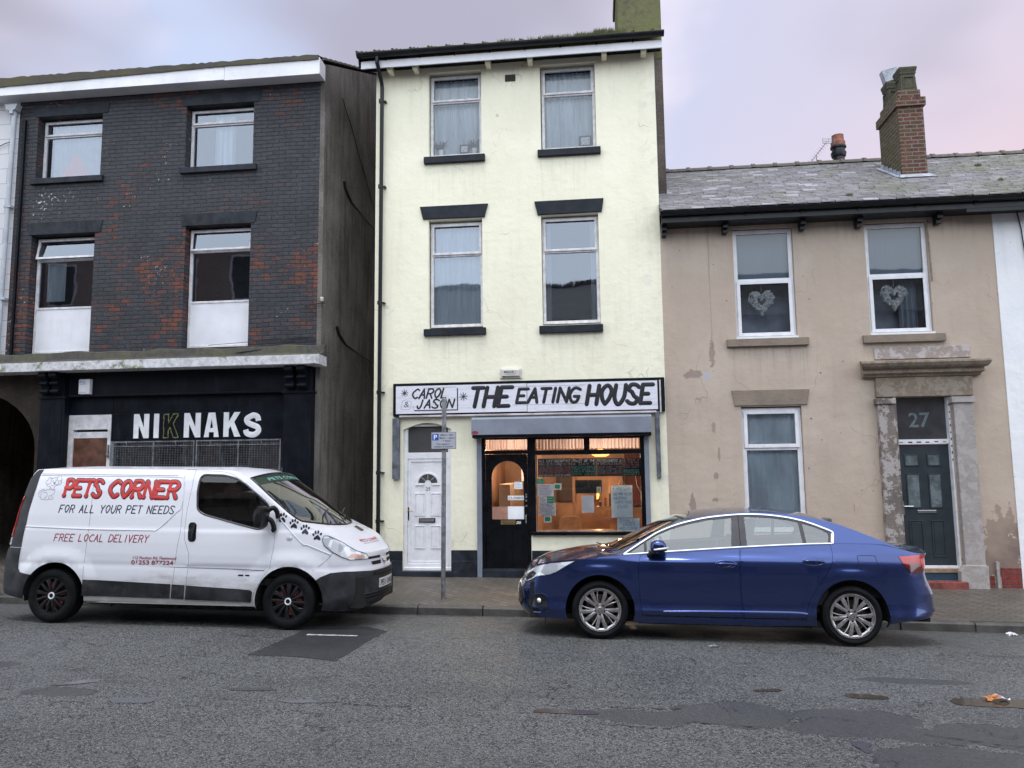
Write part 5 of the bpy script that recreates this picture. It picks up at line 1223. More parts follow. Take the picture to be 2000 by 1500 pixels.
for x0, x1 in ((-8.728, -7.168), (-7.138, -5.556)):
    mb = MB(); z0, z1, yy = 1.15, 2.475, -.085
    for a in (x0, x1-.022, (x0+x1)/2-.01): mb.box(a, a+.022, yy-.012, yy+.012, z0, z1)
    for b in (z0, z1-.022, z1-.10): mb.box(x0, x1, yy-.013, yy+.013, b, b+.022 if b > 2.4 else b+.016)
    g_ = mb.build('security_grille', M_galv, B, label='welded wire mesh grille over the shop window')
    mb = MB(); x = x0+.05
    while x < x1: mb.box(x-.0018, x+.0018, yy-.004, yy-.0005, z0, z1); x += .05
    zz = z0+.03
    while zz < z1: mb.box(x0, x1, yy+.0002, yy+.0036, zz-.0018, zz+.0018); zz += .03
    mb.build('wire_mesh', M_galv, g_)
    mb = MB()
    for f in (.18, .78): mb.tube([(x0+(x1-x0)*f, yy-.01, z1+.0), (x0+(x1-x0)*f, yy-.045, z1-.03), (x0+(x1-x0)*f+.01, yy-.03, z1-.08)], .008, 6)
    mb.build('hook', M_galv, g_)
# lettering NIK NAKS, block letters, the first K only an old gold outline
NS = thing('shop_lettering', 'white block letters NI NAKS with a faded gold K on the black shop panel', 'shop sign', (-7.1, -.05, 2.7))
xm = [(-8.366, -8.070, 'N'), (-7.977, -7.880, 'I'), (-7.399, -7.084, 'N'), (-7.016, -6.735, 'A'), (-6.650, -6.329, 'K'), (-6.279, -5.944, 'S')]
def block(ch, a, b, z0, z1, w):
    h = z1-z0; X = lambda u: a+(b-a)*u
    if ch == 'N': return [[(a, z0), (a+w, z0), (a+w, z0+h*.55), (b-w, z0), (b, z0), (b, z1), (b-w, z1), (b-w, z0+h*.42), (a+w, z1), (a, z1)]], []
    if ch == 'I': return [rct(a, b, z0, z1)], []
    if ch == 'A': return [[(a, z0), (a+w*.95, z0), (X(.33), z0+h*.2), (X(.67), z0+h*.2), (b-w*.95, z0), (b, z0), (X(.72), z1), (X(.28), z1)]], [[(X(.40), z0+h*.37), (X(.60), z0+h*.37), (X(.5), z0+h*.76)]]
    if ch == 'K': return [[(a, z0), (a+w, z0), (a+w, z0+h*.32), (X(.42), z0+h*.44), (b-w*1.15, z0), (b, z0), (X(.62), z0+h*.60), (b-.01, z1), (b-w*1.25, z1), (a+w, z0+h*.62), (a+w, z1), (a, z1)]], []
mb = MB()
for a, b, c_ in xm:
    k = .15 if c_ != 'S' else 0
    if c_ == 'S':
        pts = smoothp([(b-.055, 2.805), (b-.075, 2.875), (b-.14, 2.905), ((a+b)/2-.02, 2.895), (a+.06, 2.84), (a+.085, 2.775), ((a+b)/2, 2.735), (b-.075, 2.695), (b-.05, 2.63), (b-.10, 2.575), ((a+b)/2, 2.558), (a+.07, 2.585), (a+.045, 2.65)], 6)
        stroke(mb, [(p[0], p[1]) for p in pts], .05, .006, flat(-.0505, .0005), cap=False)
        continue
    polys, hs = block(c_, a, b, 2.528, 2.968, .098 if c_ != 'I' else .09)
    for P_ in polys:
        v, t, lp = cdt(ccw(P_), [ccw(h) for h in hs]); mb.add([(p[0], -.058, p[1]) for p in v], t)
        for L in lp:
            for i in range(len(L)): p, q = L[i], L[(i+1) % len(L)]; mb.quad((p[0], -.058, p[1]), (q[0], -.058, q[1]), (q[0], -.0505, q[1]), (p[0], -.0505, p[1]))
mb.build('lettering', M_white_ink, NS, smooth=40)
mb = MB(); polys, _h = block('K', -7.79, -7.50, 2.53, 2.955, .09)
P_ = polys[0]+[polys[0][0]]; g = random.Random(4)
for _k in range(2):
    Q = dens(P_[:-1], .03); Q = [(p[0]+g.uniform(-.007, .007), p[1]+g.uniform(-.007, .007)) for p in Q]; stroke(mb, Q+[Q[0]], .0055, .001, flat(-.0505, .0008), cap=False)
mb.build('faded_letter', M_gold_ink, NS)
A2 = thing('burglar_alarm', 'white alarm box with blue print on the black shop frieze', 'alarm box', (-9.26, -.12, 3.45))
mb = MB(); mb.prism([(-.121, 3.335), (-.20, 3.345), (-.205, 3.60), (-.19, 3.618), (-.121, 3.618)], -9.375, -9.16, 'x'); mb.build('housing', M_alarmw, A2, bevel=.006, recalc=True)
mb = MB(); fontfit(mb, 'F.C.', -9.355, -9.235, 3.545, .042, lambda u, v, h: (u, -.207, v), .015); fontfit(mb, 'ALARMS', -9.355, -9.235, 3.515, .016, lambda u, v, h: (u, -.207, v)); fontfit(mb, '01253 8', -9.35, -9.24, 3.365, .016, lambda u, v, h: (u, -.207, v)); mb.build('lettering', M_parkb, A2)
# arch passage at the far left
mb = MB(); ac, ar = -11.75, 1.62
archp = [(-13.4, -.3), (-10.30, -.3), (-10.30, 2.35)]+[(ac+(1.45)*cos(pi*t/20), 2.35+1.12*sin(pi*t/20)) for t in range(1, 20)]+[(-13.2, 2.35)]
archp = [(-13.2, -.3)]+archp[1:]
mb = MB(); wall(mb, rct(-14, -10.116, -.4, 4.0), [archp], -.04, .6); mb.build('arch_wall', M_archwall, B)
mb = MB(); mb.box(-14, -4.98, 5.0, 5.1, -.4, 9.3); mb.box(-10.11, -10.0, .3, 5, -.4, 4); mb.quad((-14, 0, 3.99), (-5, 0, 3.99), (-5, 5, 3.99), (-14, 5, 3.99)); mb.box(-14.2, -14.0, 0, 5, -.4, 4); mb.build('inner_wall', pebble('passage_wall', (.10, .078, .066), (.19, .15, .125), 20), B)

# neighbour at the far left: white boards and a pale pipe
Wh = thing('white_house', 'white blockwork house front at the far left edge', 'house', (-12.5, 0, 0))
mb = MB(); mb.box(-14, -11.052, .0, .2, 4.0, 9.13)
m_wb, n = newmat('white_painted_blocks'); P = n.coord(rot=(radians(90), 0, 0))
bk = n.n('ShaderNodeTexBrick', {'Vector': P, 'Scale': 1., 'Mortar Size': .006, 'Brick Width': .9, 'Row Height': .30, 'Color1': (.60, .60, .62, 1), 'Color2': (.55, .55, .58, 1), 'Mortar': (.30, .30, .31, 1)})
n.out(n.pr(col=bk.outputs['Color'], rough=.6, normal=n.bump(bk.outputs['Fac'], -.4, .01)))
mb.build('front_wall', m_wb, Wh)
mb = MB(); mb.tube([(-11.10, -.075, 8.97), (-11.145, -.075, 4.16)], .042, 12)
for zz in (7.0, 5.2): mb.box(-11.18, -11.03, -.12, -.02, zz-.02, zz+.02)
dp = mb.build('downpipe', M_greypipe, Wh, smooth=40)
mb = MB(); mb.prism([(-11.26, 9.03), (-10.99, 9.03), (-11.03, 8.92), (-11.08, 8.90), (-11.08, 8.84), (-11.15, 8.84), (-11.15, 8.90), (-11.22, 8.92)], -.16, -.02); mb.build('hopper', M_greypipe, dp, bevel=.004)
mb = MB(); mb.tube([(-12.6, -.03, 8.05), (-11.7, -.03, 8.12), (-11.3, -.03, 8.30), (-11.1, -.05, 8.32)], .008, 5); mb.build('cable', M_cable, Wh)

# ------------------------------------------------------------------ house number 27
N = thing('terraced_house', 'two storey beige rendered terraced house with stone doorway and slate roof', 'house', (3.9, 0, 0))
ww = [(2.372, 3.362, 4.03, 5.93), (4.525, 5.522, 4.025, 5.93), (2.385, 3.36, .80, 2.88)]
mb = MB(); wall(mb, rct(1.158, 6.548, -.4, 6.02), [rct(*w) for w in ww]+[rct(4.80, 5.68, -.05, 2.99)], .0, .25); mb.build('front_wall', M_beige, N)
mb = MB(); mb.box(6.25, 6.547, -.012, .0, -.3, .26); mb.box(6.03, 6.14, -.010, .0, -.3, .14); mb.build('brick_base', M_redbase, N)
mb = MB(); mb.box(6.165, 6.205, -.05, -.005, bz(6.2)-.1, .36); mb.build('pipe_stub', M_stone_grey, N)
for a, z0, z1, zt, lab in ((0, 4.04, 5.915, 5.03, 'white first floor window on the left with a heart wreath'), (1, 4.04, 5.915, 5.03, 'white first floor window on the right above the doorway')):
    x0, x1 = ww[a][0]+.003, ww[a][1]-.003
    w_ = window(N, x0, x1, z0, z1, zt, .06, M_whitepvc, M_glass_dull, sash='bottom', fw=.068, curt=[(x0+.05, x1-.05, zt, z1-.04, .001, -.02)]+([] if a == 0 else [(5.1, 5.4, 4.1, 5.0, .02, .12)]), curt_m=M_blind, room=M_backdrop,
           sill=((2.2, 3.525) if a == 0 else (4.39, 5.672))+(3.89, 4.028, .07), sillm=M_stone_sill, label=lab)
    mb = MB(); mb.box(x0-.01, x1+.01, -.03, .11, z0-.028, z0+.012); mb.build('window_ledge', M_whitepvc, w_, bevel=.004)
mb = MB(); mb.tube([(5.53, -.004, 5.95), (5.535, -.012, 5.5), (5.545, -.01, 4.9)], .012, 6); mb.build('sealant', M_stone, N)
window(N, 2.385, 3.355, .82, 2.86, 2.195, .06, M_whitepvc, M_glass_dull, sash='top', fw=.075, curt=[(2.42, 3.32, .85, 2.82, .012, .0)], curt_m=M_polythene, sill=(2.2, 3.53, .68, .80, .07), sillm=M_stone_sill,
       lintel=([(2.285, 2.90), (3.450, 2.90), (3.497, 3.155), (2.245, 3.158)], .025), label='white ground floor window lined with crumpled polythene')
# stone doorway
mb = MB(); mb.box(4.535, 4.788, -.10, -.001, bz(4.6)-.2, 2.87); mb.box(4.50, 4.805, -.13, -.001, 2.872, 2.965); mb.box(4.789, 4.83, -.06, .14, .1, 2.985); mb.build('door_surround', M_stone_strip, N, bevel=.008, label='left stone jamb, half stripped of paint')
mb = MB(); mb.box(5.690, 5.990, -.10, -.001, .30, 2.87); mb.box(5.655, 6.008, -.13, -.001, 2.872, 2.97); mb.prism([(5.60, -.15), (6.012, -.15), (6.012, .30), (5.99, .315), (5.67, .315), (5.60, .22)], -.13, -.001); mb.build('door_surround', M_stone_grey, N, bevel=.008, label='right pale stone jamb')
mb = MB(); mb.box(4.533, 6.020, -.06, -.001, 2.992, 3.31); mb.build('entablature', M_stone, N, bevel=.006)
mb = MB(); mb.prism([(-.08, 3.315), (-.10, 3.35), (-.16, 3.37), (-.16, 3.44), (-.22, 3.445), (-.26, 3.47), (-.30, 3.52), (-.30, 3.555), (-.001, 3.60), (-.001, 3.315)], 4.33, 6.15, 'x')
v0_ = len(mb.v); mb.v = [(x_+(-(max(0, -y_-.10))*.42 if x_ < 5 else (max(0, -y_-.10))*.42), y_, z_) for x_, y_, z_ in mb.v]; mb.build('door_hood', M_stone, N, bevel=.005, recalc=True)
mb = MB(); mb.box(4.558, 6.038, -.025, -.001, 3.615, 3.815); mb.build('stone_panel', stone('patchy_stone_panel', (.33, .27, .23), (.30, .26, .25), (.42, .385, .39)), N, bevel=.004)
y = .13
mb = MB(); mb.box(4.83, 4.868, y-.05, y+.03, .2, 2.99); mb.box(5.652, 5.679, y-.115, y+.03, .2, 2.984); mb.box(4.868, 5.655, y-.05, y+.03, 2.225, 2.30); mb.box(4.868, 5.655, y-.05, y+.03, .245, .285)
dfr = mb.build('door_frame', M_whitepvc, N, bevel=.003)
mb = MB(); g = random.Random(9)
for i in range(6): mb.box(4.89+i*.135, 4.89+i*.135+g.uniform(.04, .07), y-.0515, y-.0505, 2.25+g.uniform(-.008, .01), 2.258+g.uniform(0, .012))
for i in range(9): mb.box(5.657, 5.674, y-.1165, y-.1155, 1.95+i*.11, 1.97+i*.11+g.uniform(0, .02))
mb.build('tape_print', M_decal_navy, dfr)
MB().box(4.868, 5.655, y+.0, y+.015, 2.30, 2.985).build('transom_pane', paint('dark_fan_glass', (.055, .055, .062), .12, .2, 3, 0, coat=.6), dfr)
mb = MB(); fontfit(mb, '27', 5.075, 5.405, 2.505, .235, flat(y-.001), .012); mb.build('house_number', paint('etched_number', (.14, .18, .20), .5, .2, 20), dfr)
mb = MB(); mb.box(4.872, 5.652, y-.02, y+.02, .285, 2.22)
for a in ((4.955, 5.175, 1.865, 2.06), (5.305, 5.515, 1.865, 2.06), (4.965, 5.18, 1.19, 1.745), (5.305, 5.51, 1.19, 1.745), (4.965, 5.18, .42, 1.0), (5.305, 5.51, .42, 1.0)): raised(mb, *a, y-.02, .020, .010)
d27 = mb.build('door', M_greendoor, N, bevel=.003, label='dark grey panelled door under the number 27')
mb = MB()
for a in ((4.975, 5.155, 1.885, 2.04), (5.325, 5.495, 1.885, 2.04), (4.985, 5.16, 1.21, 1.725), (5.325, 5.49, 1.21, 1.725)): mb.box(a[0], a[1], y-.030, y-.0265, a[2], a[3])
mb.build('door_pane', paint('frosted_grey_glass', (.13, .16, .175), .25, .25, 6, 0, coat=.5), d27)
mb = MB(); mb.box(5.105, 5.395, y-.035, y-.02, 1.115, 1.16); mb.build('letterbox', M_chrome, d27, bevel=.004)
mb = MB(); mb.box(4.882, 4.905, y-.032, y-.02, 1.08, 1.31); mb.tube([(4.895, y-.03, 1.225), (4.895, y-.075, 1.225), (5.03, y-.075, 1.225)], .009, 8); mb.build('handle', M_chrome, d27)
mb = MB(); mb.box(4.84, 5.655, -.02, .25, .19, .245); mb.build('threshold', M_wood, N); 
mb = MB(); mb.box(4.835, 5.66, .0, .25, .07, .188); mb.build('plastic_sheet', paint('blue_sheet', (.02, .06, .10), .5), N)
mb = MB(); mb.box(4.60, 5.672, -.20, .0, bz(5)-.2, .07); mb.build('doorstep', M_redstep, N, bevel=.012)
def wreath(name, label, cx, cz, yy, rot=0):
    g = random.Random(int(cx*10)); mb = MB()
    for i in range(900):
        t = g.uniform(0, 2*pi); X = 16*sin(t)**3/16; Z = (13*cos(t)-5*cos(2*t)-2*cos(3*t)-cos(4*t))/16
        k = g.uniform(.38, 1.0); p = Vector((cx+X*.215*k, yy+g.uniform(-.03, .03), cz+.03+Z*.235*k))
        a, b = Vector((g.uniform(-1, 1), g.uniform(-1, 1), g.uniform(-1, 1))).normalized()*.028, Vector((g.uniform(-1, 1), g.uniform(-1, 1), g.uniform(-1, 1))).normalized()*.018
        mb.add([p-a, p+b, p+a, p-b], [(0, 1, 2, 3)])
    mb.tube([(cx, yy, cz+.20), (cx, yy, cz+.32)], .003, 4)
    tag(mb.build(name, M_wreath), label, 'wreath', 'heart wreaths')
wreath('heart_wreath', 'white heart shaped wreath in the first floor window above the low window', 2.835, 4.655, .14)
wreath('heart_wreath', 'white heart shaped wreath in the first floor window above the stone doorway', 4.985, 4.665, .14)
# eaves
mb = MB(); mb.box(1.16, 12, -.36, -.33, 5.985, 6.10); mb.box(1.16, 12, -.329, -.001, 5.985, 6.01); mb.box(6.0, 12, -.355, -.33, 5.93, 5.984)
mb.build('soffit', M_gutter, N)
mb = MB()
for xb in (1.215, 2.235, 3.50, 4.41, 5.66): mb.box(xb-.045, xb+.045, -.20, -.002, 5.905, 5.984); mb.box(xb-.04, xb+.04, -.14, -.002, 5.83, 5.904); mb.box(xb-.047, xb+.047, -.215, -.201, 5.90, 5.984)
mb.build('eaves_bracket', M_gutter, N, bevel=.008)
gutter(N, 1.125, 12, -.43, 6.145, .062, .9)
RS = .572
def rf(yy): return 6.19+RS*(yy+.40)
g = random.Random(21); mb = MB(); yy = -.42; row = 0; dy = .122
while yy < 3.2:
    x = 1.16-(.15 if row % 2 else 0); yb = yy+dy*1.7; hz = g.uniform(-.002, .002)
    while x < 12.2:
        w_ = g.uniform(.21, .27); a, b = max(1.15, x+.004), min(12.2, x+w_-.004)
        if b-a > .05:
            j = g.uniform(-.012, .012); t_ = g.uniform(.010, .020); lift = g.uniform(0, .006)
            za, zb_ = rf(yy+j)+.018+t_*.5+lift, rf(yb)+.004
            mb.col = min(1, max(0, g.gauss(.45, .22)))
            mb.add([(a, yy+j, za), (b, yy+j+g.uniform(-.006, .006), za), (b, yb, zb_), (a, yb, zb_), (a, yy+j, za-t_-.004), (b, yy+j, za-t_-.004)], [(0, 1, 2, 3), (4, 5, 1, 0)])
        x += w_
    yy += dy; row += 1
mb.col = 0.; mb.add([(1.15, -.40, 6.17), (12.2, -.40, 6.17), (12.2, 3.22, rf(3.22)-.02), (1.15, 3.22, rf(3.22)-.02)], [(0, 1, 2, 3)])
mb.add([(1.15, 3.22, rf(3.22)), (12.2, 3.22, rf(3.22)), (12.2, 7, 6.3), (1.15, 7, 6.3)], [(0, 1, 2, 3)])
rfN = mb.build('slate_roof', M_slate, N)
mb = MB(); x = 1.16
while x < 12:
    L_ = .455; n_ = 8; z0 = rf(3.2)+.0; jz = g.uniform(-.006, .006)
    for k, (xa, xb, rr) in enumerate(((x, x+L_, .095), (x-.02, x+.05, .115))):
        vs = [(xx, 3.2-rr*1.2*cos(pi*i/n_), z0+jz-.02+rr*sin(pi*i/n_)) for xx in (xa, xb) for i in range(n_+1)]
        mb.add(vs, [(i, i+1, i+n_+2, i+n_+1) for i in range(n_)]+[tuple(range(n_+1)), tuple(range(n_+1, 2*n_+2))])
    x += L_
mb.build('ridge_tile', M_ridge, rfN, smooth=50)
mb = MB(); n_ = 6
for (cx, cy) in ((4.3, -.1), (8.15, .9), (8.55, 1.6), (7.4, 2.0), (8.0, .55), (7.0, .5)):
    for i in range(70):
        a = g.uniform(0, 6.28); r_ = g.uniform(0, .07 if cx > 8 else .04); p = Vector((cx+cos(a)*r_*1.4, cy+sin(a)*r_, 0)); p.z = rf(p.y)+.03
        q = p+Vector((g.uniform(-.02, .02), g.uniform(-.02, .02), g.uniform(.02, .05))); mb.add([p-Vector((.008, 0, 0)), p+Vector((.008, 0, 0)), q], [(0, 1, 2)])
mb.build('roof_moss', M_grass, rfN)
# chimney stack
y0_, y1_ = 1.28, 2.22
mb = MB(); mb.box(5.715, 6.165, y0_, y1_, 6.9, 8.53); cm = mb.build('chimney', [M_chimbrick, M_chimbrick_side], N)
for p in cm.data.polygons:
    if abs(p.normal.x) > .5: p.material_index = 1
mb = MB(); mb.box(5.675, 6.205, y0_-.04, y1_+.04, 8.53, 8.69); mb.box(5.745, 6.145, y0_+.02, y1_-.02, 8.69, 8.86); cc = mb.build('corbel_course', [M_chimbrick, M_chimbrick_side], cm)
for p in cc.data.polygons:
    if abs(p.normal.x) > .5 or p.normal.z > .5: p.material_index = 1
def pot(cx, cy, z0, h, r, m):
    mb = MB(); q = sqrt(2)
    prof = [(r*1.05, 0), (r*1.02, .04), (r*.92, h*.55), (r*.90, h*.68), (r*1.0, h*.72), (r*1.0, h*.78), (r*1.12, h*.9), (r*1.12, h*.97), (r*.8, h), (r*.75, h*.6)]
    mb.lathe([(a*q, b) for a, b in prof], (0, 0, 0), 'z', 4); mb.xform(Matrix.Translation((cx, cy, z0)) @ Matrix.Rotation(pi/4, 4, 'Z'))
    for k in range(4):
        a = k*pi/2; st = len(mb.v); frame_boxes(mb, -r*.7, r*.7, .06, h*.60, -r*.93, .022, .018); mb.xform(Matrix.Translation((cx, cy, z0)) @ Matrix.Rotation(a, 4, 'Z'), st)
    return mb.build('chimney_pot', m, cm, bevel=.008)
pot(5.975, 1.50, 8.86, .50, .145, M_pot); pot(5.93, 2.03, 8.86, .50, .135, M_pot)
mb = MB(); mb.box(5.80, 6.09, 1.95, 2.10, 9.37, 9.62); mb.xform(Matrix.Translation((5.8, 2, 9.37)) @ Matrix.Rotation(radians(-14), 4, 'Y') @ Matrix.Translation((-5.8, -2, -9.37))); mb.build('metal_cowl', M_leadm, cm, bevel=.006)
mb = MB()
for k in range(5):
    ya = y0_+k*.19; mb.add([(5.700, ya, rf(ya)+.0), (5.700, ya+.19, rf(ya+.19)+.0), (5.700, ya+.19, rf(ya+.19)+.10), (5.700, ya+.03, rf(ya)+.15)], [(0, 1, 2, 3)]); mb.add([(5.70, ya, rf(ya)+.03), (5.70, ya+.19, rf(ya+.19)+.03), (5.60, ya+.19, rf(ya+.19)+.035), (5.60, ya, rf(ya)+.035)], [(0, 1, 2, 3)])
mb.add([(5.62, y0_-.14, rf(y0_-.14)+.045), (6.26, y0_-.14, rf(y0_-.14)+.045), (6.20, y0_-.005, rf(y0_)+.07), (5.68, y0_-.005, rf(y0_)+.07)], [(0, 1, 2, 3)])
mb.build('lead_flashing', M_leadm, cm)
# neighbour on the right
V = thing('white_neighbour_house', 'white rendered house front at the right edge beside the beige house', 'house', (8, 0, 0))
mb = MB(); mb.box(6.549, 12, -.014, .25, -.4, 6.0); mb.build('front_wall', M_white_render, V)
mb = MB(); mb.tube([(6.93, -.03, 5.99), (6.965, -.04, 5.7), (7.01, -.03, 5.1), (7.02, -.03, 4.2)], .010, 6); mb.tube([(6.93, -.03, 5.99), (6.88, -.36, 6.1), (6.85, -.45, 6.2)], .010, 6); mb.build('cable', M_cable, V)
# chimney and aerial beyond the ridge
C2 = thing('chimney', 'round terracotta chimney pot with black collar beyond the slate ridge', 'chimney', (5.55, 4.2, 8.2))
mb = MB(); mb.lathe([(.125, -.6), (.125, .48), (.15, .50), (.165, .56), (.165, .60), (.14, .61), (.14, .68), (.17, .70), (.17, .74), (.13, .76)], (5.56, 4.2, 8.3), 'z', 18); mb.build('collar', M_gutter, C2, smooth=35)
mb = MB(); mb.lathe([(.15, 0), (.155, .12), (.13, .14), (.125, .26), (.13, .28), (.10, .28), (.10, .1)], (5.56, 4.2, 9.02), 'z', 18); mb.build('chimney_pot', M_terracotta, C2, smooth=35)
AE = thing('tv_aerial', 'thin TV aerial beyond the slate ridge beside the round pot', 'aerial', (5.0, 4.0, 8.4))
mb = MB(); a0, a1 = Vector((4.76, 4, 8.48)), Vector((5.26, 4, 9.09)); mb.tube([a0, a1], .008, 6)
for k in range(12):
    p = a0.lerp(a1, k/12); mb.tube([p+Vector((0, -.10, .0)), p+Vector((0, .10, 0))], .003, 4); mb.tube([p+Vector((-.05, 0, .04)), p+Vector((.05, 0, -.04))], .0028, 4)
for dz in (0, .05, .1): mb.tube([(5.17, 4, 9.06+dz), (5.44, 4, 9.04+dz)], .005, 5)
for dx in (0, .13, .26): mb.tube([(5.17+dx, 4, 9.05), (5.17+dx, 4, 9.17)], .005, 5)
mb.tube([(5.02, 4, 8.0), (5.02, 4, 8.78), (4.93, 4, 8.70)], .010, 6); mb.build('antenna', M_galv, AE)

# ------------------------------------------------------------------ parking sign
pb = pz(-2.29, -1.85)
PS = thing('parking_sign', 'grey steel post with a small parking restriction plate in front of the white door', 'sign', (-2.285, -1.85, pb))
mb = MB(); mb.tube([(0, 0, -.1), (.022, 0, 2.93), (.022, 0, 2.935)], .034, 16); 
for i in range(0): pass
mb.build('pole', M_galv, PS, smooth=40, local=True)
mb = MB(); mb.lathe([(0, .012), (.03, .010), (.036, 0), (.036, -.03)], (.022, 0, 2.935), 'z', 16); mb.build('cap', M_galv, PS, smooth=40, local=True)
mb = MB(); mb.box(-.165, .21, -.055, -.045, 2.205-pb, 2.455-pb); pl = mb.build('plate', paint('plate_back', (.16, .16, .17), .5, .1, 6, 0), PS, bevel=.002, local=True)
X0, Z0 = 0, -pb
mb = MB(); mb.prism(roundpoly(rct(-.158, .203, 2.212+Z0, 2.448+Z0), .012), -.0575, -.0552); mb.build('plate_face', M_parkw, pl)
mb = MB(); mb.prism(roundpoly(rct(-.148, -.052, 2.335+Z0, 2.43+Z0), .008), -.0592, -.0578); mb.build('blue_panel', M_parkb, pl)
mb = MB(); fontfit(mb, 'P', -.124, -.074, 2.350+Z0, .066, flat(-.0595, 0), .02); mb.build('letter_p', M_white_ink, pl)
mb = MB(); Fp = flat(-.0578, 0)
for s_, a, b, zz, hh in (('Mon - Sat', -.022, .165, 2.402, .023), ('8am - 6pm', -.038, .188, 2.358, .023), ('1 hour', .015, .130, 2.315, .023), ('No return', -.085, .105, 2.270, .021), ('within 2 hours', -.125, .155, 2.231, .021)): fontfit(mb, s_, a, b, zz+Z0, hh, Fp, .012)
mb.build('lettering', M_ink, pl)
mb = MB(); mb.box(-.02, .065, -.046, .045, 2.40+Z0, 2.43+Z0); mb.box(-.02, .065, -.046, .045, 2.23+Z0, 2.26+Z0); mb.build('bracket', M_galv, PS, local=True)
mb = MB(); mb.lathe([(0, .004), (.12, .004), (.13, -.02)], (0, 0, 0), 'z', 12); mb.build('footing', M_kerb, PS, local=True)

# ------------------------------------------------------------------ opposite side of the street (seen mirrored in glass and paint)
OP = thing('opposite_terrace', 'row of brick and render houses across the street behind the viewpoint', 'building', (0, -19, 0))
mb = MB(); g = random.Random(2)
mb.box(-26, 26, -26, -19.01, -1, 8.2); o1 = mb.build('wall', M_oppr, OP)
mb = MB(); mb.quad((-26.5, -18.6, 8.1), (26.5, -18.6, 8.1), (26.5, -22.5, 10.6), (-26.5, -22.5, 10.6)); mb.quad((-26.5, -22.5, 10.6), (26.5, -22.5, 10.6), (26.5, -26.4, 8.1), (-26.5, -26.4, 8.1))
x = -26
while x < 26: mb.tube([(x, -22.5, 10.62), (x+.28, -22.5, 10.62)], .16, 8); mb.lathe([(0, .16), (.1, .1), (.12, -.1)], (x+.38, -22.5, 10.65), 'z', 8); x += .5
mb.build('roof', M_roofdark, OP)
OP2 = thing('opposite_brick_building', 'tall brick warehouse across the street behind the viewpoint', 'building', (-22, -18.8, 0))
MB().box(-33, -13.5, -27, -18.8, -1, 13.2).build('wall', M_opp, OP2)
mb = MB(); mb.quad((-33.3, -18.5, 13.2), (-13.2, -18.5, 13.2), (-13.2, -23, 15), (-33.3, -23, 15)); mb.build('roof', M_roofdark, OP2)
for xw in range(6):
    for zw in (2.0, 6.0, 9.6):
        f = MB().box(-31.5+xw*3, -30.1+xw*3, -18.8, -18.76, zw, zw+2.1).build('window', M_whitepvc, OP2)
        MB().quad((-31.4+xw*3, -18.755, zw+.1), (-30.2+xw*3, -18.755, zw+.1), (-30.2+xw*3, -18.755, zw+2.0), (-31.4+xw*3, -18.755, zw+2.0)).build('pane', M_trim, f)
x = -12
while x < 25:
    for z0 in (1.0, 4.6):
        f = MB(); f.box(x, x+1.2, -19.0, -18.97, z0, z0+1.9); f = f.build('window', M_whitepvc, OP)
        MB().quad((x+.08, -18.965, z0+.08), (x+1.12, -18.965, z0+.08), (x+1.12, -18.965, z0+1.82), (x+.08, -18.965, z0+1.82)).build('pane', paint('far_glass', (.03, .035, .04), .05, .1) if 'far_glass' not in MATS else MATS['far_glass'], f)
    x += 2.6
# ------------------------------------------------------------------ vehicle body surfaces
class Ring:
    """half plan curve (side y < 0) swept in height; P(s, z) with inset by height that depends on which way the panel faces"""
    def __init__(s, plan, inset):
        pts = smoothp(plan, 12); d = [0.]
        for a, b in zip(pts, pts[1:]): d.append(d[-1]+hypot(b[0]-a[0], b[1]-a[1]))
        s.L = d[-1]; ss = np.linspace(0, s.L, 900); s.s = ss
        s.x = np.interp(ss, d, [p[0] for p in pts]); s.y = np.interp(ss, d, [p[1] for p in pts])
        tx, ty = np.gradient(s.x), np.gradient(s.y); l = np.hypot(tx, ty); tx, ty = tx/l, ty/l
        s.nx, s.ny = ty, -tx
        if s.ny[450] > 0: s.nx, s.ny = -s.nx, -s.ny            # outward, side faces -y
        s.nx[0] = math.copysign(1, s.nx[1]); s.ny[0] = 0; s.nx[-1] = math.copysign(1, s.nx[-2]); s.ny[-1] = 0
        k = np.ones(15)/15
        for a in ('nx', 'ny'):
            v = getattr(s, a); setattr(s, a, np.convolve(np.pad(v, 7, mode='edge'), k, 'valid'))
        s.inset = inset
        s.inc = s.x[-1] > s.x[0]
    def sx(s, x):
        return float(np.interp(x, s.x, s.s)) if s.inc else float(np.interp(x, s.x[::-1], s.s[::-1]))
    def sy(s, y, front=True):
        m = .97*float(np.max(-s.y)); h = int(np.argmax(-s.y >= m))
        return float(np.interp(-y, -s.y[:h], s.s[:h]))
    def P(s, u, z, off=0.):
        x = np.interp(u, s.s, s.x); y = np.interp(u, s.s, s.y); nx = np.interp(u, s.s, s.nx); ny = np.interp(u, s.s, s.ny)
        i = s.inset(nx, ny, z, x)-off; y2 = y-ny*i
        return Vector((x-nx*i, min(y2, 0.), z))
    def N(s, u, z):
        e = .012; a = s.P(min(u+e, s.L), z)-s.P(max(u-e, 0), z); b = s.P(u, z+e)-s.P(u, z-e)
        n = a.cross(b)
        if n.length < 1e-12: return Vector((0, -1, 0))
        n.normalize(); ref = Vector((float(np.interp(u, s.s, s.nx)), float(np.interp(u, s.s, s.ny)), 0))
        return n if n.dot(ref) > 0 else -n
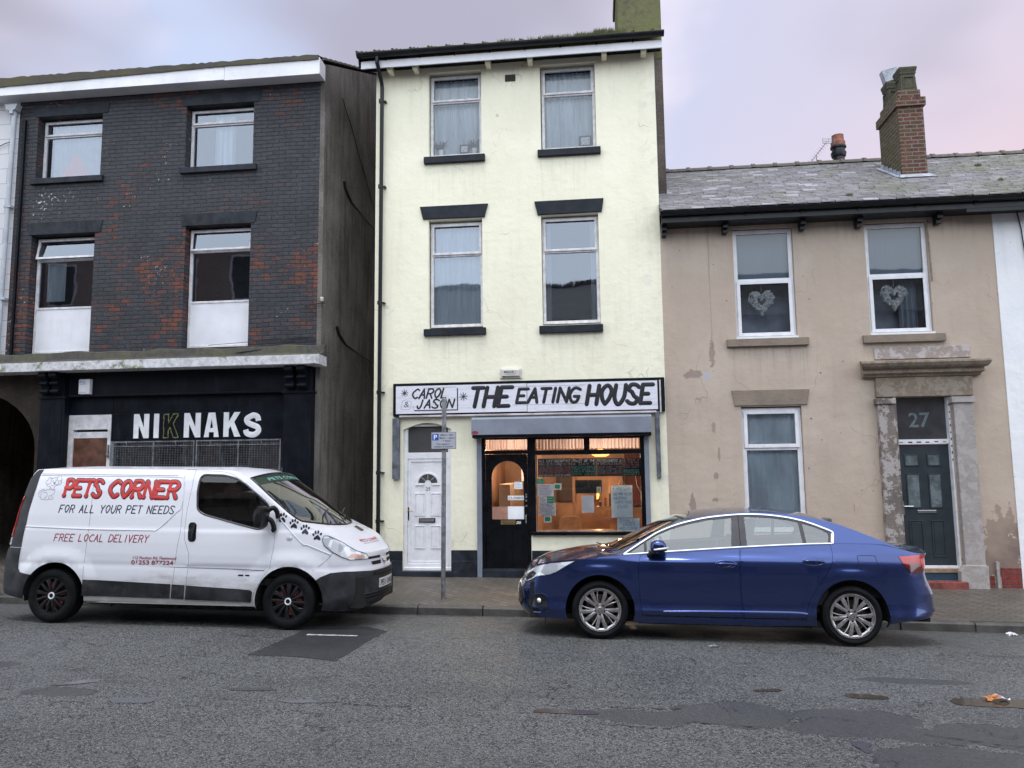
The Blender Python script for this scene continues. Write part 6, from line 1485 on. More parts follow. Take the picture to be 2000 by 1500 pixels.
def emit(name, mats, V, F, Nn, parent, mirror=False, flip=False, fl=None):
    """mesh with exact normals; fl: extra flat faces (verts, faces, mat); mirrored to +y when asked"""
    vs, fs, ms, ln = [], [], [], []
    def put(sg):
        o = len(vs); vs.extend([(v[0], v[1]*sg, v[2]) for v in V])
        for f in F:
            g_ = [i+o for i in f]; nn = [(Nn[i][0], Nn[i][1]*sg, Nn[i][2]) for i in f]
            a, b, c = (Vector(vs[i]) for i in g_[:3]); nf = (b-a).cross(c-a)
            if nf.dot(Vector(nn[0])) < 0: g_ = g_[::-1]; nn = nn[::-1]
            fs.append(g_); ms.append(0); ln.extend(nn)
        if fl:
            o = len(vs); vs.extend([(v[0], v[1]*sg, v[2]) for v in fl[0]])
            for f in fl[1]:
                g_ = [i+o for i in f]; a, b, c = (Vector(vs[i]) for i in g_[:3]); nf = (b-a).cross(c-a)
                if nf.length > 1e-12: nf.normalize()
                else: nf = Vector((0, 0, 1))
                fs.append(g_); ms.append(fl[2]); ln.extend([tuple(nf)]*len(g_))
    put(-1 if flip else 1)
    if mirror: put(-1)
    me = bpy.data.meshes.new(name); me.from_pydata(vs, [], fs)
    for m in (mats if isinstance(mats, (list, tuple)) else [mats]): me.materials.append(m)
    me.polygons.foreach_set('material_index', ms); me.shade_smooth(); me.normals_split_custom_set(ln)
    o = bpy.data.objects.new(name, me); COL.objects.link(o)
    if parent: o.parent = parent
    return o
def patch(ring, name, outline, mats, parent, holes=(), off=0., sp=.035, flange=.02, mirror=False, flip=False, h=.025, surf=None):
    """outline/holes in (s, z) of the ring, or (x, z) with surf=(P, N)"""
    Pf, Nf = surf or ((lambda a, b, o: ring.P(a, b, o)), ring.N)
    out = dens(ccw(list(outline)), h); hs = [dens(ccw(list(q)), h) for q in holes]
    v, t, loops = cdt(out, hs, sp)
    V = [Pf(a, b, off) for a, b in v]; Nn = [Nf(a, b) for a, b in v]
    fl = None
    if flange:
        fv, ff = [], []
        for L in loops:
            k = len(L); o = len(fv)
            for a, b in L: p = Pf(a, b, off); q = Pf(a, b, off-flange); fv += [p, q]
            ff += [(o+2*i, o+2*((i+1) % k), o+2*((i+1) % k)+1, o+2*i+1) for i in range(k)]
        fl = (fv, ff, 1 if isinstance(mats, (list, tuple)) and len(mats) > 1 else 0)
    return emit(name, mats, V, t, Nn, parent, mirror, flip, fl)
def ribbon(pts, Pf, w, h0, h1, closed=False, mb=None):
    """raised strip following a 2-D polyline on a surface"""
    mb = mb or MB(); P = [Vector(p) for p in pts]; n = len(P); rows = []
    for i in range(n):
        a = P[i-1] if (i or closed) else P[i]; b = P[(i+1) % n] if (i < n-1 or closed) else P[i]
        t = (b-a).normalized(); nn = Vector((-t.y, t.x)); c = P[i]
        rows.append([Pf(c.x-nn.x*w, c.y-nn.y*w, h0), Pf(c.x-nn.x*w*.6, c.y-nn.y*w*.6, h1), Pf(c.x+nn.x*w*.6, c.y+nn.y*w*.6, h1), Pf(c.x+nn.x*w, c.y+nn.y*w, h0)])
    vs = [v for r in rows for v in r]; m = n if closed else n-1
    mb.add(vs, [(i*4+j, ((i+1) % n)*4+j, ((i+1) % n)*4+j+1, i*4+j+1) for i in range(m) for j in range(3)])
    return mb
def shrink(poly, d):
    P = [Vector(p) for p in ccw(list(poly))]; out = []; n = len(P)
    for i in range(n):
        a, p, b = P[i-1], P[i], P[(i+1) % n]; t1 = (p-a); t2 = (b-p)
        if t1.length < 1e-7 or t2.length < 1e-7: continue
        t1.normalize(); t2.normalize(); n1 = Vector((-t1.y, t1.x)); n2 = Vector((-t2.y, t2.x)); m = n1+n2
        if m.length < .2: m = n1
        k = d/max(.45, m.normalized().dot(n1)); m.normalize(); out.append(tuple(p+m*k))
    return out
def mirror_mb(mb):
    n = len(mb.v); k = len(mb.f); mb.v += [(a, -b, c) for a, b, c in mb.v]
    for i in range(k): mb.f.append([j+n for j in mb.f[i]][::-1]); mb.m.append(mb.m[i]); mb.c.append(mb.c[i])
    return mb
def seatset(parent, xs, ys, z, m, s=1., face=-1):
    for x in xs:
        for yy in ys:
            mb = MB()
            mb.prism(roundpoly([(0, 0), (face*-.50*s*-1 if False else .52*s*face, .02), (.54*s*face, .14*s), (.06*s*face, .13*s)], .05), yy-.24, yy+.24)
            back = roundpoly([(0, .05), (.10*s*face, .08), (-.10*s*face, .66*s), (-.24*s*face, .64*s)], .05); mb.prism(back, yy-.23, yy+.23)
            mb.prism(roundpoly([(-.13*s*face, .68*s), (-.24*s*face, .68*s), (-.27*s*face, .88*s), (-.15*s*face, .88*s)], .03), yy-.12, yy+.12)
            mb.v = [(a+x, b, c+z) for a, b, c in mb.v]; mb.build('seat', m, parent, bevel=.03, local=True)

# ------------------------------------------------------------------ wheels
def tyre_mb(R_, w, rim):
    mb = MB(); h = w/2
    prof = [(rim-.012, -h*.80), (rim+.004, -h*.93), (rim+.02, -h), ((rim+R_)/2, -h*1.06), (R_-.03, -h*.98), (R_-.008, -h*.82), (R_, -h*.5), (R_, h*.5), (R_-.008, h*.82), (R_-.03, h), (rim+.02, h), (rim-.012, h*.8)]
    mb.lathe(prof, (0, 0, 0), 'y', 64)
    for k in (-.35, 0, .35): mb.lathe([(R_+.0006, h*(k-.05)), (R_-.006, h*k), (R_+.0006, h*(k+.05))], (0, 0, 0), 'y', 48)
    return mb
def spoke(mb, a0, r0, w0, a1, r1, w1, y0, y1, d=.018, bend=0.):
    rows = []
    for i in range(7):
        t = i/6; r = r0+(r1-r0)*t; a = a0+(a1-a0)*(t**1.2)+bend*sin(pi*t); w = (w0+(w1-w0)*t); yy = y0+(y1-y0)*t-.010*sin(pi*t)
        c = Vector((cos(a)*r, 0, sin(a)*r)); q = Vector((-sin(a), 0, cos(a)))
        rows.append([c-q*w+Vector((0, yy+d, 0)), c-q*w*.92+Vector((0, yy, 0)), c-q*w*.3+Vector((0, yy-.004, 0)), c+q*w*.3+Vector((0, yy-.004, 0)), c+q*w*.92+Vector((0, yy, 0)), c+q*w+Vector((0, yy+d, 0))])
    vs = [v for r in rows for v in r]
    mb.add(vs, [(i*6+j, (i+1)*6+j, (i+1)*6+(j+1) % 6, i*6+(j+1) % 6) for i in range(6) for j in range(6)])
def alloy_wheel(parent, x, yc, z, R_, side, rot=0.):
    M_ = Matrix.Translation((x, yc, z)) @ (Matrix.Rotation(pi, 4, 'Z') if side > 0 else Matrix.Identity(4)) @ Matrix.Rotation(rot, 4, 'Y')
    rim = R_*.735; h = .105
    mb = MB(); mb.lathe([(rim, -h*.92), (rim-.012, -h*.90), (rim-.022, -h*.6), (rim-.035, h*.2), (rim-.02, h*.9)], (0, 0, 0), 'y', 56); mb.lathe([(0, .0), (.07, .0), (.08, .04)], (0, -.03, 0), 'y', 20); mb.xform(M_)
    w = mb.build('wheel', M_alloydark, parent, smooth=40, local=True)
    tyre_mb(R_, .215, rim).xform(M_).build('tyre', M_rubber, w, smooth=35)
    mb = MB(); mb.lathe([(rim+.004, -h*.96), (rim+.002, -h*1.03), (rim-.010, -h*1.02), (rim-.016, -h*.88), (rim-.03, -h*.80)], (0, 0, 0), 'y', 64)
    for g_ in range(5):
        b = radians(72*g_)
        for a, ww, dt in ((74, .0115, 5), (46, .0115, -5)):
            spoke(mb, b+radians(a*.6+24+(0 if a > 60 else 0)), .052, .015, b+radians(a), rim-.016, .0245, -.078, -.088, .03, radians(dt)*.3)
        spoke(mb, b+radians(36), .05, .007, b+radians(27), rim-.015, .0062, -.074, -.084, .02)
    mb.lathe([(0, -.088), (.026, -.088), (.030, -.084), (.058, -.080), (.066, -.070), (.066, -.04)], (0, 0, 0), 'y', 30)
    mb.xform(M_).build('rim', M_alloy, w, smooth=35)
    mb = MB()
    for g_ in range(5):
        a = radians(72*g_+18+36); mb.lathe([(0, -.085), (.0105, -.085), (.0115, -.078)], (cos(a)*.046*1.2, 0, sin(a)*.046*1.2), 'y', 10)
    mb.lathe([(.022, -.0895), (.024, -.0905), (.026, -.0885)], (0, 0, 0), 'y', 24); mb.xform(M_).build('wheel_nut', M_trim, w)
    mb = MB(); mb.lathe([(.06, -.02), (rim-.075, -.02), (rim-.075, .0)], (0, 0, 0), 'y', 40); mb.xform(M_).build('brake_disc', M_disc, w)
def van_wheel(parent, x, yc, z, R_, side, rot=0.):
    M_ = Matrix.Translation((x, yc, z)) @ (Matrix.Rotation(pi, 4, 'Z') if side > 0 else Matrix.Identity(4)) @ Matrix.Rotation(rot, 4, 'Y')
    rim = R_*.66
    mb = MB(); mb.lathe([(rim+.004, -.085), (rim-.01, -.08), (rim-.02, -.02), (rim-.02, .09)], (0, 0, 0), 'y', 48); mb.lathe([(.0, -.045), (rim*.96, -.035)], (0, 0, 0), 'y', 40); mb.xform(M_)
    w = mb.build('wheel', M_alloydark, parent, smooth=40, local=True)
    tyre_mb(R_, .215, rim).xform(M_).build('tyre', M_rubber, w, smooth=35)
    mb = MB(); mb.lathe([(rim+.006, -.088), (rim+.004, -.098), (rim-.012, -.098), (rim-.018, -.085)], (0, 0, 0), 'y', 56)
    for k in range(12):
        b = 2*pi*k/12+.1; spoke(mb, b, .035, .012, b+.05, rim-.012, .024 if k % 2 else .018, -.094, -.092, .012)
        if k % 2: spoke(mb, b+.05, .10, .004, b+.21, rim-.012, .009, -.088, -.09, .012)
    mb.lathe([(0, -.098), (.034, -.098), (.052, -.092), (.055, -.07)], (0, 0, 0), 'y', 24); mb.xform(M_).build('wheel_trim', M_hubblack, w, smooth=35)
    mb = MB(); mb.lathe([(.026, -.0985), (.028, -.104), (.040, -.104), (.043, -.0965)], (0, 0, 0), 'y', 32); mb.xform(M_).build('hub_ring', M_silver, w, smooth=40)
    mb = MB()
    for k in range(8):
        b = 2*pi*k/8+.3; mb.prism([(cos(b+q)*r_, sin(b+q)*r_) for q, r_ in ((-.16, .085), (-.13, .155), (.13, .16), (.15, .09))], -.060, -.05)
    mb.xform(M_).build('steel_wheel', M_caliper, w)
def liner(parent, x, z, r, yo, yi, a0=-10, a1=190):
    mb = MB(); n_ = 24; P = [(x+r*cos(radians(a0+(a1-a0)*i/n_)), z+r*sin(radians(a0+(a1-a0)*i/n_))) for i in range(n_+1)]
    for i in range(n_): mb.quad((P[i][0], yo, P[i][1]), (P[i+1][0], yo, P[i+1][1]), (P[i+1][0], yi, P[i+1][1]), (P[i][0], yi, P[i][1]))
    mb.add([(p[0], yi, p[1]) for p in P], [tuple(range(n_+1))]); mirror_mb(mb); return mb

def topstrip(ring, zt, edgef, xm_t, zm_t, smin, smax, keep, name, mats, parent, ns=150, ws=(0, .05, .1, .18, .28, .4, .52, .64, .76, .88, 1), pw=2., off=0.):
    ss = np.linspace(smin, smax, ns); V = []; K = len(ws)
    for u in ss:
        e = edgef(u); xm = float(np.interp(e.x, *xm_t)); zm = float(np.interp(xm, *zm_t))
        zm = max(zm, e.z-.25)
        for w in ws:
            q = 1-(1-w)**pw; V.append(Vector((e.x+(xm-e.x)*(1-(1-w)**2), e.y*(1-w), e.z+(zm-e.z)*q+off)))
    Nn = []
    for i in range(ns):
        for j in range(K):
            a = V[min(i+1, ns-1)*K+j]-V[max(i-1, 0)*K+j]; b = V[i*K+min(j+1, K-1)]-V[i*K+max(j-1, 0)]
            n = a.cross(b); n = n.normalized() if n.length > 1e-10 else Vector((0, 0, 1))
            if n.z < 0: n = -n
            if j == K-1: n.y = 0; n.normalize()
            Nn.append(n)
    F = []
    for i in range(ns-1):
        for j in range(K-1):
            c = edgef((ss[i]+ss[i+1])/2).x
            if keep(c, j, K): F.append((i*K+j, (i+1)*K+j, (i+1)*K+j+1, i*K+j+1))
    return emit(name, mats, V, F, Nn, parent, mirror=True)
# ------------------------------------------------------------------ blue saloon (front wheel at x = 0, rear wheel at 2.73, nose towards -x)
def ip(t): 
    X = [a for a, b in t]; Y = [b for a, b in t]; return lambda v: float(np.interp(v, X, Y))
def sip(t, n=10):
    t = smoothp(t, n); return ip(t)
zt = sip([(-1.05, .655), (-.97, .675), (-.90, .715), (-.785, .785), (-.6, .830), (-.286, .869), (0, .898), (.26, .925), (.41, .936), (.755, .965), (1.58, 1.028), (2.1, 1.063), (2.53, 1.085), (2.9, 1.084), (3.08, 1.078), (3.24, 1.050), (3.39, 1.015), (3.46, .998), (3.60, .985), (3.80, .985)])
iS = ip([(.15, .075), (.20, .05), (.235, .030), (.262, .022), (.272, .030), (.29, .004), (.32, .000), (.345, .008), (.40, .020), (.46, .022), (.55, .013), (.66, .004), (.74, .0), (.84, .006), (.88, .012), (.93, .028), (1.0, .050), (1.10, .085), (1.5, .3)])
iF = ip([(.15, .16), (.20, .08), (.26, .02), (.33, .0), (.48, .0), (.52, .01), (.60, .045), (.67, .075), (.72, .12), (.9, .4)])
iR = ip([(.15, .14), (.25, .08), (.33, .015), (.36, .0), (.45, .0), (.55, .01), (.62, .04), (.69, .08), (.76, .105), (.84, .095), (.93, .085), (.98, .05), (1.1, .06)])
def car_inset(nx, ny, z, x):
    s2 = ny*ny; f = max(0., -nx)**2; r = max(0., nx)**2
    v = s2*iS(z)+f*iF(z)+r*iR(z)
    # shoulder crease along the doors, flared arches
    for cx in (0., 2.73):
        d = hypot(x-cx, z-.32)
        v -= s2*.012*(lambda t: t*t*(3-2*t))(max(0., min(1, (.56-d)/.16)))*(1 if d > .2 else 1)*(1 if z < .8 else 0)
    cr = .862+.042*(x-.45) ; k = max(0., min(1., (x-.2)/.4))*max(0., min(1., (3.0-x)/.6))
    if z > cr: v += s2*k*.02*min(1, (z-cr)/.035)
    return v
cplan = [(-.985, 0), (-.975, -.25), (-.945, -.48), (-.87, -.68), (-.72, -.815), (-.45, -.885), (0, -.905), (.6, -.908), (1.4, -.910), (2.2, -.908), (2.75, -.900), (3.2, -.868), (3.48, -.80), (3.66, -.66), (3.755, -.42), (3.79, -.2), (3.80, 0)]
CR = Ring(cplan, car_inset)
CAR = thing('blue_car', 'shiny dark blue four door saloon car parked in front of the beige house', 'car', (-.025, -3.235, -.028), (radians(-1.6), radians(.9), 0))
# bottom outline with the wheel arches
def bottom(u):
    x = float(np.interp(u, CR.s, CR.x)); return float(np.interp(x, [-.985, -.95, -.8, -.5, -.38, .38, .48, 1.8, 2.34, 2.9, 3.2, 3.5, 3.8], [.235, .225, .215, .20, .20, .19, .185, .185, .20, .215, .25, .285, .32]))
AR, AZ = .388, .318
def outline_ring(ring, zt, bottom, arches, ra, za, s0=0., s1=None, step=.02):
    s1 = s1 or ring.L; us = list(np.arange(s0, s1, step))+[s1]
    top = [(u, zt(float(np.interp(u, ring.s, ring.x)))) for u in us]; low = []
    circ = [(ring.sx(c), c) for c in arches]
    for u in us:
        x = float(np.interp(u, ring.s, ring.x)); z = bottom(u)
        for c in arches:
            if abs(x-c) < ra:
                zz = za+sqrt(max(0, ra*ra-(x-c)**2))
                if zz > z: z = max(z, zz)
        low.append((u, z))
    # exact arch arcs
    out = []
    i = 0
    while i < len(low):
        u, z = low[i]; x = float(np.interp(u, ring.s, ring.x)); hit = None
        for c in arches:
            if abs(x-c) < ra: hit = c
        if hit is None: out.append((u, z)); i += 1; continue
        b0 = bottom(u); al = math.asin(max(-1, min(1, (b0-za)/ra)))
        rng = [al+(pi-2*al)*k/30 for k in range(31)]; sgn = 1 if ring.sx(hit-.1) < ring.sx(hit+.1) else -1
        arc = [(ring.sx(hit-sgn*ra*cos(a)), za+ra*sin(a)) for a in rng]
        out += arc
        while i < len(low) and abs(float(np.interp(low[i][0], ring.s, ring.x))-hit) < ra: i += 1
    return top, out
top, low = outline_ring(CR, zt, bottom, (0., 2.73), AR, AZ)
S = CR.sx
X2 = lambda pts: [(S(a), b) for a, b in pts]
fd = X2([(.462, .932), (.440, .86), (.432, .717), (.446, .465), (.458, .34), (.478, .272), (1.00, .270), (1.563, .268), (1.562, .34), (1.552, .476), (1.541, .752), (1.556, .95), (1.562, 1.0185)])
rd = X2([(1.574, 1.0195), (1.566, .95), (1.552, .752), (1.562, .476), (1.572, .34), (1.574, .268), (1.9, .272), (2.236, .278), (2.262, .40), (2.295, .493), (2.365, .604), (2.482, .77), (2.541, .881), (2.560, .99), (2.553, 1.076)])
top_c = [p for p in top]
# the door tops lie on the belt line, so cut them slightly below it
belt = lambda pts: [(u, min(z, zt(float(np.interp(u, CR.s, CR.x)))-.008)) for u, z in pts]
fdp, rdp = belt(fd), belt(rd)
def withtop(poly, xa, xb):
    return poly
body = patch(CR, 'body', top_c+low[::-1], [M_blue, M_trim], CAR, holes=[fdp, rdp], sp=.04, flange=.03, mirror=True)
for sg in (False, True):
    for nm, pl, hx, hz, lab in (('front_door', fdp, 1.40, .848, None), ('rear_door', rdp, 2.34, .893, None)):
        # bowl behind the handle as an inset patch
        dobj = patch(CR, nm, shrink(pl, .0035), [M_blue, M_trim], CAR, sp=.04, flange=.02, flip=sg)
        el = [(S(hx)+.118*cos(a)*(abs(cos(a))**.0), hz+.040*sin(a)) for a in [2*pi*i/28 for i in range(28)]]
        bowl = patch(CR, 'handle_recess', [(S(hx)+(a-S(hx)), b) for a, b in el], M_trim if False else M_blue, dobj, off=.0015, sp=.03, flange=0, flip=sg)
        mb = MB()
        ribbon(el, lambda a, b, o: CR.P(a, b, o), .004, .0018, .0035, True, mb)
        if sg: mb.v = [(a, -b, c) for a, b, c in mb.v]
        mb.build('handle_rim', M_blue, dobj, smooth=50)
        pts = [CR.P(S(hx-.105), hz+.002, .004), CR.P(S(hx-.085), hz+.005, .030), CR.P(S(hx-.03), hz+.008, .036), CR.P(S(hx+.05), hz+.006, .034), CR.P(S(hx+.09), hz+.003, .028), CR.P(S(hx+.108), hz+.0, .004)]
        pts = [Vector(p) for p in smoothp(pts, 4)]; mb = MB(); mb.tube(pts, .013, 10, sq=(1, .7))
        pts2 = [CR.P(S(hx-.07), hz-.016, .003), CR.P(S(hx), hz-.030, .003), CR.P(S(hx+.06), hz-.018, .003)]
        if sg: mb.v = [(a, -b, c) for a, b, c in mb.v]
        mb.build('handle', M_blue, dobj, smooth=50)
        mb = MB(); mb.tube([Vector(p) for p in smoothp(pts2, 5)], .006, 6)
        if sg: mb.v = [(a, -b, c) for a, b, c in mb.v]
        mb.build('handle_shadow_gap', M_trim, dobj, smooth=50)
# greenhouse side
zr = sip([(.10, .905), (.26, .938), (.37, 1.018), (.513, 1.105), (.65, 1.18), (.78, 1.238), (.93, 1.292), (1.23, 1.364), (1.47, 1.396), (1.71, 1.410), (2.0, 1.405), (2.35, 1.368), (2.64, 1.300), (2.8, 1.245), (2.94, 1.190), (3.09, 1.128), (3.2, 1.082), (3.30, 1.045), (3.5, .98)])
def ybelt(x): return CR.P(S(x), zt(x)).y
yb_t = [(x, ybelt(x)) for x in np.arange(.0, 3.5, .05)]; yb = ip(yb_t)
def GP(x, z, o=0.):
    t = max(0., z-zt(x)); y = yb(x)+.50*t*(1-.10*t)+.16*t*t
    return Vector((x, y-o*.9, z+o*.35))
def GN(x, z):
    e = .01; a = GP(x+e, z)-GP(x-e, z); b = GP(x, z+e)-GP(x, z-e); n = a.cross(b); n.normalize(); return n if n.y < 0 else -n
gx = list(np.arange(.25, 3.281, .03)); lowg = [(x, zt(x)-.001) for x in gx]; topg = [(x, max(zr(x), zt(x)+.0006)) for x in gx]
w0 = [(.345, .957), (.505, 1.062), (.505, .965)]
w1 = [(.535, .965), (.535, 1.080), (.66, 1.150), (.82, 1.216), (1.0, 1.272), (1.25, 1.325), (1.515, 1.353), (1.475, 1.035), (1.0, .998)]
w2 = [(1.650, 1.048), (1.655, 1.365), (1.85, 1.363), (2.0, 1.352), (2.15, 1.332), (2.245, 1.312), (2.262, 1.083)]
w3 = [(2.300, 1.085), (2.285, 1.302), (2.40, 1.268), (2.50, 1.228), (2.545, 1.200), (2.552, 1.165), (2.530, 1.098)]
surfG = (GP, GN)
opening = [(.300, .944), (.42, 1.020), (.55, 1.100), (.66, 1.165), (.82, 1.232), (1.0, 1.288), (1.25, 1.341), (1.53, 1.372), (1.72, 1.380), (1.92, 1.374), (2.15, 1.348), (2.35, 1.300), (2.50, 1.244), (2.58, 1.205), (2.590, 1.18), (2.565, 1.092), (2.3, 1.079), (1.58, 1.036), (.755, .974)]
gs = patch(None, 'side_frame', lowg+topg[::-1], [M_blue, M_trim], CAR, holes=[opening], sp=.04, flange=.02, mirror=True, surf=surfG)
trimw = [roundpoly(w, .012, 3) for w in (w0, w1, w2, w3)]
patch(None, 'window_surround', shrink(opening, -.004), M_pillar, CAR, holes=trimw, off=-.004, sp=.05, flange=.012, mirror=True, surf=surfG)
for sg in (False, True):
    for w, lab in ((w0, 'small front quarter window'), (w1, 'front door window'), (w2, 'rear door window'), (w3, 'rear quarter window')):
        o = patch(None, 'side_window', shrink(w, -.006), M_carglass, CAR, off=-.010, sp=.08, flange=0, flip=sg, surf=surfG); o['label'] = lab
chp = [(.272, .933), (.30, .957), (.42, 1.032), (.55, 1.112), (.66, 1.176), (.82, 1.243), (1.0, 1.298), (1.25, 1.351), (1.53, 1.383), (1.72, 1.392), (1.92, 1.386), (2.15, 1.358), (2.35, 1.310), (2.50, 1.254), (2.585, 1.216), (2.600, 1.188), (2.578, 1.090), (2.57, 1.084)]
chb = [(2.57, 1.084), (2.3, 1.074), (2.0, 1.058), (1.58, 1.031), (1.2, 1.003), (.755, .969), (.41, .942), (.272, .933)]
mb = ribbon([p for p in smoothp(chp, 4)], GP, .0105, .0, .008); ribbon(chb, lambda a, b, o: GP(a, b+.003, o), .0085, .0, .009, False, mb); ribbon([(2.575, 1.10), (2.595, 1.19)], GP, .017, 0, .0085, False, mb)
mirror_mb(mb).build('chrome_trim', M_chrome, CAR, smooth=50, local=True)
mb = MB(); ribbon([(1.577, 1.03), (1.590, 1.385)], GP, .003, .0, .0025, False, mb); mirror_mb(mb).build('door_gap', M_dark, CAR, local=True)
# bonnet, roof, boot
def edge(u):
    q = CR.P(u, zt(float(np.interp(u, CR.s, CR.x))))
    x = float(np.interp(u, CR.s, CR.x))
    if .25 < x < 3.28:
        z = zr(x)
        if z > zt(x): return GP(x, z)
    return q
xm_t = ([-1, -.93, -.90, -.75, -.5, 0, .26, .95, 1.3, 2.2, 2.48, 3.12, 3.3, 3.5, 3.66, 3.75, 3.8], [-.935, -.905, -.88, -.74, -.58, -.2, .0, 1.10, 1.32, 2.2, 2.44, 3.18, 3.36, 3.56, 3.70, 3.75, 3.765])
zm_t = ([-.935, -.90, -.82, -.678, -.489, -.3, -.11, .0, .12, .35, .54, .73, .95, 1.10, 1.3, 1.71, 2.0, 2.35, 2.64, 2.94, 3.18, 3.32, 3.48, 3.65, 3.72, 3.76], [.68, .725, .785, .845, .897, .937, .965, .972, .985, 1.10, 1.195, 1.28, 1.365, 1.405, 1.437, 1.462, 1.458, 1.422, 1.352, 1.226, 1.118, 1.075, 1.052, 1.036, 1.028, .985])
WX = lambda c, j, K: (.30 < c < .955 and j >= 1); BX = lambda c, j, K: (2.50 < c < 3.11 and j >= 2)
topstrip(CR, zt, edge, xm_t, zm_t, 0, CR.L, lambda c, j, K: not WX(c, j, K) and not BX(c, j, K), 'bonnet_roof_boot', M_blue, CAR, ns=260)
topstrip(CR, zt, edge, xm_t, zm_t, S(.29), S(.965), WX, 'windscreen', M_carglass, CAR, ns=40, off=-.002)
topstrip(CR, zt, edge, xm_t, zm_t, S(2.49), S(3.12), BX, 'rear_window', M_carglass, CAR, ns=40, off=-.002)
# panel lines on the wings, bonnet shut line
RP = lambda a, b, o: CR.P(a, b, o)
def line(pts, w=.0022, name='panel_gap', m=None, sm=True, both=True):
    P = smoothp(pts, 5) if sm else pts; mb = ribbon([(S(a), b) for a, b in dens(P, .03, False)], RP, w, .0006, .0009)
    (mirror_mb(mb) if both else mb).build(name, m or M_dark, body, local=True)
line([(-.60, .700), (-.528, .715), (-.388, .712), (-.30, .690)]); line([(2.905, .684), (3.067, .684), (3.144, .728), (3.36, .775)])
line([(2.83, .962), (2.99, .963), (3.012, .94), (3.022, .84), (3.005, .818), (2.85, .816), (2.826, .835), (2.815, .94), (2.83, .962)], .0028)
line([(-.785, .783), (-.6, .818), (-.286, .855), (-.02, .893)], .003)
# sill step and rocker ridge
line([(.43, .262), (1.0, .262), (2.25, .262)], .003)
mb = ribbon([(S(a), b) for a, b in smoothp([(.70, .322), (1.1, .334), (1.6, .342), (2.1, .345), (2.25, .335)], 8)], RP, .009, .0, .005); mirror_mb(mb).build('door_ridge', M_blue, body, smooth=60, local=True)
# lamps
hl = X2([(-.94, .645), (-.93, .70), (-.83, .752), (-.70, .790), (-.552, .822), (-.40, .842), (-.275, .855), (-.375, .800), (-.501, .722), (-.573, .694), (-.72, .668), (-.80, .625), (-.88, .588), (-.93, .60)])
for sg in (False, True):
    h_ = patch(CR, 'headlight', hl, M_headlamp, CAR, off=.004, sp=.05, flange=.01, flip=sg)
    mb = ribbon(dens(ccw(hl), .03), RP, .003, .002, .0055, True)
    if sg: mb.v = [(a, -b, c) for a, b, c in mb.v]
    mb.build('seal', M_trim, h_, smooth=50)
    o = patch(CR, 'headlight_inner', X2([(-.92, .63), (-.88, .690), (-.80, .72), (-.74, .70), (-.80, .64), (-.88, .60)]), M_trim, h_, off=.0055, sp=.04, flange=0, flip=sg)
    tl = X2([(3.265, .955), (3.40, .966), (3.54, .972), (3.62, .972), (3.64, .90), (3.62, .83), (3.55, .79), (3.43, .765), (3.375, .782), (3.32, .845)])
    t_ = patch(CR, 'tail_light', tl, M_taillight, CAR, off=.006, sp=.05, flange=.012, flip=sg)
    patch(CR, 'reflector', X2([(3.535, .92), (3.575, .95), (3.60, .93), (3.60, .84), (3.56, .82), (3.535, .83)]), M_taillight_bright, t_, off=.0085, sp=.04, flange=.002, flip=sg)
    patch(CR, 'reflector', X2([(3.29, .945), (3.42, .957), (3.57, .962), (3.52, .945), (3.30, .932)]), M_taillight_bright, t_, off=.0085, sp=.04, flange=.002, flip=sg)
    patch(CR, 'rear_reflector', X2([(3.70, .365), (3.73, .37), (3.74, .345), (3.71, .34)]), M_taillight, CAR, off=.004, sp=.05, flange=.004, flip=sg)
    fg = X2([(-.845, .405), (-.75, .462), (-.66, .475), (-.615, .455), (-.598, .373), (-.590, .302), (-.68, .268), (-.80, .262)])
    f_ = patch(CR, 'fog_lamp_recess', fg, M_trim, CAR, off=.002, sp=.05, flange=.0, flip=sg)
    mb = ribbon(dens(ccw(fg), .03), RP, .008, .0, .012, True)
    c0 = CR.P(S(-.70), .395, .006); mb2 = MB(); mb2.lathe([(0, -.018), (.020, -.014), (.030, 0)], (0, 0, 0), 'y', 16); mb2.xform(Matrix.Translation(c0) @ Matrix.Rotation(radians(-35), 4, 'Z'))
    if sg: mb.v = [(a, -b, c) for a, b, c in mb.v]; mb2.v = [(a, -b, c) for a, b, c in mb2.v]
    mb.build('fog_lamp_rim', M_blue, f_, smooth=50); mb2.build('fog_lamp', M_headlamp, f_, smooth=50)
FY = lambda y: CR.sy(y)
patch(CR, 'grille', [(0, .30), (FY(-.55), .30), (FY(-.66), .40), (FY(-.60), .53), (FY(-.35), .56), (0, .57)], M_trim, CAR, off=.008, sp=.06, flange=.01, mirror=True)
mb = MB()
for zz in (.34, .40, .46, .52): ribbon([(a, zz) for a in np.linspace(0, FY(-.55), 14)], RP, .006, .008, .014, False, mb)
mirror_mb(mb).build('grille_bar', M_trim, CAR, local=True)
patch(CR, 'upper_grille', [(0, .605), (FY(-.5), .60), (FY(-.62), .63), (FY(-.5), .655), (0, .655)], M_trim, CAR, off=.006, sp=.06, flange=.01, mirror=True)
mb = ribbon([(a, .662) for a in np.linspace(0, FY(-.62), 14)], RP, .006, .004, .010); mirror_mb(mb).build('chrome_strip', M_chrome, CAR, local=True)
patch(CR, 'number_plate', [(0, .42), (FY(-.26), .42), (FY(-.26), .53), (0, .53)], M_plate, CAR, off=.02, sp=.1, flange=.012, mirror=True)
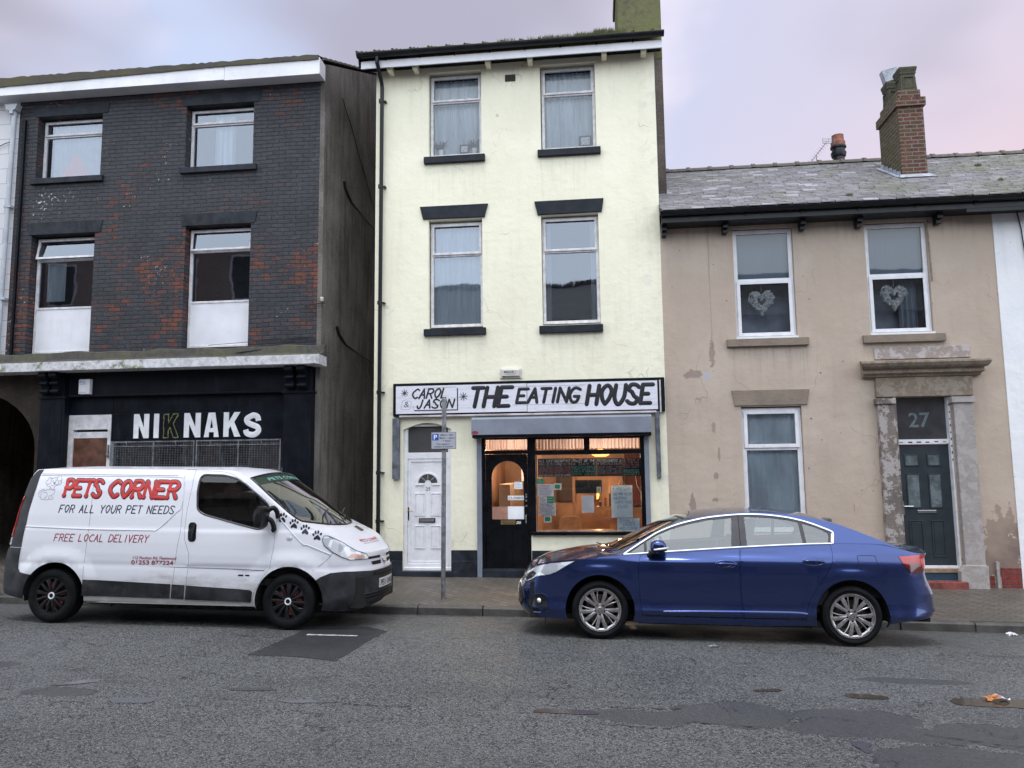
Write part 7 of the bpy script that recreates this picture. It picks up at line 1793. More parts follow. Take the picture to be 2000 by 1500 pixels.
# mirrors
for sg in (1, -1):
    prof = smoothp([(.562, 1.02), (.575, 1.085), (.63, 1.110), (.70, 1.103), (.738, 1.06), (.748, 1.00), (.725, .985), (.62, .978), (.575, .99)], 4, True)
    mb = MB(); rows = []
    for k, yy in ((.15, -.865), (.75, -.875), (1., -.91), (1., -1.0), (.9, -1.045), (.6, -1.065), (.2, -1.072)):
        rows.append([((px_-.655)*k+.655, yy*1.0, (pz_-1.045)*k+1.045) for px_, pz_ in prof])
    n_ = len(prof); mb.add([v for r_ in rows for v in r_], [(i*n_+j, (i+1)*n_+j, (i+1)*n_+(j+1) % n_, i*n_+(j+1) % n_) for i in range(len(rows)-1) for j in range(n_)]); mb.add(rows[-1], [tuple(range(n_))])
    mb2 = MB(); mb2.tube([(.55, -.86, .925), (.575, -.90, .955), (.64, -.95, .985)], [.030, .026, .03], 10, sq=(1, .7))
    mb3 = MB(); mb3.tube(smoothp([(.600, -1.056, 1.006), (.66, -1.070, 1.014), (.72, -1.055, 1.022), (.752, -1.0, 1.024)], 4), .011, 8)
    if sg < 0:
        for q in (mb, mb2, mb3): q.v = [(a, -b, c) for a, b, c in q.v]
    mo = mb.build('wing_mirror', M_blue, CAR, smooth=60, local=True); mb2.build('mirror_arm', M_trim, mo, smooth=60); mb3.build('indicator', M_headlamp, mo, smooth=60)
# wheels, arches, floor
for x_ in (0., 2.73):
    for sd_ in (-1, 1): alloy_wheel(CAR, x_, sd_*.775, .318, .320, sd_, radians(0 if x_ else 2))
mb = liner(CAR, 0, .318, .40, -.87, -.45); mb2 = liner(CAR, 2.73, .318, .40, -.87, -.45)
mb.add(mb2.v, mb2.f); mb.box(-.80, -.42, -.78, .78, .20, .6); mb.box(.42, 2.31, -.84, .84, .175, .32); mb.box(3.15, 3.6, -.7, .7, .25, .6); mb.box(-.5, 3.2, -.44, .44, .2, .5)
mb.tube([(-.62, -.80, .22), (-.62, -.80, .12)], .008, 6)
mb.build('underbody', M_under, CAR, local=True)
# cabin
mb = MB(); mb.box(.42, 3.0, -.78, .78, .33, .42); mb.box(.15, .62, -.74, .74, .42, .93); mb.box(2.5, 3.3, -.76, .76, .5, 1.02); mb.prism(roundpoly([(.05, .92), (.70, .955), (.68, .80), (.2, .75)], .03), -.74, .74)
mb.box(.45, 2.5, -.83, -.80, .42, .93); mb.box(.45, 2.5, .80, .83, .42, .93)
mb.build('dashboard', M_seatdark, CAR, local=True)
seatset(CAR, (1.55,), (-.37, .37), .45, M_seat, 1., -1); seatset(CAR, (2.42,), (-.35, .35), .47, M_seat, 1., -1)
mb = MB(); mb.lathe([(.175, -.01), (.19, 0), (.175, .012), (.165, 0), (.175, -.01)], (0, 0, 0), 'x', 28); mb.tube([(0, -.17, 0), (0, .17, 0)], .014, 6); mb.tube([(0, 0, 0), (-.25, 0, -.06)], .025, 6); mb.xform(Matrix.Translation((.84, .37, .90)) @ Matrix.Rotation(radians(-22), 4, 'Y')); mb.build('steering_wheel', M_seatdark, CAR, local=True)
# wiper and aerial fin
mb = MB(); mb.tube([(.10, -.35, 1.0), (.0, -.1, .995), (-.03, .2, .99)], .008, 6); mb.tube([(.13, -.55, 1.0), (.05, -.35, 1.01)], .010, 6); mb.build('wiper', M_trim, CAR, local=True)
# ------------------------------------------------------------------ white van (rear wheel at x = 0, front wheel at 2.98, nose towards +x)
vzt = sip([(-.95, 1.86), (-.55, 1.872), (-.3, 1.878), (.5, 1.878), (1.7, 1.872), (1.95, 1.872), (2.08, 1.868), (2.20, 1.840), (2.31, 1.775), (2.46, 1.668), (2.616, 1.545), (2.766, 1.432), (2.915, 1.325), (3.05, 1.255), (3.20, 1.190), (3.37, 1.118), (3.48, 1.075), (3.58, 1.025), (3.67, .965), (3.76, .905), (3.84, .878), (4.0, .872)], 8)
vS = ip([(.15, .07), (.25, .035), (.30, .02), (.34, .012), (.60, .0), (.70, .004), (.715, .012), (.73, .002), (.85, .0), (1.0, .008), (1.12, .022), (1.15, .034), (1.3, .055), (1.6, .115), (1.76, .165), (1.80, .185), (1.84, .205), (1.875, .235), (1.95, .30)])
vF = ip([(.15, .22), (.2, .12), (.28, .04), (.38, .005), (.50, .0), (.62, .0), (.665, .004), (.70, .022), (.80, .034), (.87, .045), (1.0, .12), (1.4, .5)])
vR = ip([(.2, .1), (.30, .03), (.4, .0), (.76, .0), (.80, .02), (.9, .05), (1.07, .09), (1.5, .17), (1.75, .22), (1.84, .27), (1.9, .40)])
def van_inset(nx, ny, z, x):
    s2 = ny*ny; f = max(0., nx)**2 if x > 2 else 0; r = max(0., -nx)**2 if x < 1 else 0
    v = s2*vS(z)+f*vF(z)+r*vR(z)
    for cx in (0., 2.98):
        d = hypot(x-cx, (z-.33)*.95); v -= s2*.026*max(0., min(1, (.60-d)/.13))*max(0., min(1, (1.02-z)/.2))
    return v
vplan = [(3.885, 0), (3.877, -.20), (3.842, -.42), (3.765, -.62), (3.62, -.77), (3.40, -.865), (3.1, -.915), (2.5, -.930), (1.5, -.935), (.5, -.935), (-.2, -.925), (-.50, -.90), (-.72, -.84), (-.85, -.70), (-.895, -.45), (-.905, 0)]
VR = Ring(vplan, van_inset); VS = VR.sx; VY = VR.sy
VAN = thing('white_van', 'muddy white delivery van lettered PETS CORNER parked outside the black brick shop', 'van', (-6.656, -3.225, .073), (radians(-1.6), radians(.9), 0))
def vbottom(u):
    x = float(np.interp(u, VR.s, VR.x)); return float(np.interp(x, [-.91, -.7, -.4, .38, .42, 2.57, 2.6, 3.3, 3.6, 3.8, 3.98], [.36, .32, .30, .285, .285, .265, .25, .235, .22, .22, .27]))
vtop, vlow = outline_ring(VR, vzt, vbottom, (0., 2.98), .405, .33)
def xc(x, z): return x+(x-6.656)*vS(z)/8.75       # the upper panels lean inwards
VX = lambda pts: [(VS(xc(a, b)), b) for a, b in pts]
vwin = roundpoly([(1.785, 1.385), (1.772, 1.62), (1.81, 1.815), (2.12, 1.808), (2.27, 1.768), (2.39, 1.698), (2.54, 1.578), (2.695, 1.448), (2.700, 1.36), (2.65, 1.175), (2.56, 1.160), (2.255, 1.232), (1.87, 1.330)], [.05, .06, .07, .06, .03, .03, .03, .05, .04, .06, .05, .03, .10], 4)
vdoor = VX([(1.742, 1.862), (1.700, 1.651), (1.655, 1.372), (1.640, 1.18), (1.645, 1.03), (1.712, .862), (1.715, .70), (1.700, .50), (1.700, .305), (2.515, .300), (2.548, .315), (2.572, .43), (2.66, .600), (2.752, .715), (2.760, .85), (2.775, .975), (2.795, 1.247), (2.830, 1.375)]
           + [(x, vzt(x)-.012) for x in (2.72, 2.616, 2.46, 2.31, 2.20, 2.10, 1.95)])
vwin_s = VX(vwin)
vbody = patch(VR, 'body', vtop+vlow[::-1], [M_van, M_trim], VAN, holes=[vdoor], sp=.045, flange=.03, mirror=True)
VP = lambda a, b, o: VR.P(a, b, o)
def vflip(mb, sg):
    if sg: mb.v = [(a, -b, c) for a, b, c in mb.v]
    return mb
for sg in (False, True):
    d_ = patch(VR, 'front_door', shrink(vdoor, .0035), [M_van, M_trim], VAN, holes=[vwin_s], sp=.045, flange=.02, flip=sg)
    patch(VR, 'side_window', shrink(vwin_s, -.004), M_vanglass, d_, off=-.008, sp=.1, flange=0, flip=sg)
    vflip(ribbon(dens(ccw(vwin_s), .02), VP, .012, -.004, .004, True), sg).build('window_seal', M_trim, d_, smooth=60, local=True)
    el = VX(roundpoly([(1.690, 1.005), (1.690, 1.235), (1.792, 1.235), (1.792, 1.005)], .05, 6))
    hh = patch(VR, 'handle', el, M_trim, d_, off=.004, sp=.04, flange=.006, flip=sg)
    mb = MB(); mb.tube([VR.P(VS(1.745), 1.21, .012), VR.P(VS(1.748), 1.12, .022), VR.P(VS(1.742), 1.04, .012)], .018, 8, sq=(1, .6)); vflip(mb, sg).build('handle_grip', M_hubblack, d_, smooth=60)
    mb = MB()
    for (a, b, z_, h_) in ((2.35, 2.415, .612, .022), (2.44, 2.495, .612, .022)): ribbon([(VS(a), z_+.01), (VS(b), z_+.01)], VP, .010, .001, .003, False, mb)
    vflip(mb, sg).build('badge', M_hubblack, d_)
# lower mouldings
def vpatch(name, pts, m, off=.010, parent=VAN, sg=None, **k):
    return patch(VR, name, pts, m, parent, off=off, sp=.06, flange=k.pop('flange', .014), mirror=sg is None, flip=bool(sg), **k)
vpatch('side_moulding', VX([(.390, .345), (.390, .537), (1.505, .502), (1.505, .335)]), M_vanplastic); vpatch('side_moulding', VX([(1.525, .335), (1.525, .500), (1.685, .494), (1.685, .330)]), M_vanplastic)
vpatch('door_moulding', VX([(1.705, .326), (1.705, .490), (2.52, .455), (2.545, .435), (2.540, .335), (2.53, .315)]), M_vanplastic)
# rear corner pillar, bumper
def vb(x): return x
pil = VX([(-.335, 1.868), (-.40, 1.632), (-.462, 1.368), (-.498, 1.092), (-.515, .905)])
pil2 = [(VS(-.72), .905), (VS(-.72), 1.1), (VS(-.72), 1.4), (VS(-.70), 1.75), (VS(-.60), 1.864)]
vpatch('rear_pillar', pil+pil2, M_vanplastic, .006)
vpatch('rear_bumper', VX([(-.52, .895), (-.535, .749), (-.534, .650), (-.494, .605), (-.40, .590)])+[(VS(0-.405*cos(a)), .33+.405*sin(a)) for a in [radians(38), radians(25), radians(12), radians(2)]]+[(VS(-.42), .292), (VS(-.60), .305), (VS(-.75), .335), (VR.L, .36), (VR.L, .80), (VS(-.85), .85), (VS(-.72), .895)], M_vanplastic, .012)
vpatch('rear_light', VX([(-.600, 1.52), (-.640, 1.404), (-.675, 1.181), (-.690, 1.035)])+[(VS(-.79), 1.03), (VS(-.77), 1.2), (VS(-.70), 1.45), (VS(-.64), 1.53)], M_taillight_bright, .016)
vpatch('rear_light', VX([(-.69, 1.02), (-.70, .93)])+[(VS(-.80), .93), (VS(-.79), 1.02)], M_headlamp, .014)
# front bumper
fbp = [(VS(2.98+.405*cos(a)), .33+.405*sin(a)) for a in [radians(-12), radians(0), radians(15), radians(30), radians(38)]]+[(VS(3.35), .618), (VS(3.453), .660), (VS(3.60), .672), (VY(-.60), .665), (VY(-.45), .655), (0, .655), (0, .215), (VY(-.4), .205), (VY(-.6), .20), (VS(3.56), .205), (VS(3.40), .225)]
vpatch('front_bumper', fbp, M_vanplastic, .014, flange=.03)
fb = vpatch('bumper_intake', [(0, .255), (VY(-.40), .240), (VY(-.62), .270), (VY(-.66), .33), (VY(-.58), .385), (0, .400)], M_dark, .016, flange=.004)
mb = MB()
for zz in (.275, .315, .355, .392): ribbon([(a, zz) for a in np.linspace(0, VY(-.63), 16)], VP, .009, .012, .026, False, mb)
mirror_mb(mb).build('grille_bar', M_vanplastic, fb, smooth=50, local=True)
vpatch('upper_intake', [(0, .588), (VY(-.30), .586), (VY(-.42), .600), (VY(-.42), .640), (0, .648)], M_dark, .0165, flange=.004)
mb = MB(); 
for zz in (.603, .622): ribbon([(a, zz) for a in np.linspace(0, VY(-.38), 12)], VP, .003, .016, .021, False, mb)
mirror_mb(mb).build('grille_bar', M_vanplastic, VAN, local=True)
vpatch('fog_lamp_cover', [(VY(-.72)+.045*cos(a), .300+.045*sin(a)) for a in [2*pi*i/20 for i in range(20)]], M_vanplastic, .018, flange=.005)
pl_ = vpatch('number_plate', [(0, .432), (VY(-.262), .432), (VY(-.262), .543), (0, .543)], M_plate, .026)
plt = lambda u, v, h: (lambda a: (a.x, -a.y if u > 0 else a.y, a.z))(VR.P(VY(-abs(u)), v, .0285))
mb = MB(); mb.tube([], .1) if False else None
def plf(u, v, h):   # plate text, u from -0.26 (camera's left on the plate) to 0.26
    a = VR.P(VY(-abs(u)), v, .028); return (a.x, (a.y if u < 0 else -a.y), a.z)
fontfit(mb, 'PE11 UNU', -.235, .235, .452, .072, plf, .018); mb.build('plate_lettering', M_ink, pl_)
# nose: bonnet grille, badge
for sgn in (False, True):
    for z0, z1, ya, yb2 in ((.790, .822, -.14, -.50), (.715, .762, -.13, -.42)):
        vpatch('bonnet_grille', [(VY(ya), z0), (VY(yb2+.03), z0+.004), (VY(yb2), z1+.0), (VY(ya), z1)], M_dark, .004, sg=sgn, flange=.001)
mb = MB(); c0 = VR.P(0, .765, .010); mb.lathe([(.040, 0), (.047, .006), (.052, 0)], (0, 0, 0), 'x', 26); mb.lathe([(0, .004), (.040, .002)], (0, 0, 0), 'x', 22); mb.box(.0, .008, -.058, .058, -.012, .012); mb.xform(Matrix.Translation(c0) @ Matrix.Rotation(radians(-35), 4, 'Y')); mb.build('badge', M_chrome, VAN, smooth=40, local=True)
vh = VX([(3.352, 1.052), (3.375, 1.092), (3.42, 1.092), (3.49, 1.062), (3.58, 1.016), (3.66, .960), (3.73, .908)])+[(VY(-.52), .865), (VY(-.47), .815), (VY(-.50), .800)]+VX([(3.66, .806), (3.57, .845), (3.46, .910), (3.375, .985)])
for sgn in (False, True):
    h_ = patch(VR, 'headlight', vh, M_headlamp, VAN, off=.006, sp=.05, flange=.01, flip=sgn)
    vflip(ribbon(dens(ccw(vh), .025), VP, .004, .003, .009, True), sgn).build('seal', M_trim, h_, smooth=50)
    patch(VR, 'indicator', VX([(3.63, .83), (3.67, .875), (3.73, .870)])+[(VY(-.56), .84), (VY(-.55), .812)], M_amber, h_, off=.008, sp=.05, flange=0, flip=sgn)
    mb = MB(); c0 = VR.P(VS(2.955), 1.063, .006); mb.lathe([(0, -.010), (.028, -.006), (.034, .006)], (0, 0, 0), 'y', 18); mb.v = [(a*1.1, b, c*.6) for a, b, c in mb.v]; mb.xform(Matrix.Translation(c0)); vflip(mb, sgn).build('side_repeater', M_headlamp, VAN, smooth=50, local=True)
# top: bonnet, windscreen, roof
def vedge(u): return VR.P(u, vzt(float(np.interp(u, VR.s, VR.x))))
vxm = ([-.95, -.6, -.3, 1.9, 2.08, 2.30, 2.36, 3.02, 3.28, 3.55, 3.73, 3.80, 3.9], [-.62, -.52, -.3, 1.9, 2.10, 2.40, 2.47, 3.34, 3.52, 3.67, 3.77, 3.81, 3.82])
vzm = ([-.62, -.52, -.35, 0, 1.9, 2.2, 2.40, 2.47, 2.9, 3.34, 3.43, 3.57, 3.69, 3.78, 3.82], [1.86, 1.90, 1.918, 1.930, 1.928, 1.905, 1.862, 1.835, 1.530, 1.190, 1.150, 1.072, .995, .915, .873])
VW = lambda c, j, K: (2.335 < c < 3.03 and j >= 1)
topstrip(VR, vzt, vedge, vxm, vzm, 0, VR.L, lambda c, j, K: not VW(c, j, K), 'roof_and_bonnet', M_van, VAN, ns=300, pw=2.2)
ws_ = topstrip(VR, vzt, vedge, vxm, vzm, VS(3.035), VS(2.33), VW, 'windscreen', glass('van_windscreen_glass', (.55, .64, .58), .05, 1.7, .01), VAN, ns=50, pw=2.2, off=-.003)
def vtopP(x, w, o=0., sg=-1):      # point on the top surface: x of the edge station, w = 0 edge .. 1 centre
    e = vedge(VS(x)); xm = float(np.interp(e.x, *vxm)); zm = float(np.interp(xm, *vzm)); q = 1-(1-w)**2.2
    return Vector((e.x+(xm-e.x)*(1-(1-w)**2), e.y*(1-w)*(1 if sg < 0 else -1), e.z+(zm-e.z)*q+o))
# black seal round the screen, green sun strip
mb = MB()
loop = [(x, .055) for x in np.linspace(3.03, 2.335, 20)]+[(2.335, w) for w in np.linspace(.06, 1, 10)]; lo2 = [(3.03, w) for w in np.linspace(.06, 1, 10)]
for pts in (loop, lo2):
    pr_ = None
    for (x, w) in pts:
        p = vtopP(x, w, .004); 
        if pr_ is not None: mb.tube([pr_, p], .012, 6)
        pr_ = p
mirror_mb(mb).build('windscreen_seal', M_trim, VAN, smooth=60, local=True)
mb = MB(); n_ = 16
vs = [vtopP(x, w, .002) for x in (2.35, 2.40, 2.445) for w in np.linspace(.07, 1, n_)]; mb.add(vs, [(j*n_+i, j*n_+i+1, (j+1)*n_+i+1, (j+1)*n_+i) for j in range(2) for i in range(n_-1)]); mirror_mb(mb).build('sun_strip', paint('green_film', (.003, .028, .018), .25, .2), VAN, smooth=60, local=True)
mb = MB()
fontfit(mb, 'PETS CORNER', 0, 1, 0, 1, lambda u, v, h: vtopP(2.425-.035*v, min(2-.35-u*1.2, .35+u*1.2) if True else 0, .004, -1 if (.35+u*1.2) < 1 else 1) , .0); mb.build('sun_strip_lettering', paint('pale_green_letter', (.25, .6, .5), .5), VAN, local=True)
# wipers, bonnet vent, bonnet lettering
mb = MB()
for ya, yb2 in ((-.55, -.05), (.10, .60)):
    mb.tube([(3.30-.02*abs(ya), ya, 1.235), (3.16, (ya+yb2)/2, 1.335), (3.10, yb2, 1.38)], .009, 6)
mb.build('wiper', M_trim, VAN, local=True)
mb = MB(); mb.add([tuple(vtopP(x, w, .004, s)) for x, w, s in ((3.14, .90, 1), (3.14, .66, 1), (3.30, .66, 1), (3.30, .90, 1))], [(0, 1, 2, 3)]); mb.build('bonnet_vent', M_trim, VAN, local=True)
def bon(u, v, h):   # u across (towards +y), v up the bonnet
    yy = -.52+u*.80; x = 3.76-.30*v
    e = vedge(VS(min(x, 3.73))); w = 1-abs(yy)/abs(e.y) if abs(e.y) > .05 else 1; w = max(0, min(1, w)); return tuple(vtopP(min(x, 3.73), w, .004, -1 if yy < 0 else 1))
mb = MB(); fontfit(mb, 'PETS CORNER', .18, 1.02, .44, .26, bon, .012, .1); mb.build('bonnet_lettering', M_decal_red, VAN, local=True)
mb = MB(); fontfit(mb, 'FOR ALL YOUR PET NEEDS', .22, 1.0, .27, .09, bon, .0, .1); mb.build('bonnet_lettering', M_decal_line, VAN, local=True)
# creases and gaps
def vline(pts, w=.0022, m=None, name='panel_gap', h=.0010, n=5, h0=.0006):
    P = smoothp(pts, n) if n else pts; mb = ribbon([(VS(xc(a, b)), b) for a, b in dens(P, .03, False)], VP, w, h0, h); mirror_mb(mb).build(name, m or M_dark, vbody, smooth=50, local=True)
vline([(-.345, 1.800), (.2, 1.794), (.9, 1.790), (1.50, 1.783), (1.585, 1.765), (1.607, 1.70), (1.600, 1.55), (1.575, 1.40), (1.52, 1.35), (1.30, 1.150), (1.20, 1.135), (.9, 1.136)], .005, M_van, 'pressed_line', .007)
vline([(.9, 1.136), (.447, 1.139), (-.485, 1.158)], .006, M_van, 'pressed_line', .009)
vline([(-.345, 1.812), (.486, 1.806), (1.52, 1.797)], .0035, M_decal_line, 'roof_gutter', .0012)
vline([(.407, 1.78), (.400, 1.3), (.375, .833), (.387, .545)], .0016); vline([(1.600, 1.80), (1.592, 1.187), (1.558, .919), (1.530, .507)], .0016)
vline([(.292, .716), (1.0, .710), (1.715, .702)], .0045, M_decal_line, 'pressed_line', .0035); 
mb = ribbon([(VS(a), b) for a, b in [(1.725, .700), (2.3, .694), (2.68, .684)]], VP, .0045, .0006, .0035); mirror_mb(mb).build('pressed_line', M_decal_line, VAN, local=True)
vline([(3.51, .930), (3.40, .80), (3.262, .690)], .0022)
vline([(2.80, 1.330), (3.1, 1.02), (3.2, .98), (3.45, .875)], .006, M_van, 'pressed_line', .008)
vline([(1.748, 1.87), (1.62, 1.88)], .002)
# lettering on the side: mapped straight onto the panel
def vmap(h0=.0015): return lambda u, v, h: tuple(VR.P(VS(xc(u, v)), v, h0+h))
def slanted(f, z0a, slope): return f
mb = MB(); mb2 = MB()
def pets(mbx, w, h, h0):
    f = vmap(h0); k = lambda u, v, hh: f(u, v-.012*(u-.1), hh)
    lettering(mbx, 'PETS', .020, .540, 1.540, 1.735, w, k, h, slant=.24, gap=.34); lettering(mbx, 'CORNER', .620, 1.545, 1.540, 1.735, w, k, h, slant=.24, gap=.34)
pets(mb, .0315, .0015, .0008); pets(mb2, .0215, .0030, .0045)
a_ = mb.build('lettering_outline', M_decal_black, VAN, smooth=60, local=True); mb2.build('lettering', M_decal_red, VAN, smooth=60, local=True, label='red slanted PETS CORNER lettering')
mb = MB(); lettering(mb, 'FOR ALL YOUR PET NEEDS', -.03, 1.50, 1.335, 1.425, .0068, vmap(), .0012, slant=.25, gap=.42); mb.build('lettering', M_decal_navy, VAN, smooth=60, local=True, label='dark slogan reading FOR ALL YOUR PET NEEDS')
mb = MB(); lettering(mb, 'FREE LOCAL DELIVERY', -.062, 1.19, .990, 1.072, .0060, vmap(), .0012, slant=.25, gap=.42); mb.build('lettering', M_decal_dred, VAN, smooth=60, local=True, label='dark red slogan reading FREE LOCAL DELIVERY')
mb = MB(); f_ = vmap(.003); fontfit(mb, '112 Poulton Rd, Fleetwood', 1.00, 1.555, .790, .034, lambda u, v, h: f_(u, v, 0), .012, .2); mb.build('lettering', M_decal_dred, VAN, local=True, label='small dark red address line')
mb = MB(); fontfit(mb, '01253 877224', .985, 1.525, .725, .052, lambda u, v, h: f_(u, v, 0), .02, .0); mb.build('lettering', M_decal_dred, VAN, local=True, label='dark red telephone number')
# paw prints on the wing
for (x_, z_, k) in ((2.871, 1.297, 1.), (3.016, 1.228, 1.), (3.154, 1.162, 1.), (3.298, 1.093, 1.)):
    mb = MB()
    def blob(cx, cz, rx, rz_, rot=0., j=0):
        pts = [(cx+rx*cos(a)*cos(rot)-rz_*sin(a)*sin(rot), cz+rx*cos(a)*sin(rot)+rz_*sin(a)*cos(rot)) for a in [2*pi*i/14 for i in range(14)]]
        mb.add([tuple(VR.P(VS(xc(a, b)), b, .0022+j*.0003)) for a, b in pts], [tuple(range(14))])
    for j, (dx, dz, rx, rz_, ro) in enumerate(((-.048, .014, .012, .019, .3), (-.022, .040, .013, .021, .1), (.010, .044, .013, .021, -.15), (.040, .022, .012, .018, -.5))): blob(x_+dx, z_+dz, rx, rz_, ro, j)
    pad = smoothp([(x_-.045, z_-.030), (x_-.022, z_-.004), (x_+.002, z_+.012), (x_+.020, z_-.006), (x_+.034, z_-.026), (x_+.030, z_-.052), (x_+.008, z_-.046), (x_-.012, z_-.038), (x_-.032, z_-.048)], 3, True)
    mb.add([tuple(VR.P(VS(xc(a, b)), b, .0022)) for a, b in pad], [tuple(range(len(pad)))]); mb.build('paw_print', M_decal_black, VAN, local=True)
# outline drawing of a sitting puppy
mb = MB(); gx_ = lambda X, Y: (-.348+(X-170)/550*.325, 1.795-(Y-120)/810*.312)
dog = [[(445, 545), (460, 500), (400, 490), (355, 450), (355, 410)], [(355, 410), (325, 370), (335, 320), (375, 260), (385, 205), (415, 185), (450, 200), (475, 235), (440, 235), (455, 320), (440, 390), (395, 410), (355, 410)],
       [(475, 235), (510, 205), (560, 200), (600, 195)], [(600, 190), (650, 125), (685, 135), (690, 190), (715, 240), (690, 290), (650, 305), (610, 280), (600, 230), (600, 190)], [(690, 290), (710, 330), (700, 380), (650, 430), (580, 465), (545, 520), (540, 575)],
       [(445, 545), (500, 570), (560, 575), (570, 600), (530, 605), (440, 580), (445, 545)], [(460, 430), (480, 460), (510, 465), (540, 435), (545, 400)], [(545, 400), (590, 425), (630, 405), (650, 370), (620, 340)],
       [(440, 585), (330, 610), (260, 650), (235, 720), (235, 840), (240, 890), (290, 905), (330, 900)], [(300, 570), (220, 620), (180, 690), (175, 770), (200, 820), (235, 840)], [(300, 690), (340, 675), (385, 700), (395, 780), (370, 840), (330, 850)],
       [(560, 605), (575, 660), (550, 720), (500, 780), (520, 830), (545, 850), (540, 885), (500, 895), (440, 895)], [(480, 770), (445, 810), (440, 895), (400, 920), (350, 910), (330, 860)], [(485, 300), (505, 290)], [(560, 275), (590, 270)]]
for s_ in dog: stroke(mb, [gx_(*p) for p in smoothp(s_, 4)], .0018, .0006, vmap(.0015))
nose = [gx_(*p) for p in ((510, 370), (540, 352), (575, 345), (560, 375), (540, 395))]; mb.add([tuple(VR.P(VS(xc(a, b)), b, .003)) for a, b in nose], [tuple(range(5))])
for e in ((505, 330), (570, 308)): stroke(mb, [gx_(e[0]-6, e[1]+4), gx_(e[0]+10, e[1]-6)], .0035, .0006, vmap(.0015))
mb.build('puppy_drawing', M_decal_line, VAN, local=True)
# mirrors
for sg in (False, True):
    prof = smoothp([(2.600, 1.25), (2.598, 1.36), (2.645, 1.44), (2.70, 1.425), (2.712, 1.30), (2.700, 1.20), (2.645, 1.185)], 4, True); mb = MB(); rows = []; n_ = len(prof)
    for k, yy in ((.3, -.935), (.9, -.955), (1, -1.0), (1, -1.12), (.9, -1.155), (.4, -1.17)): rows.append([((a-.0)*1 if False else 2.66+(a-2.66)*k, yy, 1.31+(b-1.31)*k) for a, b in prof])
    mb.add([v for r_ in rows for v in r_], [(i*n_+j, (i+1)*n_+j, (i+1)*n_+(j+1) % n_, i*n_+(j+1) % n_) for i in range(len(rows)-1) for j in range(n_)]); mb.add(rows[-1], [tuple(range(n_))])
    mo = vflip(mb, sg).build('wing_mirror', M_hubblack, VAN, smooth=50, local=True)
    mb = MB(); mb.tube(smoothp([(2.69, -.99, 1.38), (2.76, -.97, 1.42), (2.79, -.93, 1.38), (2.80, -.90, 1.30)], 4), .030, 10, sq=(1, .8)); mb.tube(smoothp([(2.70, -.98, 1.30), (2.745, -.95, 1.26), (2.765, -.925, 1.18)], 4), [.03+.0*i for i in range(9)], 10); vflip(mb, sg).build('mirror_arm', M_hubblack, mo, smooth=50)
    mb = MB(); mb.v = []; mb.tube(smoothp([(2.76, -.93, 1.22), (2.775, -.93, 1.17), (2.745, -.93, 1.15)], 3), .026, 8); vflip(mb, sg).build('mirror_arm', M_hubblack, mo, smooth=50)
for x_ in (0., 2.98):
    for sd_ in (-1, 1): van_wheel(VAN, x_-(.055 if x_ < 1 else .012), sd_*.80, .328, .325, sd_, .2 if x_ else .9)
mb = liner(VAN, 0, .33, .415, -.90, -.5); mb2 = liner(VAN, 2.98, .33, .415, -.90, -.5); mb.add(mb2.v, mb2.f)
mb.box(.42, 2.56, -.86, .86, .24, .50); mb.box(3.4, 3.8, -.7, .7, .24, .6); mb.box(-.75, -.42, -.8, .8, .32, .6); mb.box(-.4, 3.4, -.49, .49, .30, .52); mb.tube([(.3, -.3, .22), (1.4, -.35, .20)], .05, 8)
mb.build('underbody', M_under, VAN, local=True)
mb = MB(); mb.box(.42, 2.56, -.905, -.862, .262, .29); mirror_mb(mb).build('sill', M_van, VAN, local=True)
# cabin: bulkhead, dashboard, seats, papers on the dash
mb = MB(); mb.prism([(-.85, .5), (.85, .5), (.85, 1.2), (.70, 1.8), (.5, 1.88), (-.5, 1.88), (-.70, 1.8), (-.85, 1.2)], 1.60, 1.64, 'x'); mb.box(1.62, 3.1, -.84, .84, .5, .58); mb.prism(roundpoly([(2.55, .6), (3.28, .6), (3.28, 1.165), (3.05, 1.20), (2.62, 1.16)], .06), -.80, .80); mb.box(1.70, 2.6, .845, .86, .5, 1.1); mb.box(1.70, 2.6, -.86, -.845, .5, 1.1)
mb.build('dashboard', M_seatdark, VAN, local=True)
seatset(VAN, (1.95,), (-.50, .02, .52), .72, M_seatdark, 1.05, 1)
mb = MB(); mb.lathe([(.19, -.012), (.205, 0), (.19, .012), (.18, 0), (.19, -.012)], (0, 0, 0), 'z', 28); mb.tube([(-.19, 0, 0), (.19, 0, 0)], .015, 6); mb.xform(Matrix.Translation((2.50, .5, 1.22)) @ Matrix.Rotation(radians(-28), 4, 'Y')); mb.build('steering_wheel', M_seatdark, VAN, local=True)
for nm, lab, q, m_ in (('paper', 'pale paper lying on the van dashboard', [(2.86, -.66, 1.215), (3.06, -.62, 1.205), (3.10, -.36, 1.207), (2.92, -.34, 1.217)], M_paper),):
    a = MB().add(q, [(0, 1, 2, 3)]).build('dashboard_paper', m_, VAN, local=True)
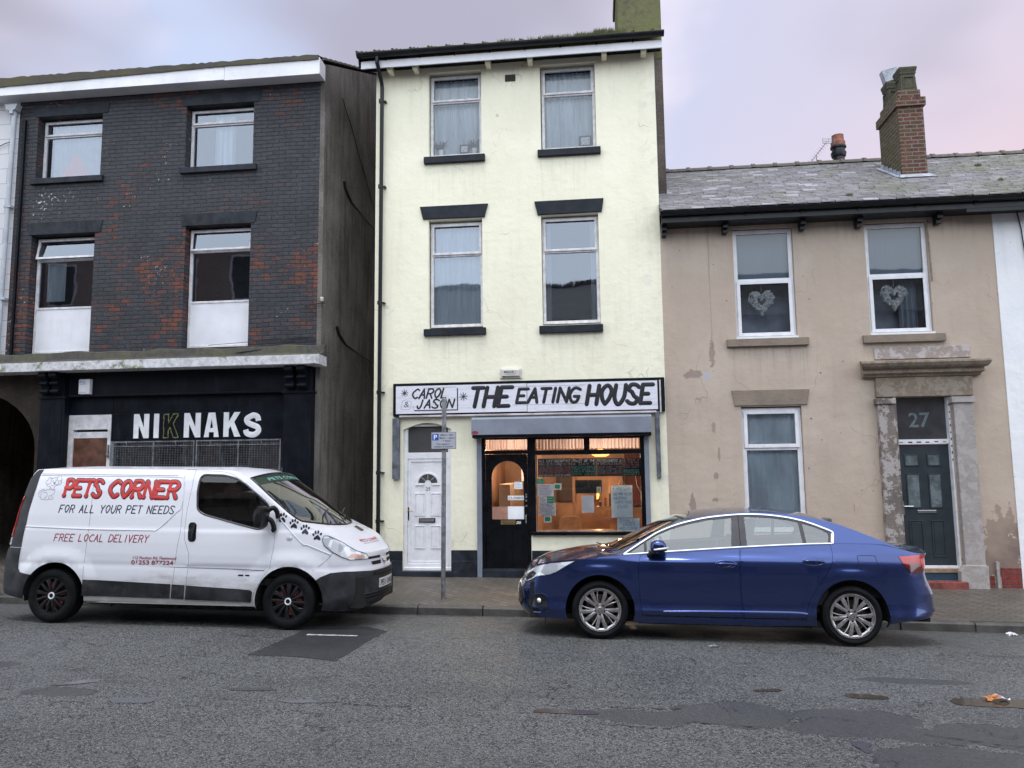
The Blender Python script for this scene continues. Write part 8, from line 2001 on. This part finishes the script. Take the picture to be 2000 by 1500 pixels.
# ------------------------------------------------------------------ keep separate pieces as separate parts
def split_pieces(o, gap=.01):
    me = o.data; nv = len(me.vertices); par = list(range(nv))
    def find(a):
        while par[a] != a: par[a] = par[par[a]]; a = par[a]
        return a
    for p in me.polygons:
        v = p.vertices; r = find(v[0])
        for i in v[1:]:
            q = find(i)
            if q != r: par[q] = r
    comp = {}
    for p in me.polygons: comp.setdefault(find(p.vertices[0]), []).append(p.index)
    boxes = []
    for k, ps in comp.items():
        c = [me.vertices[i].co for q in ps for i in me.polygons[q].vertices]
        boxes.append([[min(v[a] for v in c)-gap for a in range(3)], [max(v[a] for v in c)+gap for a in range(3)], ps])
    merged = True
    while merged:
        merged = False; out = []
        for b in boxes:
            for t in out:
                if all(b[0][a] <= t[1][a] and t[0][a] <= b[1][a] for a in range(3)):
                    t[0] = [min(t[0][a], b[0][a]) for a in range(3)]; t[1] = [max(t[1][a], b[1][a]) for a in range(3)]; t[2] += b[2]; merged = True; break
            else: out.append(b)
        boxes = out
    if len(boxes) < 2 or len(boxes) > 90: return
    for k, (_, _, ps) in enumerate(boxes):
        ps = set(ps); bm = bmesh.new(); bm.from_mesh(me); bm.faces.ensure_lookup_table()
        bmesh.ops.delete(bm, geom=[f for f in bm.faces if f.index not in ps], context='FACES')
        m2 = bpy.data.meshes.new(me.name); bm.to_mesh(m2); bm.free()
        for mt in me.materials: m2.materials.append(mt)
        c = o.copy(); c.data = m2; COL.objects.link(c)
    bpy.data.objects.remove(o)
for o in list(bpy.data.objects):
    if o.type == 'MESH' and not o.children and o.parent is not None and o.name.split('.')[0] in (
        'plinth', 'eaves_bracket', 'window_lintel', 'side_moulding', 'rear_pillar', 'rear_light', 'wheel_nut', 'door_pane', 'door_moulding', 'fog_lamp_cover', 'sill', 'chimney_pot',
        'wiper', 'hook', 'mirror_arm', 'chrome_trim', 'door_gap', 'door_ridge', 'panel_gap', 'pressed_line', 'roof_gutter', 'side_frame', 'window_surround', 'cable', 'fan_light', 'bulb', 'bracket', 'badge', 'brick_base', 'steel_wheel'):
        split_pieces(o)
print('objects', len(bpy.data.objects))
